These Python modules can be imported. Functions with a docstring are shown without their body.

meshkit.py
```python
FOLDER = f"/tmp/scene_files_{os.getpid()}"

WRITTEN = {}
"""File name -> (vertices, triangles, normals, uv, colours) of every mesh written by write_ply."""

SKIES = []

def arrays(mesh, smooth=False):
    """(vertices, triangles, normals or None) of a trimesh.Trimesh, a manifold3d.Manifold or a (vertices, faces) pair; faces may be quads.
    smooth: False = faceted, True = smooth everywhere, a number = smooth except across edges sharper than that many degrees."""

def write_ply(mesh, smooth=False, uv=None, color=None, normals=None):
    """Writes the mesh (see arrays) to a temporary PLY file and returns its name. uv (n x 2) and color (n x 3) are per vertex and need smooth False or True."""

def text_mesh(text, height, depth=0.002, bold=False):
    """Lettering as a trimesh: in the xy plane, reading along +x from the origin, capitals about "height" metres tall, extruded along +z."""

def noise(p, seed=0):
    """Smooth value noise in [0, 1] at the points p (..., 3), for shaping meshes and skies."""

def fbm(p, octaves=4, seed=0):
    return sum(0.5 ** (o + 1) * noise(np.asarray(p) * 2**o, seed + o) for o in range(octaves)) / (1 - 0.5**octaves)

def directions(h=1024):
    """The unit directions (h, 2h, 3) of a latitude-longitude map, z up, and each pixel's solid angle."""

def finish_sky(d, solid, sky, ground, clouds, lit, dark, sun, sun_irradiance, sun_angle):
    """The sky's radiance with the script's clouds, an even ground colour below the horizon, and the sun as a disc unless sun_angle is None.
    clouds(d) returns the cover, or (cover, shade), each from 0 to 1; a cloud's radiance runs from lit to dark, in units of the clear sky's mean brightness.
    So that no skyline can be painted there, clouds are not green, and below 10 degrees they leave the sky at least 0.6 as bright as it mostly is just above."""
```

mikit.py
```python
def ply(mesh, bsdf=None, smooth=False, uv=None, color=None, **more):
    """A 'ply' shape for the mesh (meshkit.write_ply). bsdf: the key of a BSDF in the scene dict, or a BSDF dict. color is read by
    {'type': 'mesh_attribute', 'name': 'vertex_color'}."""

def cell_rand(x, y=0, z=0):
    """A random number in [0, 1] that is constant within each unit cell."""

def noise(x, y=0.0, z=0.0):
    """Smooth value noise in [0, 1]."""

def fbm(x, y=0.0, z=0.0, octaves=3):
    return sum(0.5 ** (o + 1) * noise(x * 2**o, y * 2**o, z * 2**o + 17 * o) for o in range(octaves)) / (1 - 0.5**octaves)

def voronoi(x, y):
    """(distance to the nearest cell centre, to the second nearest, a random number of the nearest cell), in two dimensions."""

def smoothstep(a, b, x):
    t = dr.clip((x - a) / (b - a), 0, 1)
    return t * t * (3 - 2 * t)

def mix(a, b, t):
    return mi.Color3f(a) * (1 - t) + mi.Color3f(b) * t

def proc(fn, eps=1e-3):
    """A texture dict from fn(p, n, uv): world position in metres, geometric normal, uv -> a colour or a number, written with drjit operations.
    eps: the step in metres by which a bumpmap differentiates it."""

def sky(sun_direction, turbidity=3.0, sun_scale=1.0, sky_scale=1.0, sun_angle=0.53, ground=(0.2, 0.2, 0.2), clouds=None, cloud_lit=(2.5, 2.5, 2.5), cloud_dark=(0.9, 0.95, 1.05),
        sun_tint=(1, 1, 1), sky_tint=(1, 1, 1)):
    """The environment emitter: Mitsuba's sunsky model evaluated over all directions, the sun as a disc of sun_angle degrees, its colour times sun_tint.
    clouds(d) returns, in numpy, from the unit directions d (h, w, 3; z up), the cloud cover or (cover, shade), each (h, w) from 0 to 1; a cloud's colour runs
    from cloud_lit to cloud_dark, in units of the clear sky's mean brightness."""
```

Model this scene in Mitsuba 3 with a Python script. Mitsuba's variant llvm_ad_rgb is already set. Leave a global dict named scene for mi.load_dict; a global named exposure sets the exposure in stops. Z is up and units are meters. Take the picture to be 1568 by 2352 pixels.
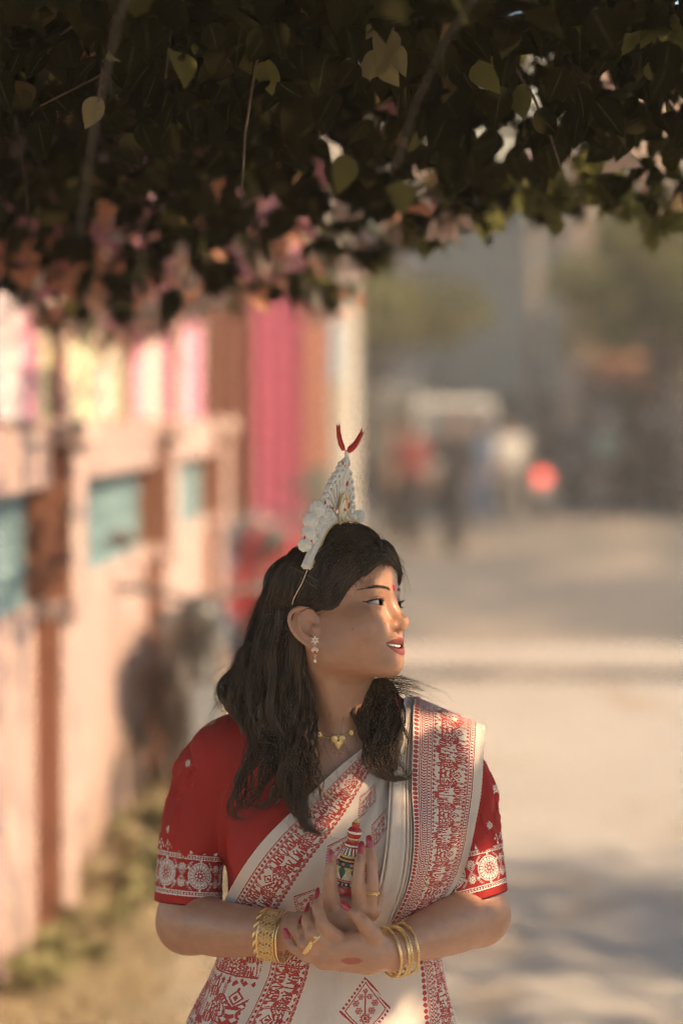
import math, random
import numpy as np
import trimesh
import drjit as dr
import mitsuba as mi
import mikit, meshkit
from mikit import noise, fbm, voronoi, cell_rand, smoothstep, mix, proc
from scipy.interpolate import CubicSpline, RectBivariateSpline
from scipy.spatial import cKDTree

T = mi.ScalarTransform4f
scene, labels = {}, {}

# ------------------------------------------------------------------ camera, sky, exposure
PIX = 24 / 85 / 1568                      # tangent per unit of a 1568 x 2352 measuring grid
TILT = math.atan(221 * PIX)
EYE = np.array([0, 0, 1.73])
FWD = np.array([0, math.cos(TILT), -math.sin(TILT)])
UPV = np.array([0, math.sin(TILT), math.cos(TILT)])
SUBJECT = 3.64
scene['camera'] = {'type': 'thinlens', 'fov': math.degrees(2 * math.atan(12 / 85)), 'fov_axis': 'x',
                   'aperture_radius': 0.0235, 'focus_distance': 3.55, 'near_clip': 0.05, 'far_clip': 600.0,
                   'to_world': T().look_at(origin=EYE.tolist(), target=(EYE + FWD).tolist(), up=[0, 0, 1])}
SUN = np.array([0.64, -0.50, 0.60]); SUN /= np.linalg.norm(SUN)
exposure = 2.35
HAZE = 0.0026
scene['sky'] = mikit.sky(SUN.tolist(), turbidity=3, sun_scale=1.0, sky_scale=1.35, sun_tint=(1.0, 0.93, 0.85), sky_tint=(1.0, 0.87, 0.74))


def at(px, py, Y=SUBJECT):
    """The point at depth Y (metres from the camera along +y) seen at that spot of the 1568 x 2352 grid."""
    d = FWD + (px - 784) * PIX * np.array([1, 0, 0]) - (py - 1176) * PIX * UPV
    return EYE + d * (Y / d[1])


def on_ground(px, py, z=0.0):
    d = FWD + (px - 784) * PIX * np.array([1, 0, 0]) - (py - 1176) * PIX * UPV
    return EYE + d * ((z - 1.73) / d[2])


# ------------------------------------------------------------------ naming
def numbered(name):
    if name not in scene and name not in labels:
        return name
    n = 1
    while f'{name}_{n:03d}' in scene or f'{name}_{n:03d}' in labels:
        n += 1
    return f'{name}_{n:03d}'


def thing(name, label, category, group=None, kind=None):
    key = numbered(name)
    labels[key] = {'label': label, 'category': category}
    if group:
        labels[key]['group'] = group
    return key


def obj(name, shape, parent=None, label=None, category=None, group=None, kind=None):
    key = numbered(f'{parent}__{name}' if parent else name)
    scene[key] = shape
    d = {k: v for k, v in (('label', label), ('category', category), ('group', group), ('kind', kind)) if v}
    if d:
        labels[key] = d
    return key


# ------------------------------------------------------------------ mesh helpers
def cat(ms):
    ms = [m for m in ms if m is not None]
    v, f, n = [], [], 0
    for m in ms:
        a, b = (m.vertices, m.faces) if hasattr(m, 'faces') else m
        v.append(np.asarray(a, float)); f.append(np.asarray(b) + n); n += len(a)
    return np.vstack(v), np.vstack(f)


def box(c, s, rz=0.0, bevel=0.0):
    """Box of size s centred on c, turned rz radians; bevel rounds its edges a little."""
    s = np.asarray(s, float)
    if bevel:
        pts = []
        for sx in (-1, 1):
            for sy in (-1, 1):
                for sz in (-1, 1):
                    h = np.array([sx, sy, sz]) * (s / 2)
                    for k in range(3):
                        q = h - np.array([sx, sy, sz]) * bevel
                        q[k] = h[k]
                        pts.append(q)
        m = trimesh.convex.convex_hull(np.array(pts))
    else:
        m = trimesh.creation.box(s)
    v = np.array(m.vertices)
    R = np.array([[math.cos(rz), -math.sin(rz), 0], [math.sin(rz), math.cos(rz), 0], [0, 0, 1]])
    return v @ R.T + np.asarray(c, float), np.array(m.faces)


def tube(pts, rad, sides=8, cap=True, closed=False):
    p = np.asarray(pts, float)
    r = np.broadcast_to(np.asarray(rad, float), (len(p),))
    t = np.roll(p, -1, 0) - np.roll(p, 1, 0) if closed else np.gradient(p, axis=0)
    t /= np.linalg.norm(t, axis=1, keepdims=True) + 1e-12
    a = np.zeros_like(p)
    ref = np.array([0, 0, 1.0]) if abs(t[0, 2]) < 0.9 else np.array([1.0, 0, 0])
    a0 = np.cross(t[0], ref); a0 /= np.linalg.norm(a0)
    for i in range(len(p)):
        a0 = a0 - t[i] * (a0 @ t[i]); a0 /= np.linalg.norm(a0) + 1e-12
        a[i] = a0
    b = np.cross(t, a)
    ang = np.arange(sides) * 2 * np.pi / sides
    v = p[:, None] + r[:, None, None] * (np.cos(ang)[None, :, None] * a[:, None] + np.sin(ang)[None, :, None] * b[:, None])
    n = len(p)
    i, j = np.meshgrid(np.arange(n if closed else n - 1), np.arange(sides), indexing='ij')
    q = np.stack([i * sides + j, i * sides + (j + 1) % sides, ((i + 1) % n) * sides + (j + 1) % sides, ((i + 1) % n) * sides + j], -1).reshape(-1, 4)
    f = np.vstack([q[:, [0, 1, 2]], q[:, [0, 2, 3]]])
    v = v.reshape(-1, 3)
    if cap and not closed:
        v = np.vstack([v, p[:1], p[-1:]])
        k = np.arange(sides)
        f = np.vstack([f, np.stack([np.full(sides, n * sides), (k + 1) % sides, k], 1),
                       np.stack([np.full(sides, n * sides + 1), (n - 1) * sides + k, (n - 1) * sides + (k + 1) % sides], 1)])
    return v, f


def ball(c, r, n=2):
    m = trimesh.creation.icosphere(n, 1.0)
    return np.array(m.vertices) * np.asarray(r, float) + np.asarray(c, float), np.array(m.faces)


def spline(pts, n):
    """A smooth curve through the points, n samples; extra columns (radii) are carried along."""
    p = np.asarray(pts, float)
    d = np.r_[0, np.cumsum(np.linalg.norm(np.diff(p[:, :3], axis=0), axis=1) + 1e-9)]
    if len(p) == 2:
        s = np.linspace(0, 1, n)[:, None]
        return p[0] * (1 - s) + p[1] * s
    return CubicSpline(d, p, axis=0)(np.linspace(0, d[-1], n))


def grid_faces(n, m, flip=False):
    i, j = np.meshgrid(np.arange(n - 1), np.arange(m - 1), indexing='ij')
    q = np.stack([i * m + j, (i + 1) * m + j, (i + 1) * m + j + 1, i * m + j + 1], -1).reshape(-1, 4)
    if flip:
        q = q[:, ::-1]
    return np.vstack([q[:, [0, 1, 2]], q[:, [0, 2, 3]]])


def lathe(profile, n=32):
    """(r, z) profile turned about z."""
    p = np.asarray(profile, float)
    a = np.arange(n) * 2 * np.pi / n
    v = np.stack([p[:, None, 0] * np.cos(a), p[:, None, 0] * np.sin(a), np.broadcast_to(p[:, None, 1], (len(p), n))], -1).reshape(-1, 3)
    i, j = np.meshgrid(np.arange(len(p) - 1), np.arange(n), indexing='ij')
    q = np.stack([i * n + j, i * n + (j + 1) % n, (i + 1) * n + (j + 1) % n, (i + 1) * n + j], -1).reshape(-1, 4)
    return v, np.vstack([q[:, [0, 1, 2]], q[:, [0, 2, 3]]])


def turned(mesh, M, t=(0, 0, 0)):
    v, f = mesh
    return v @ np.asarray(M, float).T + np.asarray(t, float), f


def frame(z, x=(1, 0, 0)):
    """Rotation whose third column is z and whose first lies near x."""
    z = np.asarray(z, float) / np.linalg.norm(z)
    x = np.asarray(x, float) - z * (np.asarray(x, float) @ z)
    if np.linalg.norm(x) < 1e-6:
        x = np.cross(z, [0.3, 0.9, 0.1])
    x /= np.linalg.norm(x)
    return np.stack([x, np.cross(z, x), z], 1)


# ------------------------------------------------------------------ sculpting with distance fields
def lerp(a, b, t):
    return a + (b - a) * t


class Sdf:
    """A list of smooth unions and cuts, evaluated only near the surface and turned into a mesh by surface nets."""

    def __init__(self):
        self.ops = []                     # (sign, blend, function, bounding centre, bounding radius)

    def add(self, fn, c, r, k=0.01, sign=1):
        self.ops.append((sign, k, fn, np.asarray(c, float), float(r)))

    def cone(self, a, b, ra, rb, k=0.01, sign=1, flat=None):
        a, b = np.asarray(a, float), np.asarray(b, float)
        ab = b - a
        L2 = max(ab @ ab, 1e-12)

        def fn(p):
            q = p - a
            t = np.clip(q @ ab / L2, 0, 1)
            return np.linalg.norm(q - t[:, None] * ab, axis=1) - lerp(ra, rb, t)
        self.add(fn, (a + b) / 2, np.sqrt(L2) / 2 + max(ra, rb), k, sign)

    def chain(self, pts, k=0.004, sign=1, fine=0):
        """One swept tube through (x, y, z, r) points, blended as a whole."""
        q = np.asarray(pts, float)
        if fine:
            q = spline(q, 240)
            q[:, 3] = np.maximum(q[:, 3], min(x[3] for x in pts) * 0.9)
            tree = cKDTree(q[:, :3])

        def fn(p):
            if fine:
                e, i = tree.query(p)
                return e - q[i, 3]
            d = np.full(len(p), 1.0)
            for a, b in zip(q[:-1], q[1:]):
                ab = b[:3] - a[:3]
                w = p - a[:3]
                t = np.clip(w @ ab / max(ab @ ab, 1e-12), 0, 1)
                d = np.minimum(d, np.linalg.norm(w - t[:, None] * ab, axis=1) - lerp(a[3], b[3], t))
            return d
        c = (q[:, :3].min(0) + q[:, :3].max(0)) / 2
        self.add(fn, c, np.max(np.linalg.norm(q[:, :3] - c, axis=1) + q[:, 3]), k, sign)

    def ell(self, c, r, k=0.01, sign=1, M=None):
        c, r = np.asarray(c, float), np.asarray(r, float) * np.ones(3)
        M = np.eye(3) if M is None else np.asarray(M, float)

        def fn(p):
            q = (p - c) @ M
            k0 = np.linalg.norm(q / r, axis=1)
            k1 = np.linalg.norm(q / (r * r), axis=1)
            return np.where(k1 > 1e-9, k0 * (k0 - 1) / np.maximum(k1, 1e-9), -r.min())
        self.add(fn, c, r.max(), k, sign)

    def value(self, p, pad=0.03):
        d = np.full(len(p), 1.0)
        for sign, k, fn, c, r in self.ops:
            m = np.nonzero(((p - c) ** 2).sum(1) < (r + k + pad) ** 2)[0]
            if not len(m):
                continue
            e = fn(p[m])
            o = d[m]
            if sign > 0:
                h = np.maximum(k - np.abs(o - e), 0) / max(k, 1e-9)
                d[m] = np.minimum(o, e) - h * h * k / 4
            else:
                h = np.maximum(k - np.abs(o + e), 0) / max(k, 1e-9)
                d[m] = np.maximum(o, -e) + h * h * k / 4
        return d

    def mesh(self, h, lo=None, hi=None, where=None, zs=None):
        """zs: optional heights of the grid's layers, so that some parts are finer than others."""
        if lo is None:
            lo = np.min([c - r for s, k, f, c, r in self.ops if s > 0], axis=0) - 3 * h
            hi = np.max([c + r for s, k, f, c, r in self.ops if s > 0], axis=0) + 3 * h
        lo, hi = np.asarray(lo, float), np.asarray(hi, float)
        B = 6
        ax = [np.arange(lo[k], hi[k] + (B + 1) * h, h) for k in range(3)]
        if zs is not None:
            ax[2] = np.asarray(zs)
        ax = [a[:(len(a) - 1) // B * B + 1] for a in ax]
        nb = np.array([(len(a) - 1) // B for a in ax])
        g = np.stack(np.meshgrid(*[np.arange(n) for n in nb], indexing='ij'), -1).reshape(-1, 3)
        p0 = np.stack([ax[k][g[:, k] * B] for k in range(3)], 1)
        p1 = np.stack([ax[k][g[:, k] * B + B] for k in range(3)], 1)
        cen = (p0 + p1) / 2
        d = self.value(cen)
        near = np.abs(d) < np.linalg.norm(p1 - p0, axis=1) * 0.66
        if where is not None:
            near &= where(cen)
        n = nb * B + 1
        D = np.ones(n, np.float32)
        inside = (d < 0).reshape(nb)
        D[:-1, :-1, :-1] = np.where(np.repeat(np.repeat(np.repeat(inside, B, 0), B, 1), B, 2), -1, 1)
        bl = g[near]
        o = np.stack(np.meshgrid(*[np.arange(B + 1)] * 3, indexing='ij'), -1).reshape(-1, 3)
        live = np.zeros(n, bool)
        for s in range(0, len(bl), 2000):
            idx = (bl[s:s + 2000, None] * B + o).reshape(-1, 3)
            lin = np.unique(np.ravel_multi_index(idx.T, n))
            idx = np.stack(np.unravel_index(lin, n), -1)
            D.reshape(-1)[lin] = self.value(np.stack([ax[k][idx[:, k]] for k in range(3)], 1))
            live.reshape(-1)[lin] = True
        v, f = surface_nets(D, np.zeros(3), 1.0, live)
        return np.stack([np.interp(v[:, k], np.arange(len(ax[k])), ax[k]) for k in range(3)], 1), f


def surface_nets(D, lo, h, live=None):
    S = D < 0
    c = np.zeros(np.array(D.shape) - 1, np.int8)
    for dx in (0, 1):
        for dy in (0, 1):
            for dz in (0, 1):
                c += S[dx:D.shape[0] - 1 + dx, dy:D.shape[1] - 1 + dy, dz:D.shape[2] - 1 + dz]
    act = (c > 0) & (c < 8)
    if live is not None:
        act &= live[:-1, :-1, :-1] & live[1:, 1:, 1:]
    cells = np.argwhere(act)
    ids = -np.ones(act.shape, np.int64)
    ids[act] = np.arange(len(cells))
    corners = [np.array([a, b, e]) for a in (0, 1) for b in (0, 1) for e in (0, 1)]
    val = np.stack([D[tuple((cells + o).T)] for o in corners], 1)
    acc = np.zeros((len(cells), 3)); cnt = np.zeros(len(cells))
    for i in range(8):
        for j in range(i + 1, 8):
            if np.abs(corners[i] - corners[j]).sum() != 1:
                continue
            a, b = val[:, i], val[:, j]
            m = (a < 0) != (b < 0)
            t = (a[m] / (a[m] - b[m]))[:, None]
            acc[m] += corners[i] + (corners[j] - corners[i]) * t
            cnt[m] += 1
    v = lo + (cells + acc / np.maximum(cnt, 1)[:, None]) * h
    faces = []
    for ax in range(3):
        u, w = (ax + 1) % 3, (ax + 2) % 3
        sl = [slice(None)] * 3; sl[ax] = slice(0, -1)
        sm = [slice(None)] * 3; sm[ax] = slice(1, None)
        A, Bq = S[tuple(sl)], S[tuple(sm)]
        e = np.argwhere(A != Bq)
        e = e[(e[:, u] > 0) & (e[:, w] > 0)]
        ok = (e[:, u] < act.shape[u]) & (e[:, w] < act.shape[w])
        e = e[ok]
        q = []
        for du, dw in ((0, 0), (1, 0), (1, 1), (0, 1)):
            x = e.copy(); x[:, u] -= du; x[:, w] -= dw
            q.append(ids[tuple(x.T)])
        q = np.stack(q, 1)
        flip = ~A[tuple(e.T)]
        q[flip] = q[flip][:, ::-1]
        q = q[(q >= 0).all(1)]
        faces.append(q)
    q = np.vstack(faces)
    return v, np.vstack([q[:, [0, 1, 2]], q[:, [0, 2, 3]]])
# ------------------------------------------------------------------ the setting: ground, road, wall
STREET = np.array([0.02539, 1.0, 0]); STREET /= np.linalg.norm(STREET)
ACROSS = np.array([STREET[1], -STREET[0], 0])


def S(w, s, z=0.0):
    """A point w metres to the right of the camera's line along the street, s metres along it."""
    return ACROSS * w + STREET * s + np.array([0, 0, z])


YAW = -math.atan2(STREET[0], STREET[1])


def sbox(w0, w1, s0, s1, z0, z1, bevel=0.0):
    """A box given in street coordinates."""
    return box(S((w0 + w1) / 2, (s0 + s1) / 2, (z0 + z1) / 2), (abs(w1 - w0), abs(s1 - s0), abs(z1 - z0)), YAW, bevel)


def ground_color(p, n, uv):
    big = fbm(p.x * 0.9 + 7, p.y * 0.6, 0.0, 4)
    fine = fbm(p.x * 14, p.y * 14, 3.0, 3)
    c = mix((0.33, 0.295, 0.255), (0.44, 0.40, 0.35), big * 0.7 + fine * 0.3)
    c = mix(c, (0.30, 0.23, 0.165), smoothstep(0.58, 0.75, fbm(p.x * 2.3, p.y * 1.4, 9.0, 3)) * 0.5)
    # earth and dry litter along the foot of the wall
    verge = 1 - smoothstep(-0.95, -0.45, p.x - 0.0254 * p.y + 0.35 * (big - 0.5))
    c = mix(c, mix((0.30, 0.235, 0.155), (0.48, 0.40, 0.29), fine), verge)
    return c


def road_color(p, n, uv):
    big = fbm(p.x * 0.5, p.y * 0.35, 0.0, 4)
    fine = noise(p.x * 60, p.y * 60, 1.0)
    c = mix((0.095, 0.087, 0.078), (0.15, 0.138, 0.124), big)
    c = c * (0.85 + 0.3 * fine)
    return mix(c, (0.36, 0.29, 0.215), smoothstep(0.55, 0.72, fbm(p.x * 0.7, p.y * 0.4, 5.0, 3)) * 0.45)


def ground_relief(p, n, uv):
    return fbm(p.x * 25, p.y * 25, 0.0, 3) + 0.5 * noise(p.x * 140, p.y * 140)


scene['ground_dust'] = {'type': 'bumpmap', 'arbitrary': proc(ground_relief, 2e-3), 'scale': 0.012, 'bsdf': {'type': 'principled', 'base_color': proc(ground_color), 'roughness': 0.9, 'specular': 0.2}}
scene['asphalt'] = {'type': 'principled', 'base_color': proc(road_color), 'roughness': 0.8, 'specular': 0.25}


def flat(x0, x1, y0, y1, z, nx=2, ny=2):
    x, y = np.linspace(x0, x1, nx), np.linspace(y0, y1, ny)
    X, Y = np.meshgrid(x, y, indexing='ij')
    v = np.stack([X, Y, np.full_like(X, z)], -1).reshape(-1, 3)
    return v, grid_faces(nx, ny)


obj('ground', mikit.ply(flat(-260, 260, -60, 420, 0.0), 'ground_dust'), kind='structure')
v, f = flat(-1.35, 30, 17.6, 140, 0.004)
obj('road', mikit.ply((np.array([S(a[0], a[1], a[2]) for a in v]), f), 'asphalt'), kind='structure')
# added low hump, its pale colour standing for a sunlit strip across the street
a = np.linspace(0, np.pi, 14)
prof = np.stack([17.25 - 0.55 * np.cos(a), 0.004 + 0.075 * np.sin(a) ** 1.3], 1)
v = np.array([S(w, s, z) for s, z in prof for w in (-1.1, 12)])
scene['sunlit_strip'] = {'type': 'principled', 'base_color': proc(lambda p, n, uv: mix((0.32, 0.28, 0.235), (0.42, 0.375, 0.32), fbm(p.x * 1.7, p.y * 3, 0, 3))), 'roughness': 0.85}
obj('speed_hump', mikit.ply((v, grid_faces(14, 2, True)), 'sunlit_strip', smooth=True), label='added low pale hump behind the woman standing for a sunlit strip', category='added hump')
v, f = flat(-0.95, 12, 15.75, 16.55, 0.004)  # dark strip painting a band of shadow across the ground
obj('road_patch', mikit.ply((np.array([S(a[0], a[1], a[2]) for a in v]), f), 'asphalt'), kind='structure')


# ------------------------------------------------------------------ the boundary wall
def wall_paint(p, n, uv):
    big = fbm(p.x * 1.2, p.y * 1.2, p.z * 1.2, 4)
    streak = fbm(p.x * 9, p.y * 9, p.z * 0.8, 3)
    c = mix((0.425, 0.290, 0.248), (0.51, 0.363, 0.318), big * 0.6 + streak * 0.4)
    damp = (1 - smoothstep(0.0, 0.45, p.z + 0.5 * (big - 0.5))) * 0.55
    c = mix(c, (0.30, 0.20, 0.135), damp)
    return mix(c, (0.66, 0.52, 0.42), smoothstep(0.62, 0.75, fbm(p.x * 5, p.y * 5, p.z * 3, 3)) * 0.5)


def brown_paint(p, n, uv):
    return mix((0.165, 0.066, 0.042), (0.22, 0.094, 0.060), fbm(p.x * 5, p.y * 5, p.z * 2.0, 4))


scene['wall_paint'] = {'type': 'principled', 'base_color': proc(wall_paint), 'roughness': 0.75, 'specular': 0.25}
scene['brown_paint'] = {'type': 'principled', 'base_color': proc(brown_paint), 'roughness': 0.65, 'specular': 0.3}
scene['teal_paint'] = {'type': 'principled', 'base_color': proc(lambda p, n, uv: mix((0.22, 0.33, 0.345), (0.28, 0.40, 0.41), fbm(p.x * 8, p.y * 8, p.z * 8, 3))), 'roughness': 0.5}

wl = thing('boundary_wall', 'peach boundary wall with brown piers and teal metal grilles along the left of the street', 'wall')
PIERS = [4.48, 7.89, 11.30, 14.70]
FACE = -1.205
for i, s0 in enumerate(PIERS):
    s1 = s0 + 0.36
    # the sides that look up and down the street are brown, the street side peach
    for nm, z0, z1, front in (('lower', 0.0, 1.06, -1.115), ('upper', 1.125, 1.63, -1.080)):
        core = obj('pier', mikit.ply(sbox(FACE - 0.20, front - 0.012, s0, s1, z0, z1), 'brown_paint'), wl)
        obj('street_face', mikit.ply(sbox(front - 0.012, front, s0 + 0.004, s1 - 0.004, z0 + (0.002 if z0 else 0), z1 - 0.002, 0.003), 'wall_paint'), core)
    obj('ledge', mikit.ply(sbox(FACE - 0.21, -1.066, s0 - 0.012, s1 + 0.012, 1.06, 1.125, 0.006), 'wall_paint'), wl)
    obj('pier_cap', mikit.ply(sbox(FACE - 0.26, -1.035, s0 - 0.05, s1 + 0.05, 1.63, 1.715, 0.010), 'wall_paint'), wl)
for s0, s1 in zip(PIERS[:-1], PIERS[1:]):
    a, b = s0 + 0.36, s1
    obj('panel', mikit.ply(sbox(FACE - 0.16, FACE, a, b, 0.0, 1.110), 'wall_paint'), wl)
    obj('beam', mikit.ply(sbox(FACE - 0.16, FACE + 0.055, a, b, 1.495, 1.685, 0.008), 'wall_paint'), wl)
    obj('grille_post', mikit.ply(sbox(FACE - 0.15, FACE - 0.012, a, a + 0.10, 1.110, 1.495), 'wall_paint'), wl)
    ms = []
    for z in (1.122, 1.24, 1.36, 1.483):
        ms.append(sbox(FACE - 0.062, FACE - 0.030, a + 0.10, b, z - 0.011, z + 0.011))
    n = int((b - a - 0.1) / 0.075)
    for k in range(n + 1):
        q = a + 0.10 + (b - a - 0.11) * k / n
        ms.append(sbox(FACE - 0.056, FACE - 0.036, q, q + 0.012, 1.112, 1.493))
        if k < n:
            for z in (1.181, 1.30, 1.422):
                ms.append(sbox(FACE - 0.050, FACE - 0.042, q + 0.018, q + 0.068, z - 0.030, z + 0.030))
    obj('grille', mikit.ply(cat(ms), 'teal_paint'), wl)
# ------------------------------------------------------------------ woven and embroidered patterns (uv in metres)
def fr(x, p):
    """Position within a repeat, from -p/2 to p/2."""
    return x - p * dr.floor(x / p + 0.5)


def soft(d, w=0.0004):
    """1 inside, 0 outside."""
    return 1 - smoothstep(-w, w, d)


def line(x, c, w):
    return soft(dr.abs(x - c) - w / 2)


def dots(s, t, p, c, r):
    return soft(dr.sqrt(dr.square(fr(s, p)) + dr.square(t - c)) - r)


def squares(s, t, p, c, r):
    return soft(dr.maximum(dr.abs(fr(s, p)), dr.abs(t - c)) - r)


def paisley(x, y, R):
    """A filled teardrop with a toothed rim and a leaf inside; its tip points along +x."""
    a = dr.atan2(y, x)
    rho = dr.sqrt(x * x + y * y)
    c = dr.cos(a)
    edge = R * (0.80 + 0.10 * c + 0.75 * dr.power(dr.maximum(c, 0.0), 7.0))
    q = rho / edge
    ring = soft(dr.abs(q - 0.94) - 0.07, 0.02)
    hatch = soft(dr.abs(q - 0.75) - 0.13, 0.02) * smoothstep(-0.25, 0.25, dr.cos(a * 15.0))
    ring2 = soft(dr.abs(q - 0.54) - 0.055, 0.02)
    veins = soft(q - 0.40, 0.02) * smoothstep(-0.3, 0.3, dr.cos((x * 0.6 + dr.abs(y)) * (2 * math.pi / 0.0046)))
    return dr.clip(ring + hatch + ring2 + veins, 0, 1)


def beast(x, y):
    """A small striding animal, about 3 cm long, looking towards +x."""
    body = dr.sqrt(dr.square(x / 0.0105) + dr.square((y - 0.001) / 0.0056)) - 1
    d = body * 0.0056
    d = dr.minimum(d, dr.sqrt(dr.square(x - 0.0118) + dr.square(y - 0.0068)) - 0.0042)
    d = dr.minimum(d, dr.maximum(dr.abs(x - 0.0152) - 0.0034, dr.abs(y - 0.0048) - 0.0015))
    for lx, lean in ((-0.0085, 0.2), (-0.0045, -0.25), (0.0045, 0.25), (0.0085, -0.15)):
        d = dr.minimum(d, dr.maximum(dr.abs(x - lx - lean * (y + 0.004)) - 0.0013, dr.abs(y + 0.0070) - 0.0050))
    d = dr.minimum(d, dr.maximum(dr.abs(x + 0.0120 + 0.4 * y) - 0.0011, dr.abs(y - 0.002) - 0.006))
    saddle = soft(dr.abs(dr.abs(x) - 0.0026) - 0.0008)
    return soft(d) * (1 - saddle * soft(body * 0.0056 + 0.0010))


def flower(x, y, R, n=8):
    a = dr.atan2(y, x)
    q = dr.sqrt(x * x + y * y) / R
    pet = soft(q - (0.82 + 0.18 * dr.cos(n * a)), 0.04)
    cut = soft(dr.abs(q - 0.36) - 0.05, 0.02) + dr.select(dr.abs(dr.sin(n * a / 2)) < 0.16, 1.0, 0.0) * soft(0.42 - q, 0.02)
    return dr.clip(pet - cut, 0, 1)


def motif_band(s, b, w):
    """The wide woven band: pairs of paisleys and beasts; b runs from 0 to w across."""
    P = 0.098
    x = dr.abs(fr(s, P))
    y = b - w * 0.5
    k = w / 0.046
    m = paisley((x - 0.0200) * -1.0 + 0.30 * y, y + 0.30 * (x - 0.0200) - 0.001, 0.0150 * k)
    m = dr.maximum(m, soft(dr.abs(x) * 0.9 + dr.abs(y - w * 0.25) - 0.0048))
    m = dr.maximum(m, soft(dr.abs(dr.abs(x) * 0.9 + dr.abs(y + w * 0.20) - 0.0062) - 0.0011))
    m = dr.maximum(m, soft(dr.abs(x) + dr.abs(y + w * 0.20) - 0.0026))
    x2 = dr.abs(fr(s + P / 2, P))
    m = dr.maximum(m, beast((x2 - 0.0150) * -1.10, (y - w * 0.22) * 1.10))
    m = dr.maximum(m, beast((x2 - 0.0140) * 1.15, (y + w * 0.24) * 1.15))
    m = dr.maximum(m, soft(x2 - 0.0010) * soft(dr.abs(y) - w * 0.44))
    m = dr.maximum(m, soft(dr.abs(x2 - 0.0300) - 0.0009) * soft(dr.abs(y) - w * 0.42))
    m = dr.maximum(m, soft(dr.abs(x2 - 0.0328) - 0.0007) * soft(dr.abs(y) - w * 0.42))
    # leaves along both edges and a few seeds in the gaps
    for sgn in (1, -1):
        lx, ly = fr(s + 0.004 * sgn, 0.0098), y - sgn * w * 0.455
        m = dr.maximum(m, soft(dr.abs(lx) * 0.75 + dr.abs(ly) - 0.0027))
    g = 0.0082
    col = dr.floor(s / g + 0.5)
    off = 0.5 * g * (col - 2 * dr.floor(col / 2))
    sx, sy = fr(s, g), fr(b + off, g)
    pick = cell_rand(col, dr.floor((b + off) / g + 0.5), 4)
    seeds = soft(dr.sqrt(sx * sx + sy * sy * 0.7) - 0.0016) * dr.select(pick > 0.45, 1.0, 0.0)
    return dr.maximum(m, seeds)


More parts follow.
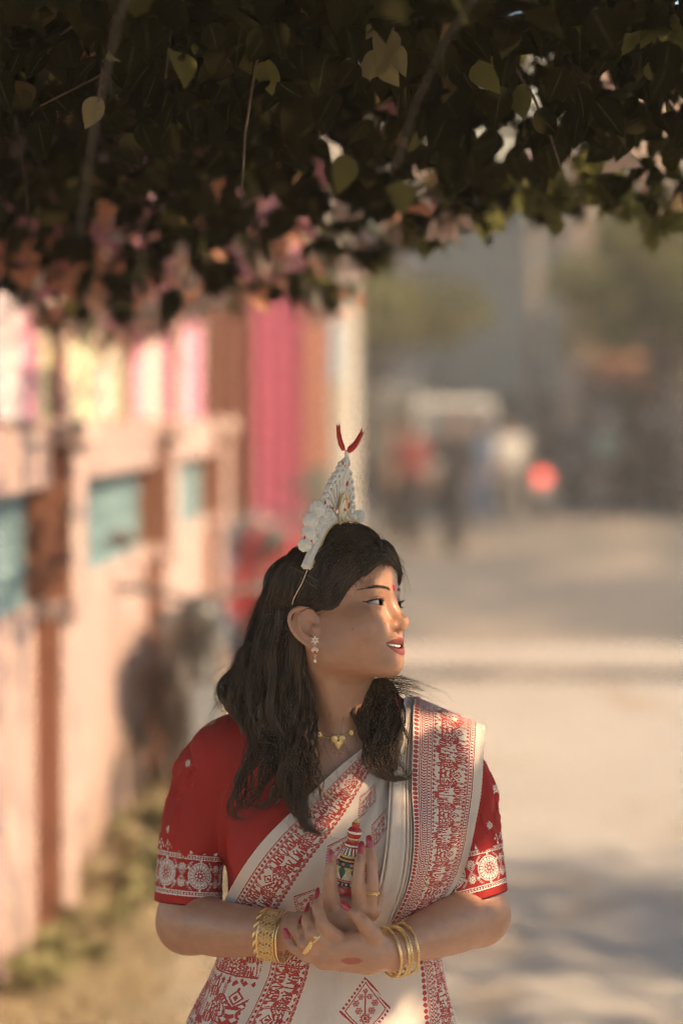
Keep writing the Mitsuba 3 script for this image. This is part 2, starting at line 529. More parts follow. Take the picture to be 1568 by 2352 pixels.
def wide_border(s, t):
    """Red share of the broad border, t from its outer edge, about 75 mm in all."""
    m = line(t, 0.0160, 0.0016)
    m = dr.maximum(m, squares(s, t, 0.0078, 0.0200, 0.0021))
    m = dr.maximum(m, line(t, 0.0240, 0.0016))
    inside = soft(dr.abs(t - 0.0470) - 0.0222)
    m = dr.maximum(m, motif_band(s, t - 0.0240, 0.0460) * inside)
    m = dr.maximum(m, line(t, 0.0706, 0.0016))
    m = dr.maximum(m, soft(dr.abs(fr(s, 0.0086)) * 0.8 + dr.abs(t - 0.0728) - 0.0034) * soft(0.0715 - t))
    return m


def pallu_border(s, t):
    """The end piece over her shoulder: t from its outer (right) edge, about 100 mm."""
    m = line(t, 0.0135, 0.0014)
    m = dr.maximum(m, squares(s, t, 0.0076, 0.0168, 0.0017))
    m = dr.maximum(m, line(t, 0.0200, 0.0014))
    m = dr.maximum(m, motif_band(s, t - 0.0205, 0.0500) * soft(dr.abs(t - 0.0455) - 0.0242))
    m = dr.maximum(m, line(t, 0.0712, 0.0013))
    m = dr.maximum(m, squares(s, t, 0.0064, 0.0742, 0.0016))
    m = dr.maximum(m, line(t, 0.0772, 0.0013))
    chev = smoothstep(-0.2, 0.2, dr.cos((s + dr.abs(t - 0.0815)) * (2 * math.pi / 0.0058))) * soft(dr.abs(t - 0.0815) - 0.0030)
    m = dr.maximum(m, chev)
    m = dr.maximum(m, line(t, 0.0858, 0.0013))
    m = dr.maximum(m, line(t, 0.0884, 0.0012))
    m = dr.maximum(m, dots(s, t, 0.0092, 0.0938, 0.0037))
    return m


def butti(x, y):
    """A spray of blossoms inside a pointed shield, about 6 cm tall."""
    out = dr.abs(x) * 1.25 + dr.abs(y) * (0.9 + 0.2 * smoothstep(0, 0.02, y)) - 0.030
    rim = soft(dr.abs(out) - 0.0022) * smoothstep(-0.4, 0.1, dr.cos((x - y) * (2 * math.pi / 0.0062)))
    rim = dr.maximum(rim, soft(dr.abs(out + 0.0050) - 0.0009))
    m = flower(x, y - 0.0095, 0.0062, 7)
    m = dr.maximum(m, soft(dr.abs(x) - 0.0008) * soft(dr.abs(y + 0.006) - 0.012))
    for cx, cy, r in ((0.0062, 0.0015, 0.0042), (0.0095, -0.0065, 0.0040), (0.0045, -0.0130, 0.0036), (0.0000, -0.0190, 0.0030)):
        m = dr.maximum(m, flower(dr.abs(x) - cx, y - cy, r, 6))
    return dr.clip(rim + m * soft(out + 0.004), 0, 1)


CREAM, RED = (0.61, 0.505, 0.425), (0.37, 0.040, 0.034)


def weave(p):
    return 0.94 + 0.06 * noise(p.x * 900, p.y * 300, p.z * 900)


def saree_field(p, n, uv):
    s, t = uv.x, uv.y
    m = wide_border(s, t)
    fs, ft = fr(s + 0.045 * dr.floor((t - 0.080) / 0.072), 0.094), fr(t - 0.080 - 0.036, 0.072)
    m = dr.maximum(m, butti(ft * 0.88, fs * 0.88) * soft(0.080 - t))
    return mix(CREAM, RED, m) * weave(p)


def saree_pallu(p, n, uv):
    return mix(CREAM, RED, pallu_border(uv.x, uv.y)) * weave(p)


def saree_plain(p, n, uv):
    return mi.Color3f(CREAM) * weave(p)


def saree_skirt(p, n, uv):
    """u: metres round from her right side seam, v: metres down from the waist."""
    u, v = uv.x, uv.y
    edge = 0.228 - 0.16 * v
    m = wide_border(v * 1.0 + 0.03, 0.0735 - edge + u) * soft(u - edge)
    top = wide_border(u, v + 0.010)
    left = soft(u - (edge - 0.074))
    big = motif_band(u * 0.62 + 0.02, fr(v - 0.058, 0.110) * 0.62 + 0.026, 0.052)
    big = dr.maximum(big, line(dr.abs(fr(v - 0.058, 0.110)), 0.0475, 0.0022))
    m = dr.maximum(m, big * left * soft(0.006 - v))
    m = dr.maximum(m, wide_border(u, 0.052 + v) * left * soft(v - 0.010))
    # right-hand border and sprays on the white middle
    r = u - 0.405 - 0.02 * v
    m = dr.maximum(m, pallu_border(v, 0.098 - r) * soft(-r))
    mid = soft(edge + 0.02 - u) * soft(r + 0.02)
    m = dr.maximum(m, butti(fr(u - 0.312, 0.30) * 0.72, fr(v - 0.050, 0.17) * 0.72) * mid)
    return mix(CREAM, RED, m) * weave(p)


BLOUSE, THREAD = (0.36, 0.022, 0.018), (0.70, 0.64, 0.56)


def sleeve_thread(s, v):
    """White embroidery on a sleeve; s: metres round, v: metres up from the hem."""
    m = line(v, 0.0150, 0.0022)
    m = dr.maximum(m, dots(s, v, 0.0046, 0.0180, 0.0014))
    m = dr.maximum(m, line(v, 0.0210, 0.0016))
    P = 0.0600
    x, y = fr(s, P), v - 0.0455
    rho, a = dr.sqrt(x * x + y * y), dr.atan2(y, x)
    m = dr.maximum(m, soft(dr.abs(rho - 0.0190) - 0.0009))
    m = dr.maximum(m, soft(dr.abs(rho - 0.0140) - 0.0032) * dr.select(dr.abs(dr.sin(a * 9)) > 0.30, 1.0, 0.0))
    m = dr.maximum(m, soft(dr.abs(rho - 0.0095) - 0.0006))
    m = dr.maximum(m, soft(dr.abs(rho - 0.0060) - 0.0016) * dr.select(dr.cos(a * 9) > -0.2, 1.0, 0.0))
    m = dr.maximum(m, soft(rho - 0.0020))
    for ang in range(6):
        ca, sa = math.cos(ang * math.pi / 3 + math.pi / 6), math.sin(ang * math.pi / 3 + math.pi / 6)
        m = dr.maximum(m, soft(dr.sqrt(dr.square(x - 0.0222 * ca) + dr.square(y - 0.0222 * sa)) - 0.0021))
    x2 = fr(s + P / 2, P)
    for sy in (0.0125, -0.0125):
        m = dr.maximum(m, flower(x2, y - sy, 0.0066, 7))
    lat = dr.select(dr.cos((x2 + y) * (2 * math.pi / 0.0032)) > 0.15, 1.0, 0.0) * soft(dr.abs(dr.abs(y) - dr.abs(x2) * 1.25 - 0.0015) - 0.0028)
    m = dr.maximum(m, lat * soft(0.0230 - rho) * soft(dr.abs(y) - 0.0215))
    m = dr.maximum(m, line(v, 0.0700, 0.0016))
    m = dr.maximum(m, dots(s, v, 0.0046, 0.0728, 0.0014))
    m = dr.maximum(m, line(v, 0.0756, 0.0016))
    # a fringe of sprigs
    x3, y3 = fr(s, 0.0215), v - 0.0775
    m = dr.maximum(m, soft(dr.sqrt(dr.square(x3) + dr.square(y3 - 0.0030)) - 0.0026))
    for sx, top in ((0.0, 0.0150), (0.0040, 0.0105), (0.0075, 0.0065)):
        ax = dr.abs(x3)
        m = dr.maximum(m, soft(dr.sqrt(dr.square((ax - sx) * 1.8) + dr.square((y3 - top) * 0.9)) - 0.0021))
    m = dr.maximum(m, soft(dr.abs(x3) - 0.0006) * soft(dr.abs(y3 - 0.008) - 0.007))
    # scattered blossoms higher up
    row = dr.floor((v - 0.0850) / 0.0480)
    m = dr.maximum(m, flower(fr(s + 0.038 * row, 0.0760), fr(v - 0.0850 - 0.024, 0.0480), 0.0068, 9) * soft(0.096 - v))
    return dr.clip(m, 0, 1)


def sleeve_color(p, n, uv):
    return mix(BLOUSE, THREAD, sleeve_thread(uv.x, uv.y)) * (0.93 + 0.07 * noise(p.x * 700, p.y * 300, p.z * 700))


def sleeve_height(p, n, uv):
    return sleeve_thread(uv.x, uv.y) + 0.15 * noise(uv.x * 1500, uv.y * 1500)


def blouse_color(p, n, uv):
    return mi.Color3f(BLOUSE) * (0.92 + 0.08 * noise(p.x * 700, p.y * 300, p.z * 700))


def cloth(fn, rough=0.7, sheen=0.3, bump=None):
    b = {'type': 'principled', 'base_color': proc(fn), 'roughness': rough, 'specular': 0.25, 'sheen': sheen, 'sheen_tint': 0.3}
    if bump:
        b = {'type': 'bumpmap', 'arbitrary': proc(bump[0], bump[2]), 'scale': bump[1], 'bsdf': b}
    return {'type': 'twosided', 'bsdf': b}


scene['saree_field_cloth'] = cloth(saree_field, 0.55)
scene['saree_pallu_cloth'] = cloth(saree_pallu, 0.5)
scene['saree_plain_cloth'] = cloth(saree_plain, 0.45)
scene['saree_skirt_cloth'] = cloth(saree_skirt, 0.55)
scene['sleeve_cloth'] = cloth(sleeve_color, 0.75, 0.3, (sleeve_height, 0.0006, 3e-4))
scene['blouse_cloth'] = cloth(blouse_color, 0.75)
# ------------------------------------------------------------------ the flowering climber over the street
RNG = np.random.default_rng(21)


def leaf_mesh(L, W, curl, cup, n=9, m=5, heart=0.35):
    """A pointed oval leaf along +x with its upper side towards +z; returns vertices and triangles."""
    t = np.linspace(0, 1, n)
    wd = np.sin(np.pi * np.clip(t, 0, 1) ** 0.72) ** 0.85 * (1 - 0.35 * t ** 3)
    wd[0], wd[-1] = 0.02, 0.01
    u = np.linspace(-1, 1, m)
    x = (t[:, None] - heart * 0.18 * np.abs(u)[None] ** 1.5 * (1 - t[:, None])) * L
    y = wd[:, None] * u[None] * W / 2
    z = -curl * L * t[:, None] ** 2 + cup * W * (u[None] ** 2) * wd[:, None]
    v = np.stack([x, y, z + 0 * x], -1).reshape(-1, 3)
    return v, grid_faces(n, m, True)


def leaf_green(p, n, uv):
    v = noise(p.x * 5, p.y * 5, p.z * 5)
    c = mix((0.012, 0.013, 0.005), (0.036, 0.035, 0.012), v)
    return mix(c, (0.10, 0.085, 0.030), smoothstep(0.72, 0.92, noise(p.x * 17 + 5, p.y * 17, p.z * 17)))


def leaf_bsdf(fn, trans):
    return {'type': 'principledthin', 'base_color': proc(fn) if callable(fn) else {'type': 'rgb', 'value': fn}, 'roughness': 0.45, 'spec_trans': 0.0, 'diff_trans': trans, 'eta': 1.4}


def veined(p, n, uv):
    u, v = uv.x, uv.y
    mid = 1 - smoothstep(0.010, 0.045, dr.abs(v - 0.5))
    side = 1 - smoothstep(0.0, 0.10, dr.abs(fr(u * 1.0 - dr.abs(v - 0.5) * 0.55, 0.16)) / 0.08)
    c = leaf_green(p, n, uv)
    return mix(c, (0.065, 0.070, 0.030), dr.clip(mid * 0.8 + side * 0.28, 0, 1))


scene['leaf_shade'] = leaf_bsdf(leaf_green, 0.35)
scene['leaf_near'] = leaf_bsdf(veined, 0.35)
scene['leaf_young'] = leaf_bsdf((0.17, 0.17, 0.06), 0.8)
scene['leaf_sunlit'] = leaf_bsdf((0.30, 0.27, 0.15), 0.7)
scene['leaf_dry'] = leaf_bsdf((0.20, 0.14, 0.07), 0.6)
scene['bract_pink'] = leaf_bsdf((0.70, 0.33, 0.40), 0.9)
scene['bract_pale'] = leaf_bsdf((0.76, 0.60, 0.54), 0.9)
scene['bract_coral'] = leaf_bsdf((0.72, 0.36, 0.24), 0.9)
scene['bark'] = {'type': 'principled', 'base_color': proc(lambda p, n, uv: mix((0.06, 0.042, 0.028), (0.14, 0.105, 0.075), fbm(p.x * 30, p.y * 30, p.z * 8, 3))), 'roughness': 0.85}


def at_many(px, py, Y):
    d = FWD + (px - 784)[:, None] * PIX * np.array([1, 0, 0]) - (py - 1176)[:, None] * PIX * UPV
    return EYE + d * (Y / d[:, 1])[:, None]


def scatter(leaf, P, X, Nn, size):
    """Copies of one leaf at the points P, along X, upper side towards Nn."""
    v, f = leaf
    X = X / np.linalg.norm(X, axis=1, keepdims=True)
    Z = Nn - X * (Nn * X).sum(1, keepdims=True); Z /= np.linalg.norm(Z, axis=1, keepdims=True) + 1e-9
    Y = np.cross(Z, X)
    V = P[:, None] + size[:, None, None] * (v[None, :, :1] * X[:, None] + v[None, :, 1:2] * Y[:, None] + v[None, :, 2:] * Z[:, None])
    F = (f[None] + (np.arange(len(P)) * len(v))[:, None, None])
    return V.reshape(-1, 3), F.reshape(-1, 3)


def seen_at(p):
    d = p - EYE
    t = d @ FWD
    return 784 + d[:, 0] / t / PIX, 1176 - (d @ UPV) / t / PIX, t


EDGE_X = [-400, 0, 60, 130, 180, 300, 420, 470, 560, 650, 740, 800, 860, 930, 1000, 1080, 1180, 1240, 1300, 1420, 1500, 1568, 2000]
EDGE_Y = [600, 600, 650, 770, 700, 780, 760, 700, 640, 650, 700, 690, 620, 550, 530, 470, 430, 500, 440, 470, 520, 500, 500]


def sun_hits(p, y0):
    """Where the sunbeam through each point p meets the upright plane at depth y0 (x, z)."""
    t = (p[:, 1] - y0) / -SUN[1]
    q = p - SUN * ((p[:, 1] - y0) / SUN[1])[:, None]
    return q[:, 0], q[:, 2]


def gaps(p):
    """True where a leaf would keep the sun off one of the places that it reaches through the crown."""
    out = np.zeros(len(p), bool)
    for px, py, Y, rx, rz in SUNSPOTS:
        pad = 0.018 if py < 1600 else 0.010
        c = at(px, py, Y)
        q = p - c
        along = q @ SUN
        e = q - along[:, None] * SUN
        r = np.sqrt((e[:, 0] / (rx + pad)) ** 2 + (e[:, 2] / (rz + pad)) ** 2)
        out |= (along > 0.1) & (r < 1.0)
    return out


SUNSPOTS = [(1010, 1650, 3.64, 0.045, 0.010), (1095, 1710, 3.64, 0.020, 0.022), (935, 1665, 3.60, 0.012, 0.030), (815, 1832, 3.56, 0.012, 0.030), (905, 1890, 3.55, 0.008, 0.040), (868, 1915, 3.55, 0.006, 0.018),
            (1085, 1905, 3.60, 0.010, 0.012), (886, 1412, 3.58, 0.006, 0.006), (920, 1412, 3.60, 0.003, 0.004), (908, 1530, 3.60, 0.005, 0.004), (884, 1318, 3.60, 0.006, 0.006), (905, 1450, 3.60, 0.003, 0.003), (940, 2325, 3.55, 0.025, 0.022), (1010, 2310, 3.55, 0.025, 0.022),
            (1140, 2000, 3.62, 0.012, 0.03)]


def make_canopy():
    key = thing('bougainvillea', 'large dark bougainvillea with pink and coral flowers arching over the street and the woman', 'flowering tree')
    rng = RNG
    # main stems rise behind the wall and arch across
    roots = [S(-2.1, 6.2, 0), S(-2.3, 9.4, 0)]
    stems = [
        [(*S(-2.1, 6.2, 0), 0.070), (*S(-2.0, 6.0, 1.4), 0.055), (*S(-1.5, 5.6, 2.35), 0.045), (*S(-0.3, 4.9, 2.85), 0.034), (*S(1.4, 4.2, 2.95), 0.022), (*S(3.0, 3.4, 2.8), 0.012)],
        [(*S(-2.0, 6.1, 1.2), 0.050), (*S(-1.7, 5.2, 2.2), 0.040), (*S(-0.9, 4.2, 2.65), 0.028), (*S(0.4, 3.2, 2.8), 0.018), (*S(1.8, 2.5, 2.7), 0.010)],
        [(*S(-2.3, 9.4, 0), 0.070), (*S(-2.2, 9.2, 1.5), 0.055), (*S(-1.7, 8.6, 2.3), 0.042), (*S(-0.8, 7.6, 2.6), 0.028), (*S(0.3, 6.6, 2.6), 0.016)],
        [(*S(-2.2, 9.2, 1.4), 0.05), (*S(-1.9, 10.4, 2.2), 0.035), (*S(-1.2, 11.6, 2.5), 0.02), (*S(-0.6, 12.6, 2.4), 0.01)],
        [(*S(-1.6, 5.4, 2.3), 0.035), (*S(-1.1, 6.2, 2.40), 0.028), (*S(-0.5, 6.6, 2.50), 0.018), (*S(0.4, 6.6, 2.48), 0.010)],
        [(*S(-0.4, 4.9, 2.85), 0.028), (*S(0.8, 5.3, 2.75), 0.020), (*S(1.9, 5.6, 2.62), 0.012), (*S(2.8, 5.8, 2.5), 0.007)],
    ]
    for i, st in enumerate(stems):
        q = spline(np.array(st), 40)
        w = (meshkit.noise(q[:, :3] * 3.1, 4)[:, None] - 0.5) * 0.10
        obj('stem', mikit.ply(tube(q[:, :3] + w, np.maximum(q[:, 3], 0.006), 9), 'bark', smooth=True), key)
    # twigs through the crown
    tw = []
    for i in range(700):
        x, s = rng.uniform(-2.4, 2.8), rng.uniform(2.4, 6.2)
        if i % 3 == 0:
            x, s = rng.uniform(-2.6, 0.2), rng.uniform(6, 12)
        p0 = np.array([x, s, rng.uniform(2.35, 3.0)])
        d = rng.normal(0, 1, 3) * [1, 1, 0.35] - [0, 0, 0.35]
        d /= np.linalg.norm(d)
        L = rng.uniform(0.25, 0.8)
        g = [p0, p0 + d * L * 0.5 + rng.normal(0, 0.03, 3), p0 + d * L + [0, 0, -0.16 * L] + rng.normal(0, 0.05, 3)]
        q = spline(np.array(g), 9)
        px, py, t = seen_at(q)
        if py.max() > np.interp(px[-1], EDGE_X, EDGE_Y) + 30:
            continue
        tw.append(tube(q, np.linspace(0.0046, 0.0016, 9), 5))
    obj('twigs', mikit.ply(cat(tw), 'bark', smooth=True), key, kind='stuff')

    # ---- places for leaves
    def cloud(n, lo, hi):
        return rng.uniform(lo, hi, (n, 3))
    # leaves added out of view on the sunny side to shade the woman
    bx, by = rng.uniform(300, 1230, 3600), rng.uniform(1120, 2400, 3600)
    b0 = at_many(bx, by, np.full(3600, 3.58))
    shade_leaves = b0 + SUN * ((rng.uniform(2.30, 3.05, 3600) - b0[:, 2]) / SUN[2])[:, None]
    P = np.vstack([cloud(40000, (-2.6, 2.0, 2.10), (2.9, 5.4, 2.95)),
                   cloud(8000, (-2.6, 1.0, 2.30), (2.2, 5.6, 3.1)),
                   cloud(26000, (-2.8, 5.4, 2.06), (0.5, 9.5, 2.75)),
                   cloud(9000, (-2.9, 9.5, 2.0), (-0.7, 13.0, 2.60)),
                   cloud(9000, (0.3, 5.2, 2.12), (3.4, 7.6, 2.75)),
                   shade_leaves])
    clump = meshkit.fbm(P * 2.4, 3, 7)
    px, py, t = seen_at(P)
    edge = np.interp(px, EDGE_X, EDGE_Y) + 90 * (meshkit.fbm(P * 4.0, 2, 3) - 0.5) - 20
    keep = (py < edge - rng.uniform(0, 1, len(P)) ** 2 * 160) | (t < 2.4)
    keep &= (P[:, 0] < 1.25 + 0.25 * np.sin(P[:, 1] * 2)) | (P[:, 1] < 2.9)
    floor = 2.06 + 0.13 * np.clip((5.2 - P[:, 1]) / 1.4, 0, 1) + 0.16 * (meshkit.fbm(P * [2.2, 2.2, 0], 2, 31) - 0.42)
    keep &= P[:, 2] > np.maximum(floor, 2.0 + 0.30 * (3.4 - P[:, 1]))
    keep &= (clump > 0.41 + 0.05 * (P[:, 2] > 2.5)) | (np.arange(len(P)) >= len(P) - 3600)
    far_right = (P[:, 0] > 0.3) & (P[:, 1] > 5.4)
    keep &= ~(far_right & (clump < 0.50))
    # the crown is thinner where the sun reaches the wall, the cloth and the verge beneath it
    def lit_below(P):
        hit = P - SUN * ((P[:, 0] + 1.2) / SUN[0])[:, None]
        wall = (hit[:, 2] > 0.05) & (hit[:, 2] < 1.75) & (hit[:, 1] > 6.2) & (hit[:, 1] < 15)
        hit2 = P - SUN * ((P[:, 0] + 1.6) / SUN[0])[:, None]
        cloth_ = (hit2[:, 2] > 1.7) & (hit2[:, 2] < 2.4) & (hit2[:, 1] > 9) & (P[:, 0] > -1.5)
        low_ = P - SUN * (P[:, 2] / SUN[2])[:, None]
        verge = (low_[:, 0] < 0.1) & (low_[:, 0] > -1.2) & (low_[:, 1] > 6.2)
        return wall, cloth_, verge
    wall, cloth_, verge = lit_below(P)
    q = rng.uniform(0, 1, len(P))
    own = np.arange(len(P)) >= len(P) - 3600
    keep &= own | ~((wall & (q < 0.995)) | (cloth_ & (q < 0.85)) | (verge & (q < 0.85)) | ((P[:, 1] > 6.5) & (P[:, 0] < 0.5) & (P[:, 2] > 2.3) & (q < 0.45)))
    P = P[keep]
    n = len(P)
    size = rng.uniform(0.7, 1.25, n)
    X = rng.normal(0, 1, (n, 3)) * [1, 1, 0.5] - [0, 0, 0.75]
    reach = X / np.linalg.norm(X, axis=1, keepdims=True) * (0.075 * size * (1 + 0.35 * (P[:, 2] > 2.6)))[:, None]
    free = ~(gaps(P + 0.2 * reach) | gaps(P + 0.5 * reach) | gaps(P + 0.85 * reach))
    P, X, size = P[free], X[free], size[free]
    n = len(P)
    N = rng.normal(0, 0.7, (n, 3)) + [0, 0, 1.0]
    kind = rng.uniform(0, 1, n)
    # flowers gather in patches, most of them along the wall
    patch = meshkit.fbm(P * 1.7 + 30, 3, 12)
    left = np.clip((0.2 - P[:, 0]) * 0.9, 0, 1) * np.clip((P[:, 1] - 3.6) * 0.5, 0.06, 1)
    P2 = np.vstack([cloud(13000, (-2.7, 5.6, 1.94), (0.35, 12.0, 2.5)), cloud(6500, (-0.9, 5.4, 2.0), (0.55, 8.0, 2.5)), cloud(2600, (0.2, 5.0, 2.04), (1.3, 7.0, 2.4))])
    px2, py2, t2 = seen_at(P2)
    e2 = np.interp(px2, EDGE_X, EDGE_Y) + np.interp(px2, [0, 760, 900], [50, 40, 10]) + 120 * (meshkit.fbm(P2 * 3.0, 2, 41) - 0.45)
    P2 = P2[(py2 < e2 - rng.uniform(0, 1, len(P2)) ** 2 * 130) & (py2 > 360) & (px2 < 1700) & (meshkit.fbm(P2 * 2.6, 2, 44) > 0.45)]
    wall, cloth_, verge = lit_below(P2)
    P2 = P2[((seen_at(P2)[0] > 430) & (~wall | (rng.uniform(0, 1, len(P2)) < 0.22))) | ~((wall & (rng.uniform(0, 1, len(P2)) < 0.985)) | (cloth_ & (rng.uniform(0, 1, len(P2)) < 0.75)))]
    flower_ = rng.uniform(0, 1, n) < 0.012 + 0.52 * left * np.clip((patch - 0.44) * 5, 0, 1) * np.clip((P[:, 1] - 4.2) * 0.7, 0.05, 1) + 0.10 * (P[:, 1] > 5) * (patch > 0.5)
    px, py, t = seen_at(P)
    near = ~flower_ & (t > 2.9) & (t < 4.4) & (px > -40) & (px < 1610) & (py > -60) & (P[:, 2] < 2.62)
    # the ones hanging lowest in view are the individual leaves
    order = np.argsort(np.where(near, P[:, 2] + 0.10 * np.abs(P[:, 1] - 3.6), 9))[:236]
    big = np.zeros(n, bool); big[order[near[order]]] = True
    bulk = ~flower_ & ~big
    low = leaf_mesh(0.075, 0.056, 0.18, 0.10, 4, 3)
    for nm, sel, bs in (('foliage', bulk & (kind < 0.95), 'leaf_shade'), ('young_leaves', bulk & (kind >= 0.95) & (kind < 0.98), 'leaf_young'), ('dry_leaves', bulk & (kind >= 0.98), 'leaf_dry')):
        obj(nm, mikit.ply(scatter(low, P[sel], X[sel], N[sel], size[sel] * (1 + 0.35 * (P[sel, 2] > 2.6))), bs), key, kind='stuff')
    print('leaves', n, 'near', big.sum(), 'flowers', flower_.sum())
    shapes = [leaf_mesh(0.068, 0.054, 0.22, 0.16, 13, 9), leaf_mesh(0.074, 0.056, 0.10, 0.22, 13, 9), leaf_mesh(0.060, 0.050, 0.32, 0.10, 13, 9)]
    uv = np.stack(np.meshgrid(np.linspace(0, 1, 13), np.linspace(0, 1, 9), indexing='ij'), -1).reshape(-1, 2)
    for i in np.nonzero(big)[0]:
        x = X[i] * [0.8, 0.8, 0.6] - [0, 0, 0.7]
        nn = rng.normal(0, 0.45, 3) + [0, -0.75, 0.45]
        m = scatter(shapes[i % 3], P[i:i + 1], x[None], nn[None], np.array([rng.uniform(0.55, 0.92)]))
        b = 'leaf_near' if kind[i] < 0.95 else ('leaf_young' if kind[i] < 0.985 else 'leaf_dry')
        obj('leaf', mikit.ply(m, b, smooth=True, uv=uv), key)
    # added sprigs below the crown; their paler leaf colours stand for sunlight
    for cx, cy, Y, n_, b in ((862, 130, 3.50, 6, 'leaf_sunlit'), (880, 160, 3.52, 4, 'leaf_sunlit'), (1500, 190, 3.45, 7, 'leaf_young'), (1535, 150, 3.46, 5, 'leaf_young'), (1480, 110, 3.5, 3, 'leaf_sunlit'),
                             (1325, 30, 3.5, 3, 'leaf_young'), (225, 235, 3.6, 3, 'leaf_sunlit'), (640, 110, 3.6, 4, 'leaf_near'), (380, 180, 3.55, 5, 'leaf_near'), (800, 190, 3.5, 4, 'leaf_near')):
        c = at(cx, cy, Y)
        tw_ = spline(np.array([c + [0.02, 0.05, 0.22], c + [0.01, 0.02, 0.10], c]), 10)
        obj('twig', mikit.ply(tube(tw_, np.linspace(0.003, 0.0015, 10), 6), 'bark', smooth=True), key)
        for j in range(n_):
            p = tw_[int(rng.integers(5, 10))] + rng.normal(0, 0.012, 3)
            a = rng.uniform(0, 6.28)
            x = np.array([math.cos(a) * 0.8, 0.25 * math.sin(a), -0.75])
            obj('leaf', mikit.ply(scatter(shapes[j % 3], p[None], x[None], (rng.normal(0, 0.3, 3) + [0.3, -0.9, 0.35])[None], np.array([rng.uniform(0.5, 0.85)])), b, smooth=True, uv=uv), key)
    # loose sprays that hang out of the crown's lower edge
    SP, SX, SN, tw = [], [], [], []
    for i in range(230):
        px0 = rng.uniform(-40, 1600)
        s0 = rng.uniform(6.0, 11.0) if px0 < 480 else (rng.uniform(5.2, 8.0) if px0 < 1000 else rng.uniform(4.6, 6.2))
        py0 = np.interp(px0, EDGE_X, EDGE_Y) + np.interp(px0, [0, 480, 700, 1000], [10, 20, -10, 10]) + rng.normal(0, 22)
        c = at(px0, py0 - 70, s0)
        d = np.array([rng.normal(0.0, 0.5), rng.normal(0, 0.4), -1.0]); d /= np.linalg.norm(d)
        L = rng.uniform(45, 120) * s0 * PIX
        q = spline(np.array([c, c + d * L * 0.5 + rng.normal(0, 0.02, 3), c + d * L + [0.05 * rng.normal(), 0, 0.02]]), 12)
        tw.append(tube(q, np.linspace(0.0030, 0.0010, 12), 5))
        for p in q[3:]:
            for _ in range(2):
                SP.append(p + rng.normal(0, 0.008, 3)); SX.append(rng.normal(0, 1, 3) + [0, 0, -0.6]); SN.append(rng.normal(0, 0.8, 3) + [0, -0.2, 0.7])
    SP, SX, SN = np.array(SP), np.array(SX), np.array(SN)
    which = np.repeat(rng.uniform(0, 1, 230), 18)
    wall, cloth_, verge = lit_below(SP)
    ok = ~(wall | (cloth_ & (rng.uniform(0, 1, len(SP)) < 0.5)))
    SP, SX, SN, which = SP[ok], SX[ok], SN[ok], which[ok]
    spx = seen_at(SP)[0]
    petal = which < np.interp(spx, [0, 420, 560, 1000, 1200], [0.55, 0.50, 0.18, 0.12, 0.10])
    yng = ~petal & (which > np.interp(spx, [0, 600, 1000], [0.85, 0.75, 0.45]))
    obj('hanging_twigs', mikit.ply(cat(tw), 'bark', smooth=True), key, kind='stuff')
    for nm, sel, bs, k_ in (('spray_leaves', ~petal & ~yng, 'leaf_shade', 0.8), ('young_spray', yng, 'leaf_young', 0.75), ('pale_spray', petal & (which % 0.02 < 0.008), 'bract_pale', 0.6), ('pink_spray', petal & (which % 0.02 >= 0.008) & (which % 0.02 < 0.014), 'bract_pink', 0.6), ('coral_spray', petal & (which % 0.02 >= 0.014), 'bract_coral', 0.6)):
        if sel.any():
            obj(nm, mikit.ply(scatter(low, SP[sel], SX[sel], SN[sel], k_ * rng.uniform(0.6, 1.1, sel.sum())), bs), key, kind='stuff')
    # bracts: three papery leaves round a stalk
    q2 = rng.uniform(0, 1, len(P2)) < np.interp(seen_at(P2)[0], [300, 700, 1000], [0.45, 0.22, 0.10])
    L2 = P2[~q2]
    obj('fringe_leaves', mikit.ply(scatter(low, L2, rng.normal(0, 1, (len(L2), 3)) - [0, 0, 0.8], rng.normal(0, 0.7, (len(L2), 3)) + [0, 0, 1], rng.uniform(0.7, 1.2, len(L2))), 'leaf_shade'), key, kind='stuff')
    P2 = P2[q2]
    P = np.vstack([P, P2])
    F = np.r_[np.nonzero(flower_)[0], np.arange(n, n + len(P2))]
    tri = leaf_mesh(0.040, 0.032, 0.10, 0.25, 5, 5, 0.1)
    hue = meshkit.fbm(P[F] * 1.1 + 9, 2, 5) + rng.normal(0, 0.10, len(F))
    for nm, sel, bs in (('pink_bracts', (hue > 0.40) & (hue < 0.54), 'bract_pink'), ('pale_bracts', hue >= 0.54, 'bract_pale'), ('coral_bracts', hue <= 0.40, 'bract_coral')):
        I = F[sel]
        if not len(I):
            continue
        ax = rng.normal(0, 1, (len(I), 3)) + [0.3, -0.6, -0.2]
        ax /= np.linalg.norm(ax, axis=1, keepdims=True)
        a = np.cross(ax, rng.normal(0, 1, (len(I), 3))); a /= np.linalg.norm(a, axis=1, keepdims=True)
        b = np.cross(ax, a)
        ms = []
        for k in range(3):
            th = k * 2 * np.pi / 3
            d = a * math.cos(th) + b * math.sin(th)
            ms.append(scatter(tri, P[I], ax * 0.55 + d * 0.8, ax - 0.4 * d, rng.uniform(0.85, 1.3, len(I))))
        obj(nm, mikit.ply(cat(ms), bs, smooth=True), key, kind='stuff')


make_canopy()
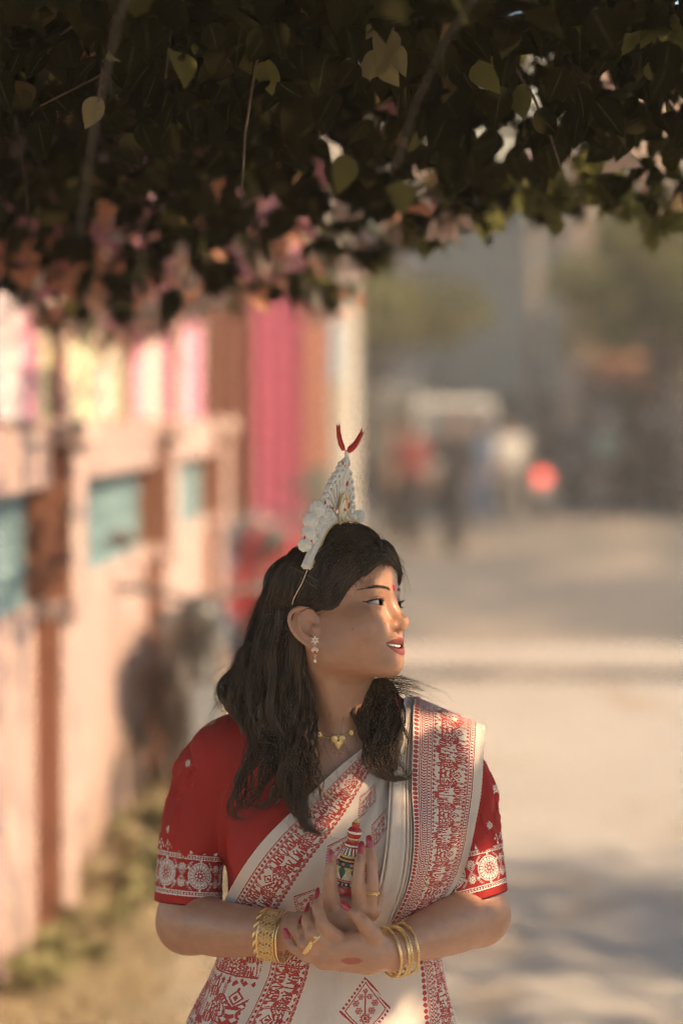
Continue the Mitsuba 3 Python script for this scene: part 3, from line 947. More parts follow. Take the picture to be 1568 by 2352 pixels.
# ------------------------------------------------------------------ tiara, jewellery and the painted box
scene['pith'] = {'type': 'twosided', 'bsdf': {'type': 'principled', 'base_color': proc(lambda p, n, uv: mix((0.66, 0.61, 0.53), (0.82, 0.78, 0.70), fbm(p.x * 300, p.y * 300, p.z * 300, 3))), 'roughness': 0.75, 'specular': 0.2}}
scene['red_felt'] = {'type': 'twosided', 'bsdf': {'type': 'principled', 'base_color': {'type': 'rgb', 'value': [0.50, 0.03, 0.03]}, 'roughness': 0.9, 'sheen': 0.4}}
scene['pearl'] = {'type': 'principled', 'base_color': {'type': 'rgb', 'value': [0.78, 0.75, 0.70]}, 'roughness': 0.18, 'specular': 0.7, 'clearcoat': 0.6}


def on_head(px, py, l):
    """(forward, up) in head coordinates of the point with that sideways place seen at the grid position."""
    d = FWD + (px - 784) * PIX * np.array([1, 0, 0]) - (py - 1176) * PIX * UPV
    # EYE + s d = HEAD_POS + S R (f, l, u)
    A = np.stack([HEAD_SCALE * HEAD_R[:, 0], HEAD_SCALE * HEAD_R[:, 2], -d], 1)
    f, u, s = np.linalg.solve(A, EYE - HEAD_POS - HEAD_SCALE * HEAD_R[:, 1] * l)
    return f, u


def make_tiara():
    t = thing('tiara', 'tall white pith tiara with gold beading on the woman\'s hair, red feathers at its tip', 'tiara')
    rng = np.random.default_rng(3)
    f0, u0 = on_head(776, 1196, 0.0)
    f1, u1 = on_head(794, 1040, 0.0)
    O = head(f0, 0, u0)
    H = head(f1, 0, u1) - O; H /= np.linalg.norm(H)
    Lx = HEAD_R[:, 1] - H * (HEAD_R[:, 1] @ H); Lx /= np.linalg.norm(Lx)
    N = np.cross(Lx, H)
    if N @ HEAD_R[:, 0] < 0:
        N = -N
    Q = frame(N, Lx)                                          # local x: sideways, z: out of the plane

    def lh(cx, cy):
        """Sideways and up place in the tiara's plane of a spot measured on its close-up (4.9 x 1.2245 finer than the grid)."""
        px, py = 637 + cx * 0.16667, 963.7 + cy * 0.16667
        d = FWD + (px - 784) * PIX * np.array([1, 0, 0]) - (py - 1176) * PIX * UPV
        s = ((O - EYE) @ N) / (d @ N)
        q = EYE + d * s - O
        return np.array([q @ Lx, q @ H])

    W = lambda q, o=0.0: O + Lx * q[0] + H * q[1] + N * o

    def disc(q, r, o, th, rot=0.0, lobes=0, depth=0.0):
        a = np.linspace(0, 2 * np.pi, 40, endpoint=False)
        rad = r * (1 + depth * np.cos(lobes * a + rot)) if lobes else r * np.ones(40)
        ring = lambda s, z: np.stack([rad * s * np.cos(a), rad * s * np.sin(a), np.full(40, z)], 1)
        v = np.vstack([ring(0.86, -th / 2), ring(1.0, -th / 4), ring(1.0, th / 4), ring(0.86, th / 2), ring(0.45, th * 0.62), [[0, 0, th * 0.62]], [[0, 0, -th / 2]]])
        f = []
        for k in range(4):
            for j in range(40):
                j2 = (j + 1) % 40
                f += [[k * 40 + j, k * 40 + j2, k * 40 + 40 + j2], [k * 40 + j, k * 40 + 40 + j2, k * 40 + 40 + j]]
        for j in range(40):
            f += [[160 + j, 160 + (j + 1) % 40, 200], [(j + 1) % 40, j, 201]]
        nn = 0.55 * N + 0.85 * np.array([0.1, -1.0, 0.1])
        G = frame(nn, Lx)
        return turned((v, np.array(f)), G, W(q, 0.002) + G[:, 2] * o)

    # band along the hair
    arc = spline([(*lh(*c), 0) for c in ((1125, 1405), (1000, 1392), (850, 1395), (720, 1440), (610, 1560), (530, 1740), (455, 1930), (400, 2060))], 60)[:, :2]
    arc = np.vstack([arc])
    nrm = np.gradient(arc, axis=0); nrm = np.stack([nrm[:, 1], -nrm[:, 0]], 1); nrm /= np.linalg.norm(nrm, axis=1, keepdims=True)
    if (nrm[20] @ np.array([0, 1.0])) < 0:
        nrm = -nrm
    prof = [(-0.001, -0.006), (0.006, -0.007), (0.011, -0.004), (0.011, 0.004), (0.006, 0.008), (-0.001, 0.008)]
    v = np.array([[W(a + m * h, o) for h, o in prof] for a, m in zip(arc, nrm)]).reshape(-1, 3)
    k = len(prof); n = len(arc)
    f = np.array([[i * k + j, i * k + (j + 1) % k, (i + 1) * k + (j + 1) % k, (i + 1) * k + j] for i in range(n - 1) for j in range(k)])
    ends = [[0, j + 1, j] for j in range(1, k - 1)] + [[(n - 1) * k, (n - 1) * k + j, (n - 1) * k + j + 1] for j in range(1, k - 1)]
    obj('band', mikit.ply((v, np.vstack([f[:, [0, 1, 2]], f[:, [0, 2, 3]], ends])), 'pith', smooth=40), t)
    ms = []
    d = np.r_[0, np.cumsum(np.linalg.norm(np.diff(arc, axis=0), axis=1))]
    for s in np.arange(0.002, d[-1] - 0.001, 0.0031):
        q = np.array([np.interp(s, d, arc[:, 0]), np.interp(s, d, arc[:, 1])])
        ms.append(ball(W(q + np.array([0, 0.0015]), 0.0092), 0.00155, 1))
    obj('gold_beading', mikit.ply(cat(ms), 'gold', smooth=True), t)
    # whorled rosettes over the band
    for c, r in (((520, 1235), 0.0125), ((425, 1395), 0.0120), ((398, 1560), 0.0110), ((345, 1725), 0.0105), ((1085, 1345), 0.0110), ((600, 1330), 0.0105), ((690, 1335), 0.0085), ((500, 1500), 0.0095), ((955, 1335), 0.0080), ((445, 1640), 0.0085), ((560, 1420), 0.0090)):
        q = lh(*c)
        ms = [disc(q, r, 0.003, 0.007, rng.uniform(0, 6), 9, 0.06), disc(q, r * 0.68, 0.0075, 0.004, rng.uniform(0, 6), 7, 0.08), disc(q, r * 0.40, 0.0100, 0.003, 0, 5, 0.1)]
        e = obj('rosette', mikit.ply(cat(ms), 'pith', smooth=35), t)
        obj('pearl', mikit.ply(ball(W(q, 0.0125), 0.0021, 2), 'pearl', smooth=True), e)
    # backing fan, rays and their square ends
    rays = [(640, 1200), (655, 1085), (695, 960), (748, 860), (802, 780), (850, 700), (880, 640), (930, 600), (955, 745), (975, 860), (985, 960), (995, 1065), (1000, 1205)]
    foot = lh(826, 1330)
    for i, c in enumerate(rays):
        tip = lh(*c)
        d = tip - foot; L = np.linalg.norm(d); d /= L
        s = np.array([-d[1], d[0]])
        a0, w = foot + d * min(0.012, L * 0.3), 0.0022
        b = [W(a0 - s * w * 0.6, -0.002), W(a0 + s * w * 0.6, -0.002), W(tip + s * w, -0.002), W(tip - s * w, -0.002), W(a0 - s * w * 0.6, 0.003), W(a0 + s * w * 0.6, 0.003), W(tip + s * w, 0.004), W(tip - s * w, 0.004)]
        h = trimesh.convex.convex_hull(np.array(b))
        e = obj('ray', mikit.ply((np.array(h.vertices), np.array(h.faces)), 'pith', smooth=False), t)
        z = 0.0062 if i % 2 else 0.0070
        bx = trimesh.convex.convex_hull(np.array([W(tip + d * (x * 0.0052) + s * (y * z), o) for x in (-1, 1.15) for y in (-1, 1) for o in (-0.003, 0.0055)] + [W(tip + d * 0.009, 0.001)]))
        obj('ray_end', mikit.ply((np.array(bx.vertices), np.array(bx.faces)), 'pith', smooth=False), e)
        obj('stone', mikit.ply(ball(W(tip, 0.0062), (0.0024, 0.0024, 0.0024), 2), 'silver_stone', smooth=False), e)
    tip = lh(930, 440)
    pts = [W(lh(848, 1180) * [1, 1], 0.002), W(lh(892, 800), 0.003), W(lh(930, 560), 0.003), W(tip, 0.002)]
    g = spline(np.array([(*p, r) for p, r in zip(pts, (0.0050, 0.0046, 0.0038, 0.0020))]), 30)
    obj('spire', mikit.ply(tube(g[:, :3], g[:, 3], 8), 'pith', smooth=40), t)
    for c, L in (((842, 600), 0.004), ((930, 610), 0.006), ((900, 880), 0.008), ((925, 1180), 0.010), ((600, 1135), 0.006), ((405, 1680), 0.007), ((312, 1620), 0.006), ((700, 1210), 0.004)):
        q = lh(*c)
        v, ff = ball((0, 0, 0), (0.0013, L * 0.55, 0.0013), 2)
        obj('red_leaf', mikit.ply(turned((v, ff), np.stack([Lx, H, N], 1), W(q, 0.0075)), 'red_felt', smooth=True), t)
    # oval medallion in a ring of gold beads
    q = lh(826, 1235)
    v, ff = ball((0, 0, 0), (0.0105, 0.0225, 0.0035), 3)
    e = obj('medallion', mikit.ply(turned((v, ff), np.stack([Lx, H, N], 1), W(q, 0.0085)), 'pith', smooth=True), t)
    ms = [ball(W(q + np.array([0.0125 * math.cos(a), 0.0245 * math.sin(a)]), 0.010), 0.0017, 1) for a in np.linspace(0, 2 * np.pi, 40, endpoint=False)]
    obj('bead_ring', mikit.ply(cat(ms), 'gold', smooth=True), e)
    a = np.linspace(0, 2 * np.pi, 40)
    obj('inner_ring', mikit.ply(tube(np.array([W(q + np.array([0.0068 * math.cos(x), 0.0175 * math.sin(x)]), 0.0115) for x in a]), 0.0008, 6), 'gold', smooth=True), e)
    obj('centre_stone', mikit.ply(ball(W(q, 0.0125), (0.0020, 0.0022, 0.0026), 2), 'ruby', smooth=False), e)
    # feathers
    for tipc, bend in (((825, 120), -70), ((1140, 185), 60)):
        base, tp = lh(925, 430), lh(*tipc)
        mid = (base + tp) / 2 + np.array([0.004 * np.sign(bend), -0.004])
        c = spline(np.array([(*base, 0), (*mid, 0), (*tp, 0)]), 40)[:, :2]
        P, R = [], []
        for i in range(3, 40):
            d = c[min(i + 1, 39)] - c[i - 1]; d /= np.linalg.norm(d)
            s = np.array([-d[1], d[0]])
            for sg in (-1, 1):
                for k in range(5):
                    ln = 0.0105 * (1 - 0.45 * abs(i / 39 - 0.45)) * rng.uniform(0.7, 1.1)
                    a0 = W(c[i], 0.002)
                    e_ = c[i] + d * ln * 0.8 + s * sg * ln * 0.62
                    P.append([a0, (a0 + W(e_, 0.002)) / 2 + N * rng.normal(0, 0.0003), W(e_, 0.002 + rng.normal(0, 0.0005))]); R.append([0.0009, 0.0008, 0.0004])
        m = cat([strand_mesh(np.array(P), np.array(R)), tube(np.array([W(x, 0.002) for x in c]), np.linspace(0.0008, 0.0003, 40), 5)])
        obj('feather', mikit.ply(m, 'red_felt', smooth=True), t)
    # the wire that ties it behind the ear
    w = spline(np.array([W(lh(400, 2055), 0.002), hd((702, 1318), 0.009), hd((693, 1340), 0.009), hd((681, 1362), 0.009), hd((673, 1380), 0.009), hd((672, 1396), 0.007)]), 40)
    obj('wire', mikit.ply(tube(w, 0.00095, 6), 'pink_gold', smooth=True), t)
    for (a, b) in (((669, 1302), (731, 1335)), ((688, 1325), (729, 1352)), ((632, 1368), (662, 1394))):
        p0, p1 = hd(a, 0.0085), hd(b, 0.0085)
        mid = hd(((a[0] + b[0]) / 2, (a[1] + b[1]) / 2), 0.0095)
        obj('hair_pin', mikit.ply(tube(spline(np.array([p0, mid, p1]), 14), 0.00075, 6), 'pin_metal', smooth=True), None, 'thin dark hairpin in the woman\'s hair ' + {669: 'just under the tiara band', 688: 'crossing the tiara wire', 632: 'behind the top of her ear'}[a[0]], 'hairpin', 'hairpins')


scene['silver_stone'] = {'type': 'principled', 'base_color': {'type': 'rgb', 'value': [0.55, 0.54, 0.52]}, 'metallic': 0.9, 'roughness': 0.18}
scene['cream_gold'] = {'type': 'principled', 'base_color': {'type': 'rgb', 'value': [0.72, 0.60, 0.42]}, 'metallic': 0.5, 'roughness': 0.25}
scene['pink_gold'] = {'type': 'principled', 'base_color': {'type': 'rgb', 'value': [0.72, 0.50, 0.38]}, 'metallic': 0.6, 'roughness': 0.4}
scene['pin_metal'] = {'type': 'principled', 'base_color': {'type': 'rgb', 'value': [0.16, 0.12, 0.08]}, 'metallic': 0.8, 'roughness': 0.35}


def ring_mesh(c, axis, R, r, sides=10, n=64, squash=1.0, x=(1, 0, 0)):
    F = frame(axis, x)
    a = np.linspace(0, 2 * np.pi, n, endpoint=False)
    p = np.asarray(c) + R * np.cos(a)[:, None] * F[:, 0] + R * squash * np.sin(a)[:, None] * F[:, 1]
    return tube(p, r, sides, closed=True)


def make_jewels():
    rng = np.random.default_rng(8)
    X, Z = np.array([1.0, 0, 0]), np.array([0, 0, 1.0])
    side = HEAD_R[:, 0]; outw = -HEAD_R[:, 1]                       # along the ear and away from her head
    # earring
    e = thing('earring', 'gold and white flower drop earring hanging from the woman\'s visible ear', 'earring')
    c = skin_at(723, 1470) + np.array([0, -0.0035, 0])
    F = np.stack([X, Z, np.array([0, -1.0, 0])], 1)
    for k in range(6):
        a = k * math.pi / 3 + math.pi / 6
        v, f = ball((0.0037, 0, 0), (0.0030, 0.0018, 0.0013), 2)
        Rz = np.array([[math.cos(a), -math.sin(a), 0], [math.sin(a), math.cos(a), 0], [0, 0, 1]])
        obj('petal', mikit.ply(turned((v, f), F @ Rz, c), 'cream_gold', smooth=False), e)
    obj('rim', mikit.ply(cat([ring_mesh(c + Z * 0.0068, [0, -1, 0], 0.0021, 0.0006), ring_mesh(c - Z * 0.0075, [0, -1, 0], 0.0020, 0.0006), ring_mesh(c, [0, -1, 0], 0.0030, 0.0006)]), 'pink_gold', smooth=True), e)
    obj('red_stone', mikit.ply(ball(c + Z * 0.0068, (0.0016, 0.0012, 0.0016), 2), 'ruby', smooth=False), e)
    d = c - Z * 0.0165
    for x, tilt, s in ((-0.0055, 0.75, 0.8), (-0.0028, 0.4, 0.95), (0.0, 0, 1.05), (0.0028, -0.4, 0.95), (0.0055, -0.75, 0.8)):
        v, f = ball((0, -0.0040, 0), (0.0026 * s, 0.0052 * s, 0.0014), 2)
        Rz = np.array([[math.cos(tilt), math.sin(tilt), 0], [-math.sin(tilt), math.cos(tilt), 0], [0, 0, 1]])
        obj('lotus_petal', mikit.ply(turned((v, f), F @ Rz, d + Z * 0.006), 'pink_gold', smooth=False), e)
    obj('red_drop', mikit.ply(ball(d - Z * 0.0015 - np.array([0, 0.0016, 0]), (0.0016, 0.0012, 0.0021), 2), 'ruby', smooth=False), e)
    obj('link', mikit.ply(cat([ring_mesh(d - Z * 0.0065, [0, -1, 0], 0.0016, 0.0005), tube([d - Z * 0.008, d - Z * 0.0125], 0.0005, 6)]), 'pink_gold', smooth=True), e)
    obj('bead', mikit.ply(ball(d - Z * 0.0148, 0.0026, 2), 'pearl', smooth=True), e)
    # necklace with a heart-shaped pendant
    e = thing('necklace', 'short gold necklace with a filigree heart pendant at the woman\'s throat', 'necklace')
    line = [(722, 1664), (733, 1685), (752, 1695), (776, 1690), (795, 1688), (808, 1681), (822, 1664)]
    pts = np.array([skin_at(*p) + np.array([0, -0.0025, 0]) for p in line])
    c = spline(pts, 80)
    obj('chain', mikit.ply(cat([ball(p, 0.0012, 1) for p in c]), 'gold', smooth=True), e)
    pc = skin_at(777, 1703) + np.array([0, -0.0045, 0])
    hs = []
    for x, y, r in ((-0.0058, 0.0040, 0.0056), (0.0058, 0.0040, 0.0056), (0, -0.0035, 0.0058), (-0.0030, 0.0, 0.0052), (0.0030, 0.0, 0.0052), (0, -0.0090, 0.0030)):
        hs.append(ball(pc + X * x + Z * y, (r, 0.0013, r), 2))
    obj('pendant', mikit.ply(cat(hs), 'gold', smooth=True), e)
    fil = []
    for x, y, r in ((-0.0058, 0.0045, 0.0044), (0.0058, 0.0045, 0.0044), (-0.0058, 0.0045, 0.0020), (0.0058, 0.0045, 0.0020), (0, -0.0040, 0.0042), (-0.0085, 0.0000, 0.0022), (0.0085, 0, 0.0022), (0, -0.0085, 0.0022), (0, 0.0085, 0.0022)):
        fil.append(ring_mesh(pc + X * x + Z * y - np.array([0, 0.0014, 0]), [0, -1, 0], r, 0.0006, 6, 28))
    obj('filigree', mikit.ply(cat(fil), 'gold', smooth=True), e)
    obj('red_stone', mikit.ply(ball(pc - np.array([0, 0.0022, 0]) + Z * 0.002, (0.0016, 0.0011, 0.0016), 2), 'ruby', smooth=False), e)
    for px, py in ((733, 1687), (807, 1683)):
        q = skin_at(px, py) + np.array([0, -0.0035, 0])
        obj('side_link', mikit.ply(cat([ball(q + X * 0.0022 * math.cos(a) + Z * 0.0026 * math.sin(a), (0.0022, 0.0012, 0.0022), 1) for a in np.linspace(0, 6.28, 7)[:-1]]), 'gold', smooth=True), e)
    for k, (px, py) in enumerate(((764, 1724), (772, 1730), (779, 1734), (786, 1729), (792, 1722))):
        obj('drop_bead', mikit.ply(ball(skin_at(px, py) + np.array([0, -0.003, 0]), 0.0015, 1), 'gold', smooth=True), e)
    # long bead chain lying on the saree
    e = thing('bead_chain', 'long thin gold bead chain crossing the edge of the saree below the woman\'s neck', 'chain')
    line = [(706, 1772), (716, 1788), (730, 1802), (745, 1818), (760, 1832), (768, 1840)]
    c = spline(np.array([at(x, y, float(DR(x, y)) - 0.0135) for x, y in line]), 44)
    obj('beads', mikit.ply(cat([ball(p, 0.0014, 1) for p in c]), 'gold', smooth=True), e)
    # gold chain at her waist
    e = thing('waist_chain', 'gold floral waist chain showing between the woman\'s saree and her left wrist', 'waist chain')
    line = [(872, 2148), (892, 2140), (912, 2130), (930, 2120), (948, 2110), (962, 2100)]
    c = spline(np.array([at(x, y, float(DR(x, y)) - 0.034) for x, y in line]), 9)
    for p in c:
        obj('flower', mikit.ply(cat([ball(p + X * 0.0036 * math.cos(a) + Z * 0.0036 * math.sin(a), (0.0030, 0.0016, 0.0030), 1) for a in np.linspace(0, 6.28, 6)[:-1]] + [ball(p - np.array([0, 0.0016, 0]), 0.0022, 1)]), 'gold', smooth=True), e)
    # four bangles on her left wrist
    ax = np.array([-0.86, -0.48, -0.10])
    info = [(1120, 1225, 3.468, 0.0360, 'nearest her hand'), (1178, 1222, 3.482, 0.0355, 'second from her hand'), (1205, 1215, 3.494, 0.0350, 'third from her hand'), (1262, 1190, 3.508, 0.0365, 'set apart, nearest her elbow')]
    for k, (cx, cy, Y, R, which) in enumerate(info):
        c = np.array(hj(cx, cy, Y, 1)[:3])
        a = ax + rng.normal(0, 0.03, 3)
        b = thing('bangle', f'plain gold bangle on the woman\'s left wrist, {which}', 'bangle', 'gold bangles on the left wrist')
        scene[b] = mikit.ply(cat([ring_mesh(c, a, R, 0.00165), ring_mesh(c + a / np.linalg.norm(a) * 0.0016, a, R * 0.992, 0.0010)]), 'gold', smooth=True)
        F = frame(a)
        bars = []
        for th in np.linspace(0, 2 * np.pi, 24, endpoint=False):
            if rng.uniform() < 0.75:
                for o in (-0.0022, 0, 0.0022):
                    w = th + o / R * 1.2
                    bars.append(ring_mesh(c + R * (math.cos(w) * F[:, 0] + math.sin(w) * F[:, 1]), -math.sin(w) * F[:, 0] + math.cos(w) * F[:, 1], 0.0021, 0.00045, 6, 14))
        obj('grooves', mikit.ply(cat(bars), 'gold', smooth=True), b)
    # broad cuff on her right wrist
    e = thing('cuff_bracelet', 'broad gold filigree cuff with pointed leaves on the woman\'s right wrist', 'bracelet')
    c = at(630, 2150, 3.515)
    ax = np.array([0.93, -0.34, -0.06]); ax /= np.linalg.norm(ax)
    F = frame(ax, Z)
    R = 0.0365
    pos = lambda th, s, rr=R: c + ax * s + rr * (math.cos(th) * F[:, 0] + math.sin(th) * F[:, 1])
    for s, r in ((0.0165, 0.0017), (0.0120, 0.0012), (-0.0130, 0.0015)):
        obj('hoop', mikit.ply(ring_mesh(c + ax * s, ax, R + 0.001, r, 8, 72, x=Z), 'gold', smooth=True), e)
    ms = []
    for k in range(30):
        th = k * 2 * np.pi / 30
        for s in (-0.008, -0.003, 0.002, 0.007):
            q = pos(th + 0.1 * (s * 100 % 1), s)
            nn = (q - c) - ax * ((q - c) @ ax)
            ms.append(ring_mesh(q, nn, 0.0030, 0.0008, 6, 14))
            if k % 2:
                ms.append(ball(q + nn * 0.02, 0.0016, 1))
    obj('filigree', mikit.ply(cat(ms), 'gold', smooth=True), e)
    for k in range(16):
        th = k * 2 * np.pi / 16
        q = spline(np.array([(*pos(th, -0.012), 0.0022), (*pos(th + 0.14, -0.0165, R + 0.0005), 0.0026), (*pos(th + 0.34, -0.0205, R - 0.0005), 0.0010)]), 10)
        obj('leaf', mikit.ply(tube(q[:, :3], q[:, 3], 7), 'gold', smooth=True), e)
    # rings
    e = thing('finger_ring', 'thin double gold ring on the middle finger of the upright hand', 'ring')
    c = np.array(hj(988, 738, 3.452, 1)[:3])
    scene[e] = mikit.ply(cat([ring_mesh(c, [0.05, 0, 1], 0.0100, 0.0010), ring_mesh(c - Z * 0.0022, [0.05, 0, 1], 0.0100, 0.0010), ball(c + np.array([0.006, -0.0085, -0.004]), 0.0016, 1)]), 'gold', smooth=True)
    e = thing('finger_ring', 'narrow gold ring with a knot on the middle finger of the lower hand', 'ring')
    q0, q1 = np.array(LEFT_FINGERS['middle'][0][:3]), np.array(LEFT_FINGERS['middle'][1][:3])
    c = q0 + (q1 - q0) * 0.82
    scene[e] = mikit.ply(cat([ring_mesh(c, q1 - q0, 0.0113, 0.0011), ball(c + np.array([0, -0.0113, 0.001]), (0.0028, 0.0016, 0.0018), 1)]), 'gold', smooth=True)
    e = thing('finger_ring', 'wide gold ring with a flat bar on the ring finger of the lower hand', 'ring')
    q0, q1 = np.array(LEFT_FINGERS['ring'][0][:3]), np.array(LEFT_FINGERS['ring'][1][:3])
    c = q0 + (q1 - q0) * 0.80
    d = (q1 - q0) / np.linalg.norm(q1 - q0)
    up = np.cross(d, [0, -1.0, 0]); up /= np.linalg.norm(up)
    bar = trimesh.convex.convex_hull(np.array([c + np.array([0, -0.0118, 0.0]) + d * x * 0.0022 + up * y * 0.0105 + np.array([0, -1, 0]) * z * 0.0012 for x in (-1, 1) for y in (-1, 1) for z in (-1, 1)]))
    scene[e] = mikit.ply(cat([ring_mesh(c, q1 - q0, 0.0112, 0.0015), (np.array(bar.vertices), np.array(bar.faces))]), 'gold', smooth=35)


def box_paint(p, n, uv):
    """Painted bands of the wooden box: uv.x turns round it, uv.y runs from 0 at its foot to 1 at its tip."""
    a, h = uv.x * 2 * math.pi, uv.y
    red, green, cream, yellow, dark, pink = (0.42, 0.035, 0.030), (0.055, 0.13, 0.075), (0.72, 0.64, 0.50), (0.62, 0.42, 0.12), (0.025, 0.06, 0.04), (0.62, 0.24, 0.22)
    band = lambda lo, hi: smoothstep(lo - 0.002, lo + 0.002, h) * (1 - smoothstep(hi - 0.002, hi + 0.002, h))
    c = mi.Color3f(red)
    ca = lambda k: dr.cos(a * k)
    c = mix(c, pink, band(0.055, 0.150) * smoothstep(0.05, 0.25, dr.cos(a * 3) - dr.square((h - 0.100) / 0.045)))
    c = mix(c, dark, band(0.165, 0.215))
    c = mix(c, cream, band(0.175, 0.205) * smoothstep(0.35, 0.55, ca(16)))
    c = mix(c, pink, band(0.222, 0.240))
    c = mix(c, cream, band(0.250, 0.410))
    tri = dr.abs(fr(a, 2 * math.pi / 6)) / (2 * math.pi / 12)
    c = mix(c, green, band(0.250, 0.410) * smoothstep(-0.04, 0.04, (h - 0.250) / 0.160 - tri))
    c = mix(c, yellow, band(0.290, 0.410) * smoothstep(-0.04, 0.04, tri - 0.25 - (0.41 - h) / 0.16) * 0.8)
    c = mix(c, dark, band(0.405, 0.470))
    c = mix(c, pink, band(0.420, 0.455) * smoothstep(0.3, 0.5, ca(9)))
    c = mix(c, yellow, band(0.475, 0.492))
    c = mix(c, dark, band(0.500, 0.518))
    c = mix(c, yellow, band(0.520, 0.545))
    stripes = smoothstep(-0.1, 0.1, ca(14))
    c = mix(c, mix(mix(red, green, smoothstep(-0.1, 0.1, ca(7))), cream, stripes), band(0.548, 0.635))
    c = mix(c, cream, band(0.655, 0.680))
    c = mix(c, yellow, band(0.735, 0.755))
    c = mix(c, cream, band(0.815, 0.842))
    c = mix(c, yellow, band(0.950, 1.01))
    return c


scene['box_paint'] = {'type': 'principled', 'base_color': proc(box_paint), 'roughness': 0.3, 'specular': 0.5, 'clearcoat': 0.4}


def make_box():
    a0, a1 = at(789, 2062, 3.492), at(819.5, 1880, 3.485)
    L = np.linalg.norm(a1 - a0)
    prof = [(0.0005, 0), (22, 0), (24, 0.02), (22, 0.05), (25, 0.10), (24.5, 0.15), (23, 0.165), (25.5, 0.19), (24, 0.215), (25.5, 0.23), (28.5, 0.30), (29.5, 0.37), (28, 0.41), (29, 0.44), (26, 0.47), (23.5, 0.485), (24, 0.495),
            (21.5, 0.505), (23, 0.53), (21, 0.548), (18.5, 0.60), (14.5, 0.640), (18, 0.655), (19, 0.668), (17.5, 0.685), (13.0, 0.700), (13, 0.735), (11.5, 0.757), (14.5, 0.78), (16.5, 0.815), (16.2, 0.845), (12.5, 0.875), (7, 0.892), (8.5, 0.905), (9.6, 0.925), (8.2, 0.950), (4.0, 0.962), (3.6, 0.975), (2.8, 0.99), (0.3, 1.0)]
    p = np.array(prof); 
    hh = np.linspace(0, 1, 260)
    r = np.interp(hh, p[:, 1], p[:, 0])
    from scipy.ndimage import gaussian_filter1d
    r = gaussian_filter1d(r, 1.6); r[0] = 0.3; r[-1] = 0.2
    F = frame(a1 - a0, (1, 0, 0))
    key = thing('painted_box', 'tall turned vermilion box painted in red, green and cream bands, held in the woman\'s fingers', 'painted box')
    n = 65
    ang = np.linspace(0, 2 * np.pi, n)

    def part(lo, hi):
        m = (hh >= lo) & (hh <= hi)
        R, Hh = r[m] * MM, hh[m]
        v = a0 + Hh[:, None, None] * (a1 - a0) + R[:, None, None] * (np.cos(ang)[None, :, None] * F[:, 0] + np.sin(ang)[None, :, None] * F[:, 1])
        uv = np.stack(np.broadcast_arrays(ang[None] / (2 * np.pi), Hh[:, None]), -1)
        return mikit.ply((v.reshape(-1, 3), grid_faces(m.sum(), n, True)), 'box_paint', smooth=True, uv=uv.reshape(-1, 2))
    obj('body', part(0, 0.500), key)
    obj('lid', part(0.496, 0.700), key, 'striped red, yellow and green lid')
    obj('knob', part(0.696, 1.0), key, 'red and white stacked knob')
# ------------------------------------------------------------------ behind: cloth fence, gate drapes, vehicles, people, houses
def plain(name, rgb, rough=0.6, spec=0.3, **k):
    scene[name] = {'type': 'twosided', 'bsdf': {'type': 'principled', 'base_color': {'type': 'rgb', 'value': list(rgb)}, 'roughness': rough, 'specular': spec, **k}}
    return name


def hanging_cloth(w0, s0, w1, s1, z0, z1, pleat, depth, n=240, seed=0):
    a, b = S(w0, s0), S(w1, s1)
    t = np.linspace(0, 1, n)
    L = np.linalg.norm(b - a)
    nrm = np.cross(b - a, [0, 0, 1]); nrm /= np.linalg.norm(nrm)
    z = np.linspace(z0, z1, 12)
    ph = t * L / pleat * 2 * np.pi + 1.3 * np.sin(t * 17 + seed)
    v = a + t[:, None, None] * (b - a) + np.array([0, 0, 1]) * z[None, :, None] + nrm * (depth * np.sin(ph[:, None] + 0.25 * np.sin(z * 3)[None]) * (1.1 - 0.35 * (z - z0) / (z1 - z0))[None])[..., None]
    uv = np.stack(np.broadcast_arrays((t * L)[:, None], z[None]), -1)
    return v.reshape(-1, 3), grid_faces(n, 12), uv.reshape(-1, 2)


def stripes(p, n, uv):
    k = cell_rand(dr.floor(uv.x / 0.42 + 0.3))
    c = dr.select(k < 0.36, mi.Color3f(0.74, 0.30, 0.42), dr.select(k < 0.72, mi.Color3f(0.82, 0.74, 0.48), mi.Color3f(0.80, 0.70, 0.68)))
    return c * (0.95 + 0.05 * noise(uv.x * 30, uv.y * 4))


scene['striped_cloth'] = {'type': 'twosided', 'bsdf': {'type': 'principled', 'base_color': proc(stripes), 'roughness': 0.7, 'sheen': 0.3}}
plain('magenta_cloth', (0.44, 0.115, 0.165), 0.75)
plain('brown_cloth', (0.20, 0.085, 0.055), 0.8)
plain('bamboo', (0.16, 0.085, 0.045), 0.6)
fence = thing('cloth_fence', 'pleated pink, cream and yellow festival cloth hung behind the boundary wall', 'cloth fence')
v, f, uv = hanging_cloth(-1.62, 8.2, -1.62, 19.2, 1.35, 2.62, 0.26, 0.035, 460)
obj('cloth', mikit.ply((v, f), 'striped_cloth', smooth=True, uv=uv), fence)
for s in (8.4, 10.9, 13.6, 16.3, 19.1):
    obj('bamboo_pole', mikit.ply(tube([S(-1.56, s, 0), S(-1.56, s, 1.4), S(-1.55, s, 2.9)], 0.028, 8), 'bamboo', smooth=True), fence)
obj('bamboo_rail', mikit.ply(tube([S(-1.56, 8.3, 2.62), S(-1.56, 14, 2.60), S(-1.56, 19.2, 2.62)], 0.024, 8), 'bamboo', smooth=True), fence)
gate = thing('festival_gate', 'tall gate of brown and magenta drapes at the far end of the peach wall', 'gate')
v, f, uv = hanging_cloth(-1.62, 19.4, -1.18, 19.4, 0.0, 3.4, 0.16, 0.03, 80, 2)
obj('brown_drape', mikit.ply((v, f), 'brown_cloth', smooth=True), gate)
v, f, uv = hanging_cloth(-1.20, 19.36, -0.80, 19.36, 0.0, 3.4, 0.13, 0.03, 80, 5)
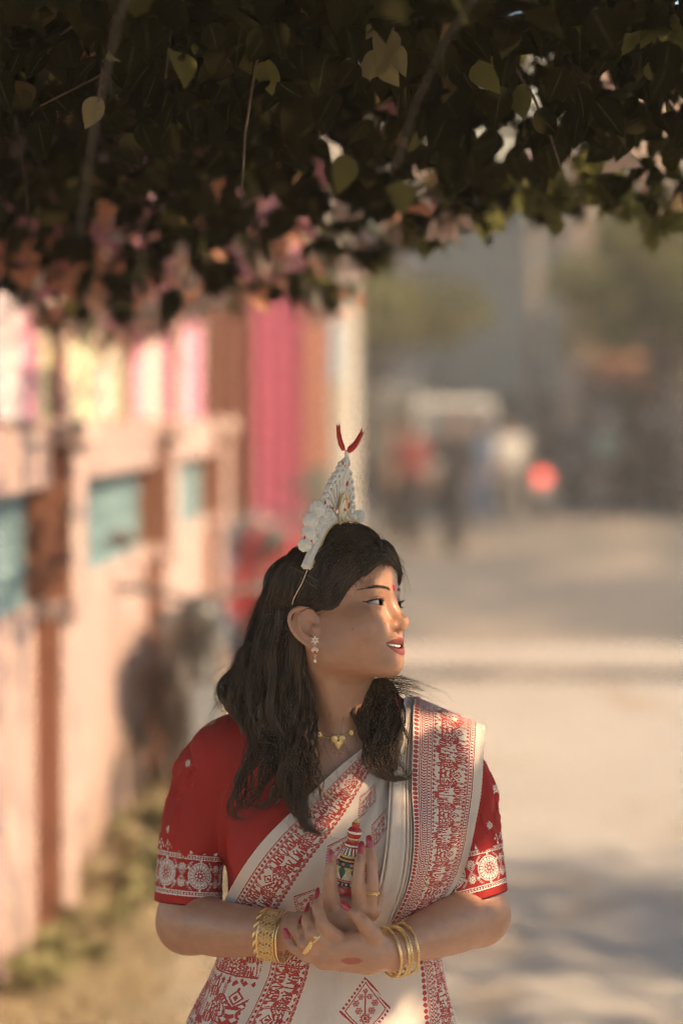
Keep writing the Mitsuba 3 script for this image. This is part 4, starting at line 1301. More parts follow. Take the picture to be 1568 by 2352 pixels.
obj('magenta_drape', mikit.ply((v, f), 'magenta_cloth', smooth=True), gate)
for w in (-1.63, -1.19, -0.79):
    obj('bamboo_pole', mikit.ply(tube([S(w, 19.5, 0), S(w, 19.5, 3.5)], 0.03, 8), 'bamboo', smooth=True), gate)
obj('bamboo_rail', mikit.ply(tube([S(-1.7, 19.5, 3.42), S(-0.7, 19.5, 3.42)], 0.028, 8), 'bamboo', smooth=True), gate)


# ---- two-wheelers
plain('tyre', (0.05, 0.045, 0.04), 0.85)
plain('dark_metal', (0.10, 0.09, 0.08), 0.5, 0.4)
scene['chrome'] = {'type': 'principled', 'base_color': {'type': 'rgb', 'value': [0.6, 0.58, 0.54]}, 'metallic': 1.0, 'roughness': 0.25}
plain('seat_black', (0.02, 0.02, 0.02), 0.7)
scene['lamp_glass'] = {'type': 'principled', 'base_color': {'type': 'rgb', 'value': [0.07, 0.065, 0.06]}, 'roughness': 0.3}
scene['tail_glow'] = {'type': 'twosided', 'bsdf': {'type': 'principled', 'base_color': {'type': 'rgb', 'value': [0.5, 0.03, 0.03]}, 'roughness': 0.3}}
for nm, c in (('paint_red', (0.36, 0.025, 0.03)), ('paint_blue', (0.09, 0.15, 0.22)), ('paint_slate', (0.16, 0.165, 0.165)), ('paint_black', (0.02, 0.02, 0.022)), ('paint_grey', (0.20, 0.20, 0.19)), ('paint_white', (0.62, 0.58, 0.52))):
    scene[nm] = {'type': 'twosided', 'bsdf': {'type': 'principled', 'base_color': {'type': 'rgb', 'value': list(c)}, 'roughness': 0.3, 'specular': 0.5, 'clearcoat': 0.6}}


def turned_at(c, yaw):
    R = np.array([[math.cos(yaw), -math.sin(yaw), 0], [math.sin(yaw), math.cos(yaw), 0], [0, 0, 1]])
    return lambda m: (m[0] @ R.T + np.asarray(c, float), m[1])


def hull(pts):
    h = trimesh.convex.convex_hull(np.asarray(pts, float))
    return np.array(h.vertices), np.array(h.faces)


def blob(c, r, M=None):
    v, f = ball((0, 0, 0), r, 3)
    return (v @ np.asarray(M).T if M is not None else v) + np.asarray(c, float), f


def motorbike(c, yaw, paint, label, group=None, lit=False, scooter=False, lean=0.0):
    """Nose towards +x before turning; c is the ground point under its middle."""
    k = thing('scooter' if scooter else 'motorcycle', label, 'scooter' if scooter else 'motorcycle', group)
    put = turned_at(c, yaw)
    R = 0.24 if scooter else 0.30
    wb = 0.60 if scooter else 0.63
    P = lambda nm, m, b, par=k, sm=35: obj(nm, mikit.ply(put(m), b, smooth=sm), par)
    for sx in (-1, 1):
        w = P('wheel', ring_xz((sx * wb, 0, R), R - 0.045, 0.045), 'tyre', k, True)
        P('rim', cat([ring_xz((sx * wb, 0, R), R - 0.10, 0.018)] + [tube([(sx * wb, 0, R), (sx * wb + (R - 0.10) * math.cos(a), 0, R + (R - 0.10) * math.sin(a))], 0.012, 6) for a in np.linspace(0, 2 * np.pi, 6)[:-1]] + [tube([(sx * wb, -0.05, R), (sx * wb, 0.05, R)], 0.045, 10)]), 'chrome', w)
    P('fork', cat([tube([(wb, s * 0.07, R), (wb - 0.16, s * 0.07, 0.86)], 0.022, 8) for s in (-1, 1)]), 'dark_metal')
    P('front_fender', arc_plate(wb, R, R + 0.035, 20, 150, 0.07), paint)
    P('rear_fender', arc_plate(-wb, R, R + 0.05, 30, 190, 0.08), paint)
    P('handlebar', cat([tube([(wb - 0.24, -0.34, 1.02), (wb - 0.18, -0.16, 1.00), (wb - 0.16, 0, 0.95), (wb - 0.18, 0.16, 1.00), (wb - 0.24, 0.34, 1.02)], 0.016, 8)]), 'dark_metal')
    for s in (-1, 1):
        P('mirror', cat([tube([(wb - 0.19, s * 0.22, 1.01), (wb - 0.17, s * 0.30, 1.18)], 0.007, 6), blob((wb - 0.17, s * 0.32, 1.22), (0.015, 0.06, 0.04))]), 'dark_metal')
    if scooter:
        P('body', cat([hull([(x, s * w, z) for s in (-1, 1) for x, w, z in ((-0.85, 0.13, 0.62), (-0.80, 0.16, 0.50), (-0.25, 0.17, 0.34), (-0.15, 0.15, 0.62), (-0.85, 0.09, 0.72), (-0.20, 0.13, 0.72))]),
                       hull([(x, s * w, z) for s in (-1, 1) for x, w, z in ((-0.25, 0.17, 0.26), (0.38, 0.16, 0.26), (0.38, 0.16, 0.33), (-0.25, 0.17, 0.36))])]), paint)
        P('leg_shield', hull([(x, s * w, z) for s in (-1, 1) for x, w, z in ((0.34, 0.20, 0.30), (0.40, 0.20, 0.30), (0.44, 0.21, 0.85), (0.50, 0.16, 0.86), (0.42, 0.10, 1.0))]), paint)
    else:
        P('frame', cat([tube([(wb - 0.17, 0, 0.84), (0.05, 0, 0.30), (-0.28, 0, 0.30), (-0.30, 0, 0.70)], 0.03, 8), blob((-0.02, 0, 0.42), (0.20, 0.15, 0.17)), tube([(-0.28, 0.1, 0.32), (-wb, 0.1, R)], 0.03, 8), tube([(-0.28, -0.1, 0.32), (-wb, -0.1, R)], 0.03, 8)]), 'dark_metal')
        P('tank', blob((0.16, 0, 0.80), (0.27, 0.15, 0.13)), paint)
        P('side_panel', blob((-0.30, 0, 0.62), (0.22, 0.14, 0.12)), paint)
    P('seat', blob((-0.38, 0, 0.80), (0.40, 0.15, 0.065)), 'seat_black')
    P('headlight', blob((wb - 0.05, 0, 0.90), (0.09, 0.10, 0.10)), 'lamp_glass')
    P('exhaust', tube([(-0.05, -0.17, 0.28), (-0.45, -0.20, 0.30), (-0.85, -0.20, 0.38)], [0.03, 0.05, 0.045], 10), 'chrome')
    if lit:
        scene[f'{k}__tail_light'] = mikit.ply(put(blob((-0.88, 0, 0.74), (0.05, 0.115, 0.085))), 'tail_glow', smooth=True, emitter={'type': 'area', 'radiance': {'type': 'rgb', 'value': [0.85, 0.13, 0.09]}})
        labels[f'{k}__tail_light'] = {'label': 'glowing red tail light'}
    else:
        P('tail_light', blob((-0.86, 0, 0.74), (0.03, 0.06, 0.04)), 'tail_glow', k, True)
    P('number_plate', box((-0.93, 0, 0.55), (0.01, 0.20, 0.12)), 'paint_white')
    return k


def ring_xz(c, R, r):
    a = np.linspace(0, 2 * np.pi, 40, endpoint=False)
    return tube(np.stack([c[0] + R * np.cos(a), np.full(40, c[1]), c[2] + R * np.sin(a)], 1), r, 10, closed=True)


def arc_plate(x, z, R, a0, a1, w):
    a = np.radians(np.linspace(a0, a1, 20))
    v = np.array([(x + q * math.cos(t), s * w, z + q * math.sin(t)) for t in a for s, q in ((-1, R - 0.02), (-0.7, R), (0.7, R), (1, R - 0.02))])
    return v, grid_faces(20, 4)


BETWEEN = math.atan2(STREET[1], STREET[0])                          # yaw that points a nose along the street
motorbike(on_ground(438, 1868), BETWEEN + math.pi + 0.16, 'paint_slate', 'parked slate-grey motorcycle facing us beside the peach wall behind the woman\'s arm')
motorbike(S(-1.00, 16.8), BETWEEN + math.pi + 0.25, 'paint_red', 'parked red scooter in front of the festival gate', None, False, True)
motorbike(S(-1.06, 18.2), BETWEEN + math.pi - 0.1, 'paint_white', 'parked white scooter beside the red scooter', None, False, True)

# ---- people
scene['far_skin'] = {'type': 'principled', 'base_color': {'type': 'rgb', 'value': [0.27, 0.145, 0.09]}, 'roughness': 0.55}
scene['far_hair'] = {'type': 'principled', 'base_color': {'type': 'rgb', 'value': [0.015, 0.011, 0.009]}, 'roughness': 0.5}
for nm, c in (('shirt_maroon', (0.20, 0.045, 0.04)), ('shirt_black', (0.025, 0.022, 0.022)), ('shirt_white', (0.46, 0.43, 0.39)), ('shirt_green', (0.34, 0.40, 0.33)), ('cloth_dark', (0.035, 0.030, 0.028)), ('cloth_blue', (0.06, 0.09, 0.15)), ('cloth_grey', (0.16, 0.15, 0.14)), ('helmet_white', (0.62, 0.60, 0.57))):
    plain(nm, c, 0.75)


def figure(c, yaw, label, shirt, trousers, ride=False, stride=0.18, group=None, helmet=None, h=1.68, long_hair=False):
    """A person facing +x before turning: standing or striding, or seated on a two-wheeler."""
    k = thing('person', label, 'person', group)
    put = turned_at(c, yaw)
    e = h / 1.68
    if ride:
        hip, sh, hd_ = np.array([-0.30, 0, 0.92]), np.array([-0.22, 0, 1.36]), np.array([-0.14, 0, 1.64])
        legs = [[(-0.26, s * 0.10, 0.90), (0.14, s * 0.20, 0.72), (-0.02, s * 0.20, 0.32), (0.14, s * 0.21, 0.27)] for s in (-1, 1)]
        arms = [[(-0.22, s * 0.19, 1.36), (-0.06, s * 0.27, 1.12), (0.36, s * 0.30, 1.03)] for s in (-1, 1)]
    else:
        hip, sh, hd_ = np.array([0, 0, 0.92]) * e, np.array([0.02, 0, 1.38]) * e, np.array([0.05, 0, 1.60]) * e
        legs = [[(0, s * 0.09, 0.90 * e), (s * stride * 0.5 + 0.03, s * 0.10, 0.48 * e), (s * stride - (0.06 if s < 0 else 0), s * 0.10, 0.08), (s * stride + 0.14, s * 0.11, 0.04)] for s in (-1, 1)]
        arms = [[(0, s * 0.19, 1.36 * e), (-s * stride * 0.4, s * 0.25, 1.10 * e), (-s * stride * 0.7 + 0.10, s * 0.25, 0.86 * e)] for s in (-1, 1)]
    skin, top, low = Sdf(), Sdf(), Sdf()
    skin.ell(hd_, (0.098 * e, 0.076 * e, 0.115 * e), 0.0)
    skin.ell(hd_ + [0.075, 0, -0.055], (0.03, 0.035, 0.04), 0.03)
    skin.ell(hd_ + [0.100, 0, -0.010], (0.016, 0.012, 0.022), 0.01)
    for s in (-1, 1):
        skin.ell(hd_ + [-0.005, s * 0.078, -0.01], (0.02, 0.010, 0.03), 0.01)
    skin.cone(hd_ - [0.03, 0, 0.06], sh + [0, 0, 0.02], 0.052, 0.060, 0.03)
    skin.ell((hip + sh) / 2, (0.09, 0.13, 0.24), 0.04)
    for a in arms:
        a = np.array(a)
        skin.cone(sh + [0, a[0, 1] * 0.8, -0.02], a[0], 0.05, 0.05, 0.03)
        skin.cone(a[0], a[1], 0.046, 0.038, 0.02); skin.cone(a[1], a[2], 0.038, 0.028, 0.02)
        d = (a[2] - a[1]) / np.linalg.norm(a[2] - a[1])
        skin.cone(a[2], a[2] + d * 0.09, 0.034, 0.026, 0.02)
        top.cone(sh + [0, a[0, 1] * 0.8, -0.02], a[0], 0.07, 0.064, 0.03)
        top.cone(a[0], a[0] + (a[1] - a[0]) * 0.9, 0.062, 0.056, 0.03)
    top.ell(hip + (sh - hip) * 0.72, (0.125, 0.185, 0.20), 0.05)
    top.ell(hip + (sh - hip) * 0.25, (0.125, 0.165, 0.24), 0.06)
    for l in legs:
        l = np.array(l)
        skin.cone(l[0], l[1], 0.07, 0.05, 0.03); skin.cone(l[1], l[2], 0.05, 0.036, 0.02); skin.cone(l[2], l[3], 0.040, 0.034, 0.02)
        low.cone(l[0], l[1], 0.098, 0.078, 0.04); low.cone(l[1], l[2] + [0, 0, 0.02], 0.078, 0.066, 0.03)
    low.ell(hip, (0.115, 0.155, 0.10), 0.05)
    scene[k] = mikit.ply(put(skin.mesh(0.022)), 'far_skin', smooth=True)
    obj('shirt', mikit.ply(put(top.mesh(0.025)), shirt, smooth=True), k)
    obj('trousers', mikit.ply(put(low.mesh(0.025)), trousers, smooth=True), k)
    if helmet:
        obj('helmet', mikit.ply(put(blob(hd_ + [-0.01, 0, 0.03], (0.135, 0.12, 0.135))), helmet, smooth=True), k)
    else:
        hr = Sdf()
        hr.ell(hd_ + [-0.018, 0, 0.03], (0.098, 0.085, 0.105), 0.0)
        hr.ell(hd_ + [0.10, 0, -0.03], (0.06, 0.10, 0.085), 0.02, -1)
        if long_hair:
            hr.cone(hd_ + [-0.08, 0, 0.02], hd_ + [-0.10, 0, -0.32], 0.07, 0.05, 0.03)
        obj('hair', mikit.ply(put(hr.mesh(0.02)), 'far_hair', smooth=True), k)
    return k


def ground_yaw(px, py):
    return on_ground(px, py)


figure(on_ground(945, 1262), -1.7, 'person in dark red shirt and black trousers, left in the far group', 'shirt_maroon', 'cloth_dark', stride=0.08)
figure(on_ground(1040, 1275), 1.4, 'person dressed in black walking away in the middle of the far group', 'shirt_black', 'cloth_dark', stride=0.22, h=1.74)
figure(on_ground(1094, 1230), -1.3, 'person in dark blue clothes half behind the one in black', 'cloth_blue', 'cloth_blue', stride=0.1)
figure(on_ground(1172, 1215), 1.8, 'person in a white shirt farther back beside the motorcycle with the red light', 'shirt_white', 'cloth_grey', stride=0.12)
figure(on_ground(898, 1235), 1.2, 'person in grey standing behind the one in the dark red shirt', 'cloth_grey', 'cloth_dark', stride=0.06)
b0 = on_ground(1243, 1196)
motorbike(b0, BETWEEN - 0.05, 'paint_black', 'black motorcycle riding away with its red tail light glowing', None, True)
figure(b0, BETWEEN - 0.05, 'rider in dark clothes on the motorcycle with the glowing red light', 'shirt_black', 'cloth_dark', ride=True, helmet='far_hair')
b1 = on_ground(1402, 1180)
motorbike(b1, BETWEEN - 0.35, 'paint_grey', 'grey motorcycle with a rider in a pale green shirt, at the right', None)
figure(b1, BETWEEN - 0.35, 'rider in a pale green shirt and white helmet at the right', 'shirt_green', 'cloth_dark', ride=True, helmet='helmet_white')
b2 = on_ground(1496, 1160)
motorbike(b2, BETWEEN + 0.3, 'paint_black', 'dark motorcycle ridden by a person in black, farthest right', None)
figure(b2, BETWEEN + 0.3, 'rider in black with a white helmet, farthest right', 'shirt_black', 'cloth_dark', ride=True, helmet='helmet_white')

# ---- a van and a car across the end of the street
scene['glass_dark'] = {'type': 'principled', 'base_color': {'type': 'rgb', 'value': [0.10, 0.10, 0.095]}, 'roughness': 0.08, 'specular': 0.7}


def vehicle(c, yaw, L, W, H, paint, label, cat_, bonnet=0.8):
    k = thing(cat_, label, cat_)
    put = turned_at(c, yaw)
    P = lambda nm, m, b, par=k: obj(nm, mikit.ply(put(m), b, smooth=35), par)
    hl, hw = L / 2, W / 2
    body = cat([hull([(x, s * w, z) for s in (-1, 1) for x, w, z in ((-hl, hw * 0.96, 0.35), (hl, hw * 0.92, 0.35), (hl, hw * 0.92, 0.72), (hl - 0.1, hw * 0.9, 0.86), (hl - bonnet, hw, 0.98), (-hl, hw, 0.98))]),
                hull([(x, s * w, z) for s in (-1, 1) for x, w, z in ((-hl + 0.03, hw * 0.97, 0.98), (hl - bonnet, hw * 0.97, 0.98), (hl - bonnet - 0.45, hw * 0.84, H - 0.06), (hl - bonnet - 0.6, hw * 0.78, H), (-hl + 0.12, hw * 0.80, H), (-hl + 0.06, hw * 0.86, H - 0.06))])])
    scene[f'{k}__body'] = mikit.ply(put(body), paint, smooth=35)
    P('windscreen', hull([(hl - bonnet - 0.02 + 0.012, s * hw * 0.86, 1.04) for s in (-1, 1)] + [(hl - bonnet - 0.43 + 0.012, s * hw * 0.76, H - 0.12) for s in (-1, 1)] + [(hl - bonnet - 0.06, s * hw * 0.86, 1.04) for s in (-1, 1)]), 'glass_dark')
    for s in (-1, 1):
        P('side_window', hull([(x, s * w, z) for x, w, z in ((-hl + 0.25, hw * 0.985, 1.05), (hl - bonnet - 0.15, hw * 0.985, 1.05), (hl - bonnet - 0.5, hw * 0.885, H - 0.14), (-hl + 0.3, hw * 0.885, H - 0.14))] + [(0, s * hw * 0.7, 1.1)]), 'glass_dark')
        P('headlight', blob((hl - 0.03, s * hw * 0.68, 0.70), (0.06, 0.14, 0.09)), 'chrome')
        for x in (-hl + 0.65, hl - 0.65):
            w = P('wheel', turned(ring_xz((0, 0, 0), 0.24, 0.075), np.eye(3), (x, s * (hw - 0.10), 0.31)), 'tyre')
            P('hub', blob((x, s * (hw - 0.06), 0.31), (0.17, 0.05, 0.17)), 'chrome', w)
    P('bumper', hull([(hl + d, s * hw * 0.9, z) for s in (-1, 1) for d in (-0.05, 0.06) for z in (0.36, 0.52)]), 'dark_metal')
    P('grille', hull([(hl + d, s * hw * 0.45, z) for s in (-1, 1) for d in (-0.03, 0.015) for z in (0.58, 0.74)]), 'dark_metal')
    return k


vehicle(S(1.0, 47), BETWEEN + math.pi, 3.9, 1.72, 2.05, 'paint_white', 'cream van facing us at the end of the street, behind the far group', 'van', 0.5)
vehicle(S(3.2, 49.5), BETWEEN + math.pi + 0.3, 3.7, 1.6, 1.50, 'paint_grey', 'grey car facing us behind the riders at the right', 'car')
vehicle(S(-0.35, 52), BETWEEN + math.pi, 4.2, 1.9, 2.35, 'paint_grey', 'grey van parked behind the person in grey', 'van', 0.5)


# ---- houses closing the street
def house(w0, w1, s0, s1, H, wall, label, rows, cols, trim, shutter, awning=None, roof=True):
    k = thing('building', label, 'building')
    scene[f'{k}__wall'] = mikit.ply(sbox(w0, w1, s0, s1, 0, H), wall)
    fh = H / rows
    for r in range(rows):
        obj('floor_band', mikit.ply(sbox(w0 - 0.06, w1 + 0.06, s0 - 0.08, s0, (r + 1) * fh - 0.22, (r + 1) * fh - 0.06), trim), k)
        for q in range(cols):
            x = w0 + (w1 - w0) * (q + 0.5) / cols
            ww = (w1 - w0) / cols * 0.28
            z0, z1 = (r * fh + 0.15, r * fh + 2.3) if r == 0 else (r * fh + 0.85, r * fh + 2.3)
            z1 = min(z1, (r + 1) * fh - 0.35)
            wd = obj('window', mikit.ply(sbox(x - ww - 0.08, x + ww + 0.08, s0 - 0.06, s0, z0 - 0.08, z1 + 0.08), trim), k)
            obj('pane', mikit.ply(sbox(x - ww, x + ww, s0 - 0.075, s0 - 0.06, z0, z1), shutter if (q + r) % 2 else 'glass_dark'), wd)
            if r:
                obj('sill', mikit.ply(sbox(x - ww - 0.15, x + ww + 0.15, s0 - 0.16, s0 - 0.06, z0 - 0.16, z0 - 0.09), trim), wd)
    if awning:
        obj('awning', mikit.ply(hull([S(w, s, z) for w in (w0 + 0.2, w1 - 0.2) for s, z in ((s0 - 0.07, 3.0), (s0 - 0.07, 2.9), (s0 - 1.3, 2.45), (s0 - 1.3, 2.38))]), awning), k)
    if roof:
        obj('parapet', mikit.ply(sbox(w0 - 0.10, w1 + 0.10, s0 - 0.10, s1, H, H + 0.5), trim), k)
    return k


def stained(a, b):
    return {'type': 'principled', 'base_color': proc(lambda p, n, uv: mix(a, b, fbm(p.x * 0.7, p.y * 0.7, p.z * 0.5, 4))), 'roughness': 0.85}


scene['wall_teal'] = stained((0.36, 0.385, 0.335), (0.46, 0.48, 0.42))
scene['wall_cream'] = stained((0.38, 0.335, 0.28), (0.48, 0.43, 0.37))
scene['wall_brown'] = stained((0.30, 0.20, 0.14), (0.42, 0.30, 0.21))
scene['wall_grey'] = stained((0.38, 0.34, 0.29), (0.50, 0.45, 0.39))
scene['wall_rose'] = stained((0.40, 0.17, 0.14), (0.50, 0.24, 0.19))
plain('trim_pale', (0.45, 0.40, 0.34), 0.8)
plain('trim_dark', (0.13, 0.09, 0.065), 0.8)
plain('shutter_green', (0.09, 0.13, 0.10), 0.6)
plain('awning_orange', (0.46, 0.19, 0.08), 0.8)
plain('awning_red', (0.42, 0.06, 0.05), 0.8)
house(-3.2, -0.72, 31, 38, 6.6, 'wall_cream', 'cream building past the festival gate on the left', 2, 2, 'trim_pale', 'shutter_green', 'awning_red')
house(0.6, 4.6, 62, 72, 11.0, 'wall_teal', 'pale teal building closing the end of the street', 2, 3, 'trim_pale', 'shutter_green')
house(-6.0, 0.5, 60, 70, 10.0, 'wall_grey', 'low grey building left of the teal one', 2, 3, 'trim_dark', 'shutter_green')
house(3.8, 8.6, 52, 60, 9.4, 'wall_brown', 'brown shop building right of the teal one', 2, 3, 'trim_dark', 'shutter_green', 'awning_orange')
house(5.3, 12.0, 40, 50, 4.4, 'wall_brown', 'brown building farthest to the right', 2, 4, 'trim_dark', 'shutter_green', 'awning_orange')
# red banner and blue sheet hung on the cream building
plain('banner_red', (0.52, 0.22, 0.15), 0.8)
plain('sheet_blue', (0.42, 0.50, 0.55), 0.8)
v, f, uv = hanging_cloth(-0.98, 25.0, -0.80, 25.0, 1.2, 2.7, 0.5, 0.02, 30)
bn = obj('banner', mikit.ply((v, f), 'banner_red', smooth=True), label='orange-red banner hanging just right of the magenta drape', category='banner')
pole = obj('banner_pole', mikit.ply(cat([tube([S(-0.78, 25.1, 0), S(-0.78, 25.1, 2.9)], 0.035, 8), tube([S(-1.0, 25.05, 2.72), S(-0.74, 25.05, 2.72)], 0.018, 8)]), 'bamboo', smooth=True), label='bamboo pole that holds the orange-red banner', category='pole')
v, f, uv = hanging_cloth(-0.90, 27.0, -0.68, 27.0, 2.1, 2.8, 0.3, 0.02, 30)
obj('blue_sheet', mikit.ply((v, f), 'sheet_blue', smooth=True), label='pale blue sheet strung up beside the orange-red banner', category='sheet')
# utility pole and street trees
scene['pole_concrete'] = stained((0.20, 0.16, 0.12), (0.28, 0.23, 0.18))
up = thing('utility_pole', 'tall pale concrete utility pole right of the teal building', 'utility pole')
obj('shaft', mikit.ply(tube([on_ground(1222, 1148), on_ground(1222, 1148) + [0, 0, 7.5]], [0.15, 0.10], 12), 'pole_concrete', smooth=True), up)
obj('crossarm', mikit.ply(box(on_ground(1222, 1148) + [0, 0, 6.6], (1.6, 0.1, 0.1)), 'trim_dark'), up)


def street_tree(c, H, R, label, n, seed, leaf=0.20, squash=0.8, trunk=0.14):
    k = thing('tree', label, 'tree')
    rng = np.random.default_rng(seed)
    c = np.asarray(c, float)
    top = c + [rng.normal(0, 0.2), rng.normal(0, 0.2), H]
    ms = [tube(spline(np.array([c, c + [0.1, 0, H * 0.35], (c + top) / 2 + [0, 0, H * 0.2]]), 12), np.linspace(trunk, trunk * 0.5, 12), 10)]
    obj('trunk', mikit.ply(ms[0], 'bark', smooth=True), k)
    cen = top + [0, 0, R * 0.2]
    lobes = [cen + rng.normal(0, 0.55, 3) * R * [1, 1, squash * 0.8] for _ in range(11)]
    lim = []
    for l in lobes:
        a = (c + top) / 2 + [0, 0, H * 0.12]
        lim.append(tube(spline(np.array([a, (a + l) / 2 + rng.normal(0, 0.1, 3), l]), 8), np.linspace(trunk * 0.45, 0.015, 8), 6))
    obj('limbs', mikit.ply(cat(lim), 'bark', smooth=True), k)
    P = np.vstack([l + (lambda d: d / np.linalg.norm(d, axis=1, keepdims=True) * (rng.uniform(0.2, 1, (len(d), 1)) ** 0.4))(rng.normal(0, 1, (n // 11, 3))) * R * 0.55 * [1, 1, squash] for l in lobes])
    P = P[meshkit.fbm(P * 1.8, 2, seed) > 0.40]
    m = scatter(leaf_mesh(leaf, leaf * 0.65, 0.15, 0.1, 4, 3), P, rng.normal(0, 1, (len(P), 3)) - [0, 0, 0.5], rng.normal(0, 0.8, (len(P), 3)) + [0, 0, 1], rng.uniform(0.7, 1.3, len(P)))
    obj('crown', mikit.ply(m, 'leaf_tree'), k, kind='stuff')


scene['leaf_tree'] = leaf_bsdf(lambda p, n, uv: mix((0.12, 0.125, 0.035), (0.24, 0.23, 0.07), noise(p.x * 2, p.y * 2, p.z * 2)), 0.9)
street_tree(S(-0.9, 48, 0), 3.6, 1.4, 'olive green tree above the grey van', 5000, 3)
street_tree(S(5.2, 48, 0), 4.0, 1.4, 'tree in front of the brown shop building', 3500, 4)
street_tree(S(4.6, 39, 0), 3.6, 1.2, 'leafy tree before the brown building at the right', 5000, 5)
# the tree that throws shade on the street at the right, outside the picture
street_tree(np.array([8.6, 2.6, 0]), 6.3, 1.25, 'tall street tree to the right that shades the dusty ground', 5200, 9, 0.10)


# ---- weeds along the wall
def weed(c, h, n, label, seed, bs):
    rng = np.random.default_rng(seed)
    k = thing('weed', label, 'plant', 'weeds along the wall')
    st, P, X, N = [], [], [], []
    for i in range(n):
        b = np.asarray(c) + [rng.normal(0, 0.05), rng.normal(0, 0.05), 0]
        tip = b + [rng.normal(0, 0.14) * h * 2, rng.normal(0, 0.14) * h * 2, h * rng.uniform(0.6, 1.1)]
        q = spline(np.array([b, (b + tip) / 2 + [0, 0, 0.1 * h], tip]), 8)
        st.append(tube(q, np.linspace(0.005, 0.002, 8), 5))
        for t in q[2:]:
            for _ in range(3):
                P.append(t); d = rng.normal(0, 1, 3); d[2] = abs(d[2]) * 0.4; X.append(d); N.append([rng.normal(0, 0.4), rng.normal(0, 0.4), 1])
    obj('stems', mikit.ply(cat(st), 'weed_stem'), k, kind='stuff')
    obj('leaves', mikit.ply(scatter(leaf_mesh(0.085, 0.045, 0.3, 0.1, 5, 3), np.array(P), np.array(X), np.array(N), rng.uniform(0.6, 1.3, len(P))), bs, smooth=False), k, kind='stuff')


scene['weed_leaf'] = leaf_bsdf(lambda p, n, uv: mix((0.20, 0.19, 0.085), (0.34, 0.30, 0.15), noise(p.x * 8, p.y * 8, p.z * 8)), 0.6)
scene['weed_dry'] = leaf_bsdf((0.46, 0.37, 0.23), 0.7)
plain('weed_stem', (0.14, 0.12, 0.05), 0.8)
wr = np.random.default_rng(17)
spots = sorted([(232, 2150), (268, 2060), (300, 2010), (335, 2085), (345, 1985), (372, 2050), (318, 1945), (398, 2005), (180, 2225), (365, 1925), (120, 2290)])
ORD = ('leftmost', 'second', 'third', 'fourth', 'fifth', 'sixth', 'seventh', 'eighth', 'ninth', 'tenth', 'rightmost')
for i, (px, py) in enumerate(spots):
    dry = i % 4 == 3
    weed(on_ground(px, py), 0.08 + 0.05 * wr.uniform(), 3, ('dry brown' if dry else 'low green') + ' weed at the foot of the peach wall, ' + ORD[i] + ('' if i in (0, 10) else ' from the left'), 40 + i, 'weed_dry' if dry else 'weed_leaf')
# dry grass and litter leaves on the verge
P, X, N = [], [], []
for i in range(9000):
    s = wr.uniform(5.0, 13.0)
    w = wr.normal(-0.95, 0.28)
    if w < -1.19 or w > -0.2:
        continue
    P.append(S(w, s, 0.005)); a = wr.uniform(0, 6.28)
    X.append([math.cos(a), math.sin(a), wr.uniform(0.1, 1.6)]); N.append(wr.normal(0, 1, 3))
obj('dry_grass', mikit.ply(scatter(leaf_mesh(0.075, 0.009, 0.25, 0.0, 4, 3), np.array(P), np.array(X), np.array(N), wr.uniform(0.5, 1.4, len(P))), 'weed_dry'), label='dry grass and dead leaves along the verge', category='grass', kind='stuff')
# ------------------------------------------------------------------ the woman: her head
HEAD_POS, HEAD_SCALE = np.array([-0.003, 3.64, 1.419]), 0.973


def head_axes(yaw, pitch, roll):
    y, p, r = map(math.radians, (yaw, pitch, roll))
    f = np.array([math.sin(y) * math.cos(p), -math.cos(y) * math.cos(p), math.sin(p)])
    l0 = np.array([math.cos(y), math.sin(y), 0])
    u0 = np.cross(f, l0)
    left = l0 * math.cos(r) + u0 * math.sin(r)
    return np.stack([f, left, np.cross(f, left)], 1)


HEAD_R = head_axes(63, 8.4, -7)


def head(f, l, u):
    """From head coordinates (forward, to her left, up; metres from between her ears) to the world."""
    return HEAD_POS + HEAD_SCALE * (HEAD_R @ np.array([f, l, u]))


def to_head(p):
    return (p - HEAD_POS) @ HEAD_R / HEAD_SCALE


EYE_C, EYE_R = np.array([0.0785, 0.0330, 0.0190]), 0.0122
GAZE = np.array([0.93, 0.30, 0.02])


def lid_opening(p):
    """Signed distance-like value of the almond between the lids; p in head coordinates with l folded to one side."""
    x = p[:, 1] - EYE_C[1] - 0.0012
    z = p[:, 2] - EYE_C[2] + 0.0006 - 0.08 * x
    up, lo, w = 0.0043, 0.0034, 0.0150
    R1, R2 = (w * w + up * up) / (2 * up), (w * w + lo * lo) / (2 * lo)
    return np.maximum(np.hypot(x, z - (up - R1)) - R1, np.hypot(x, z + (lo - R2) * 1.0 + 0) - R2 if False else np.hypot(x, z - (R2 - lo)) - R2)


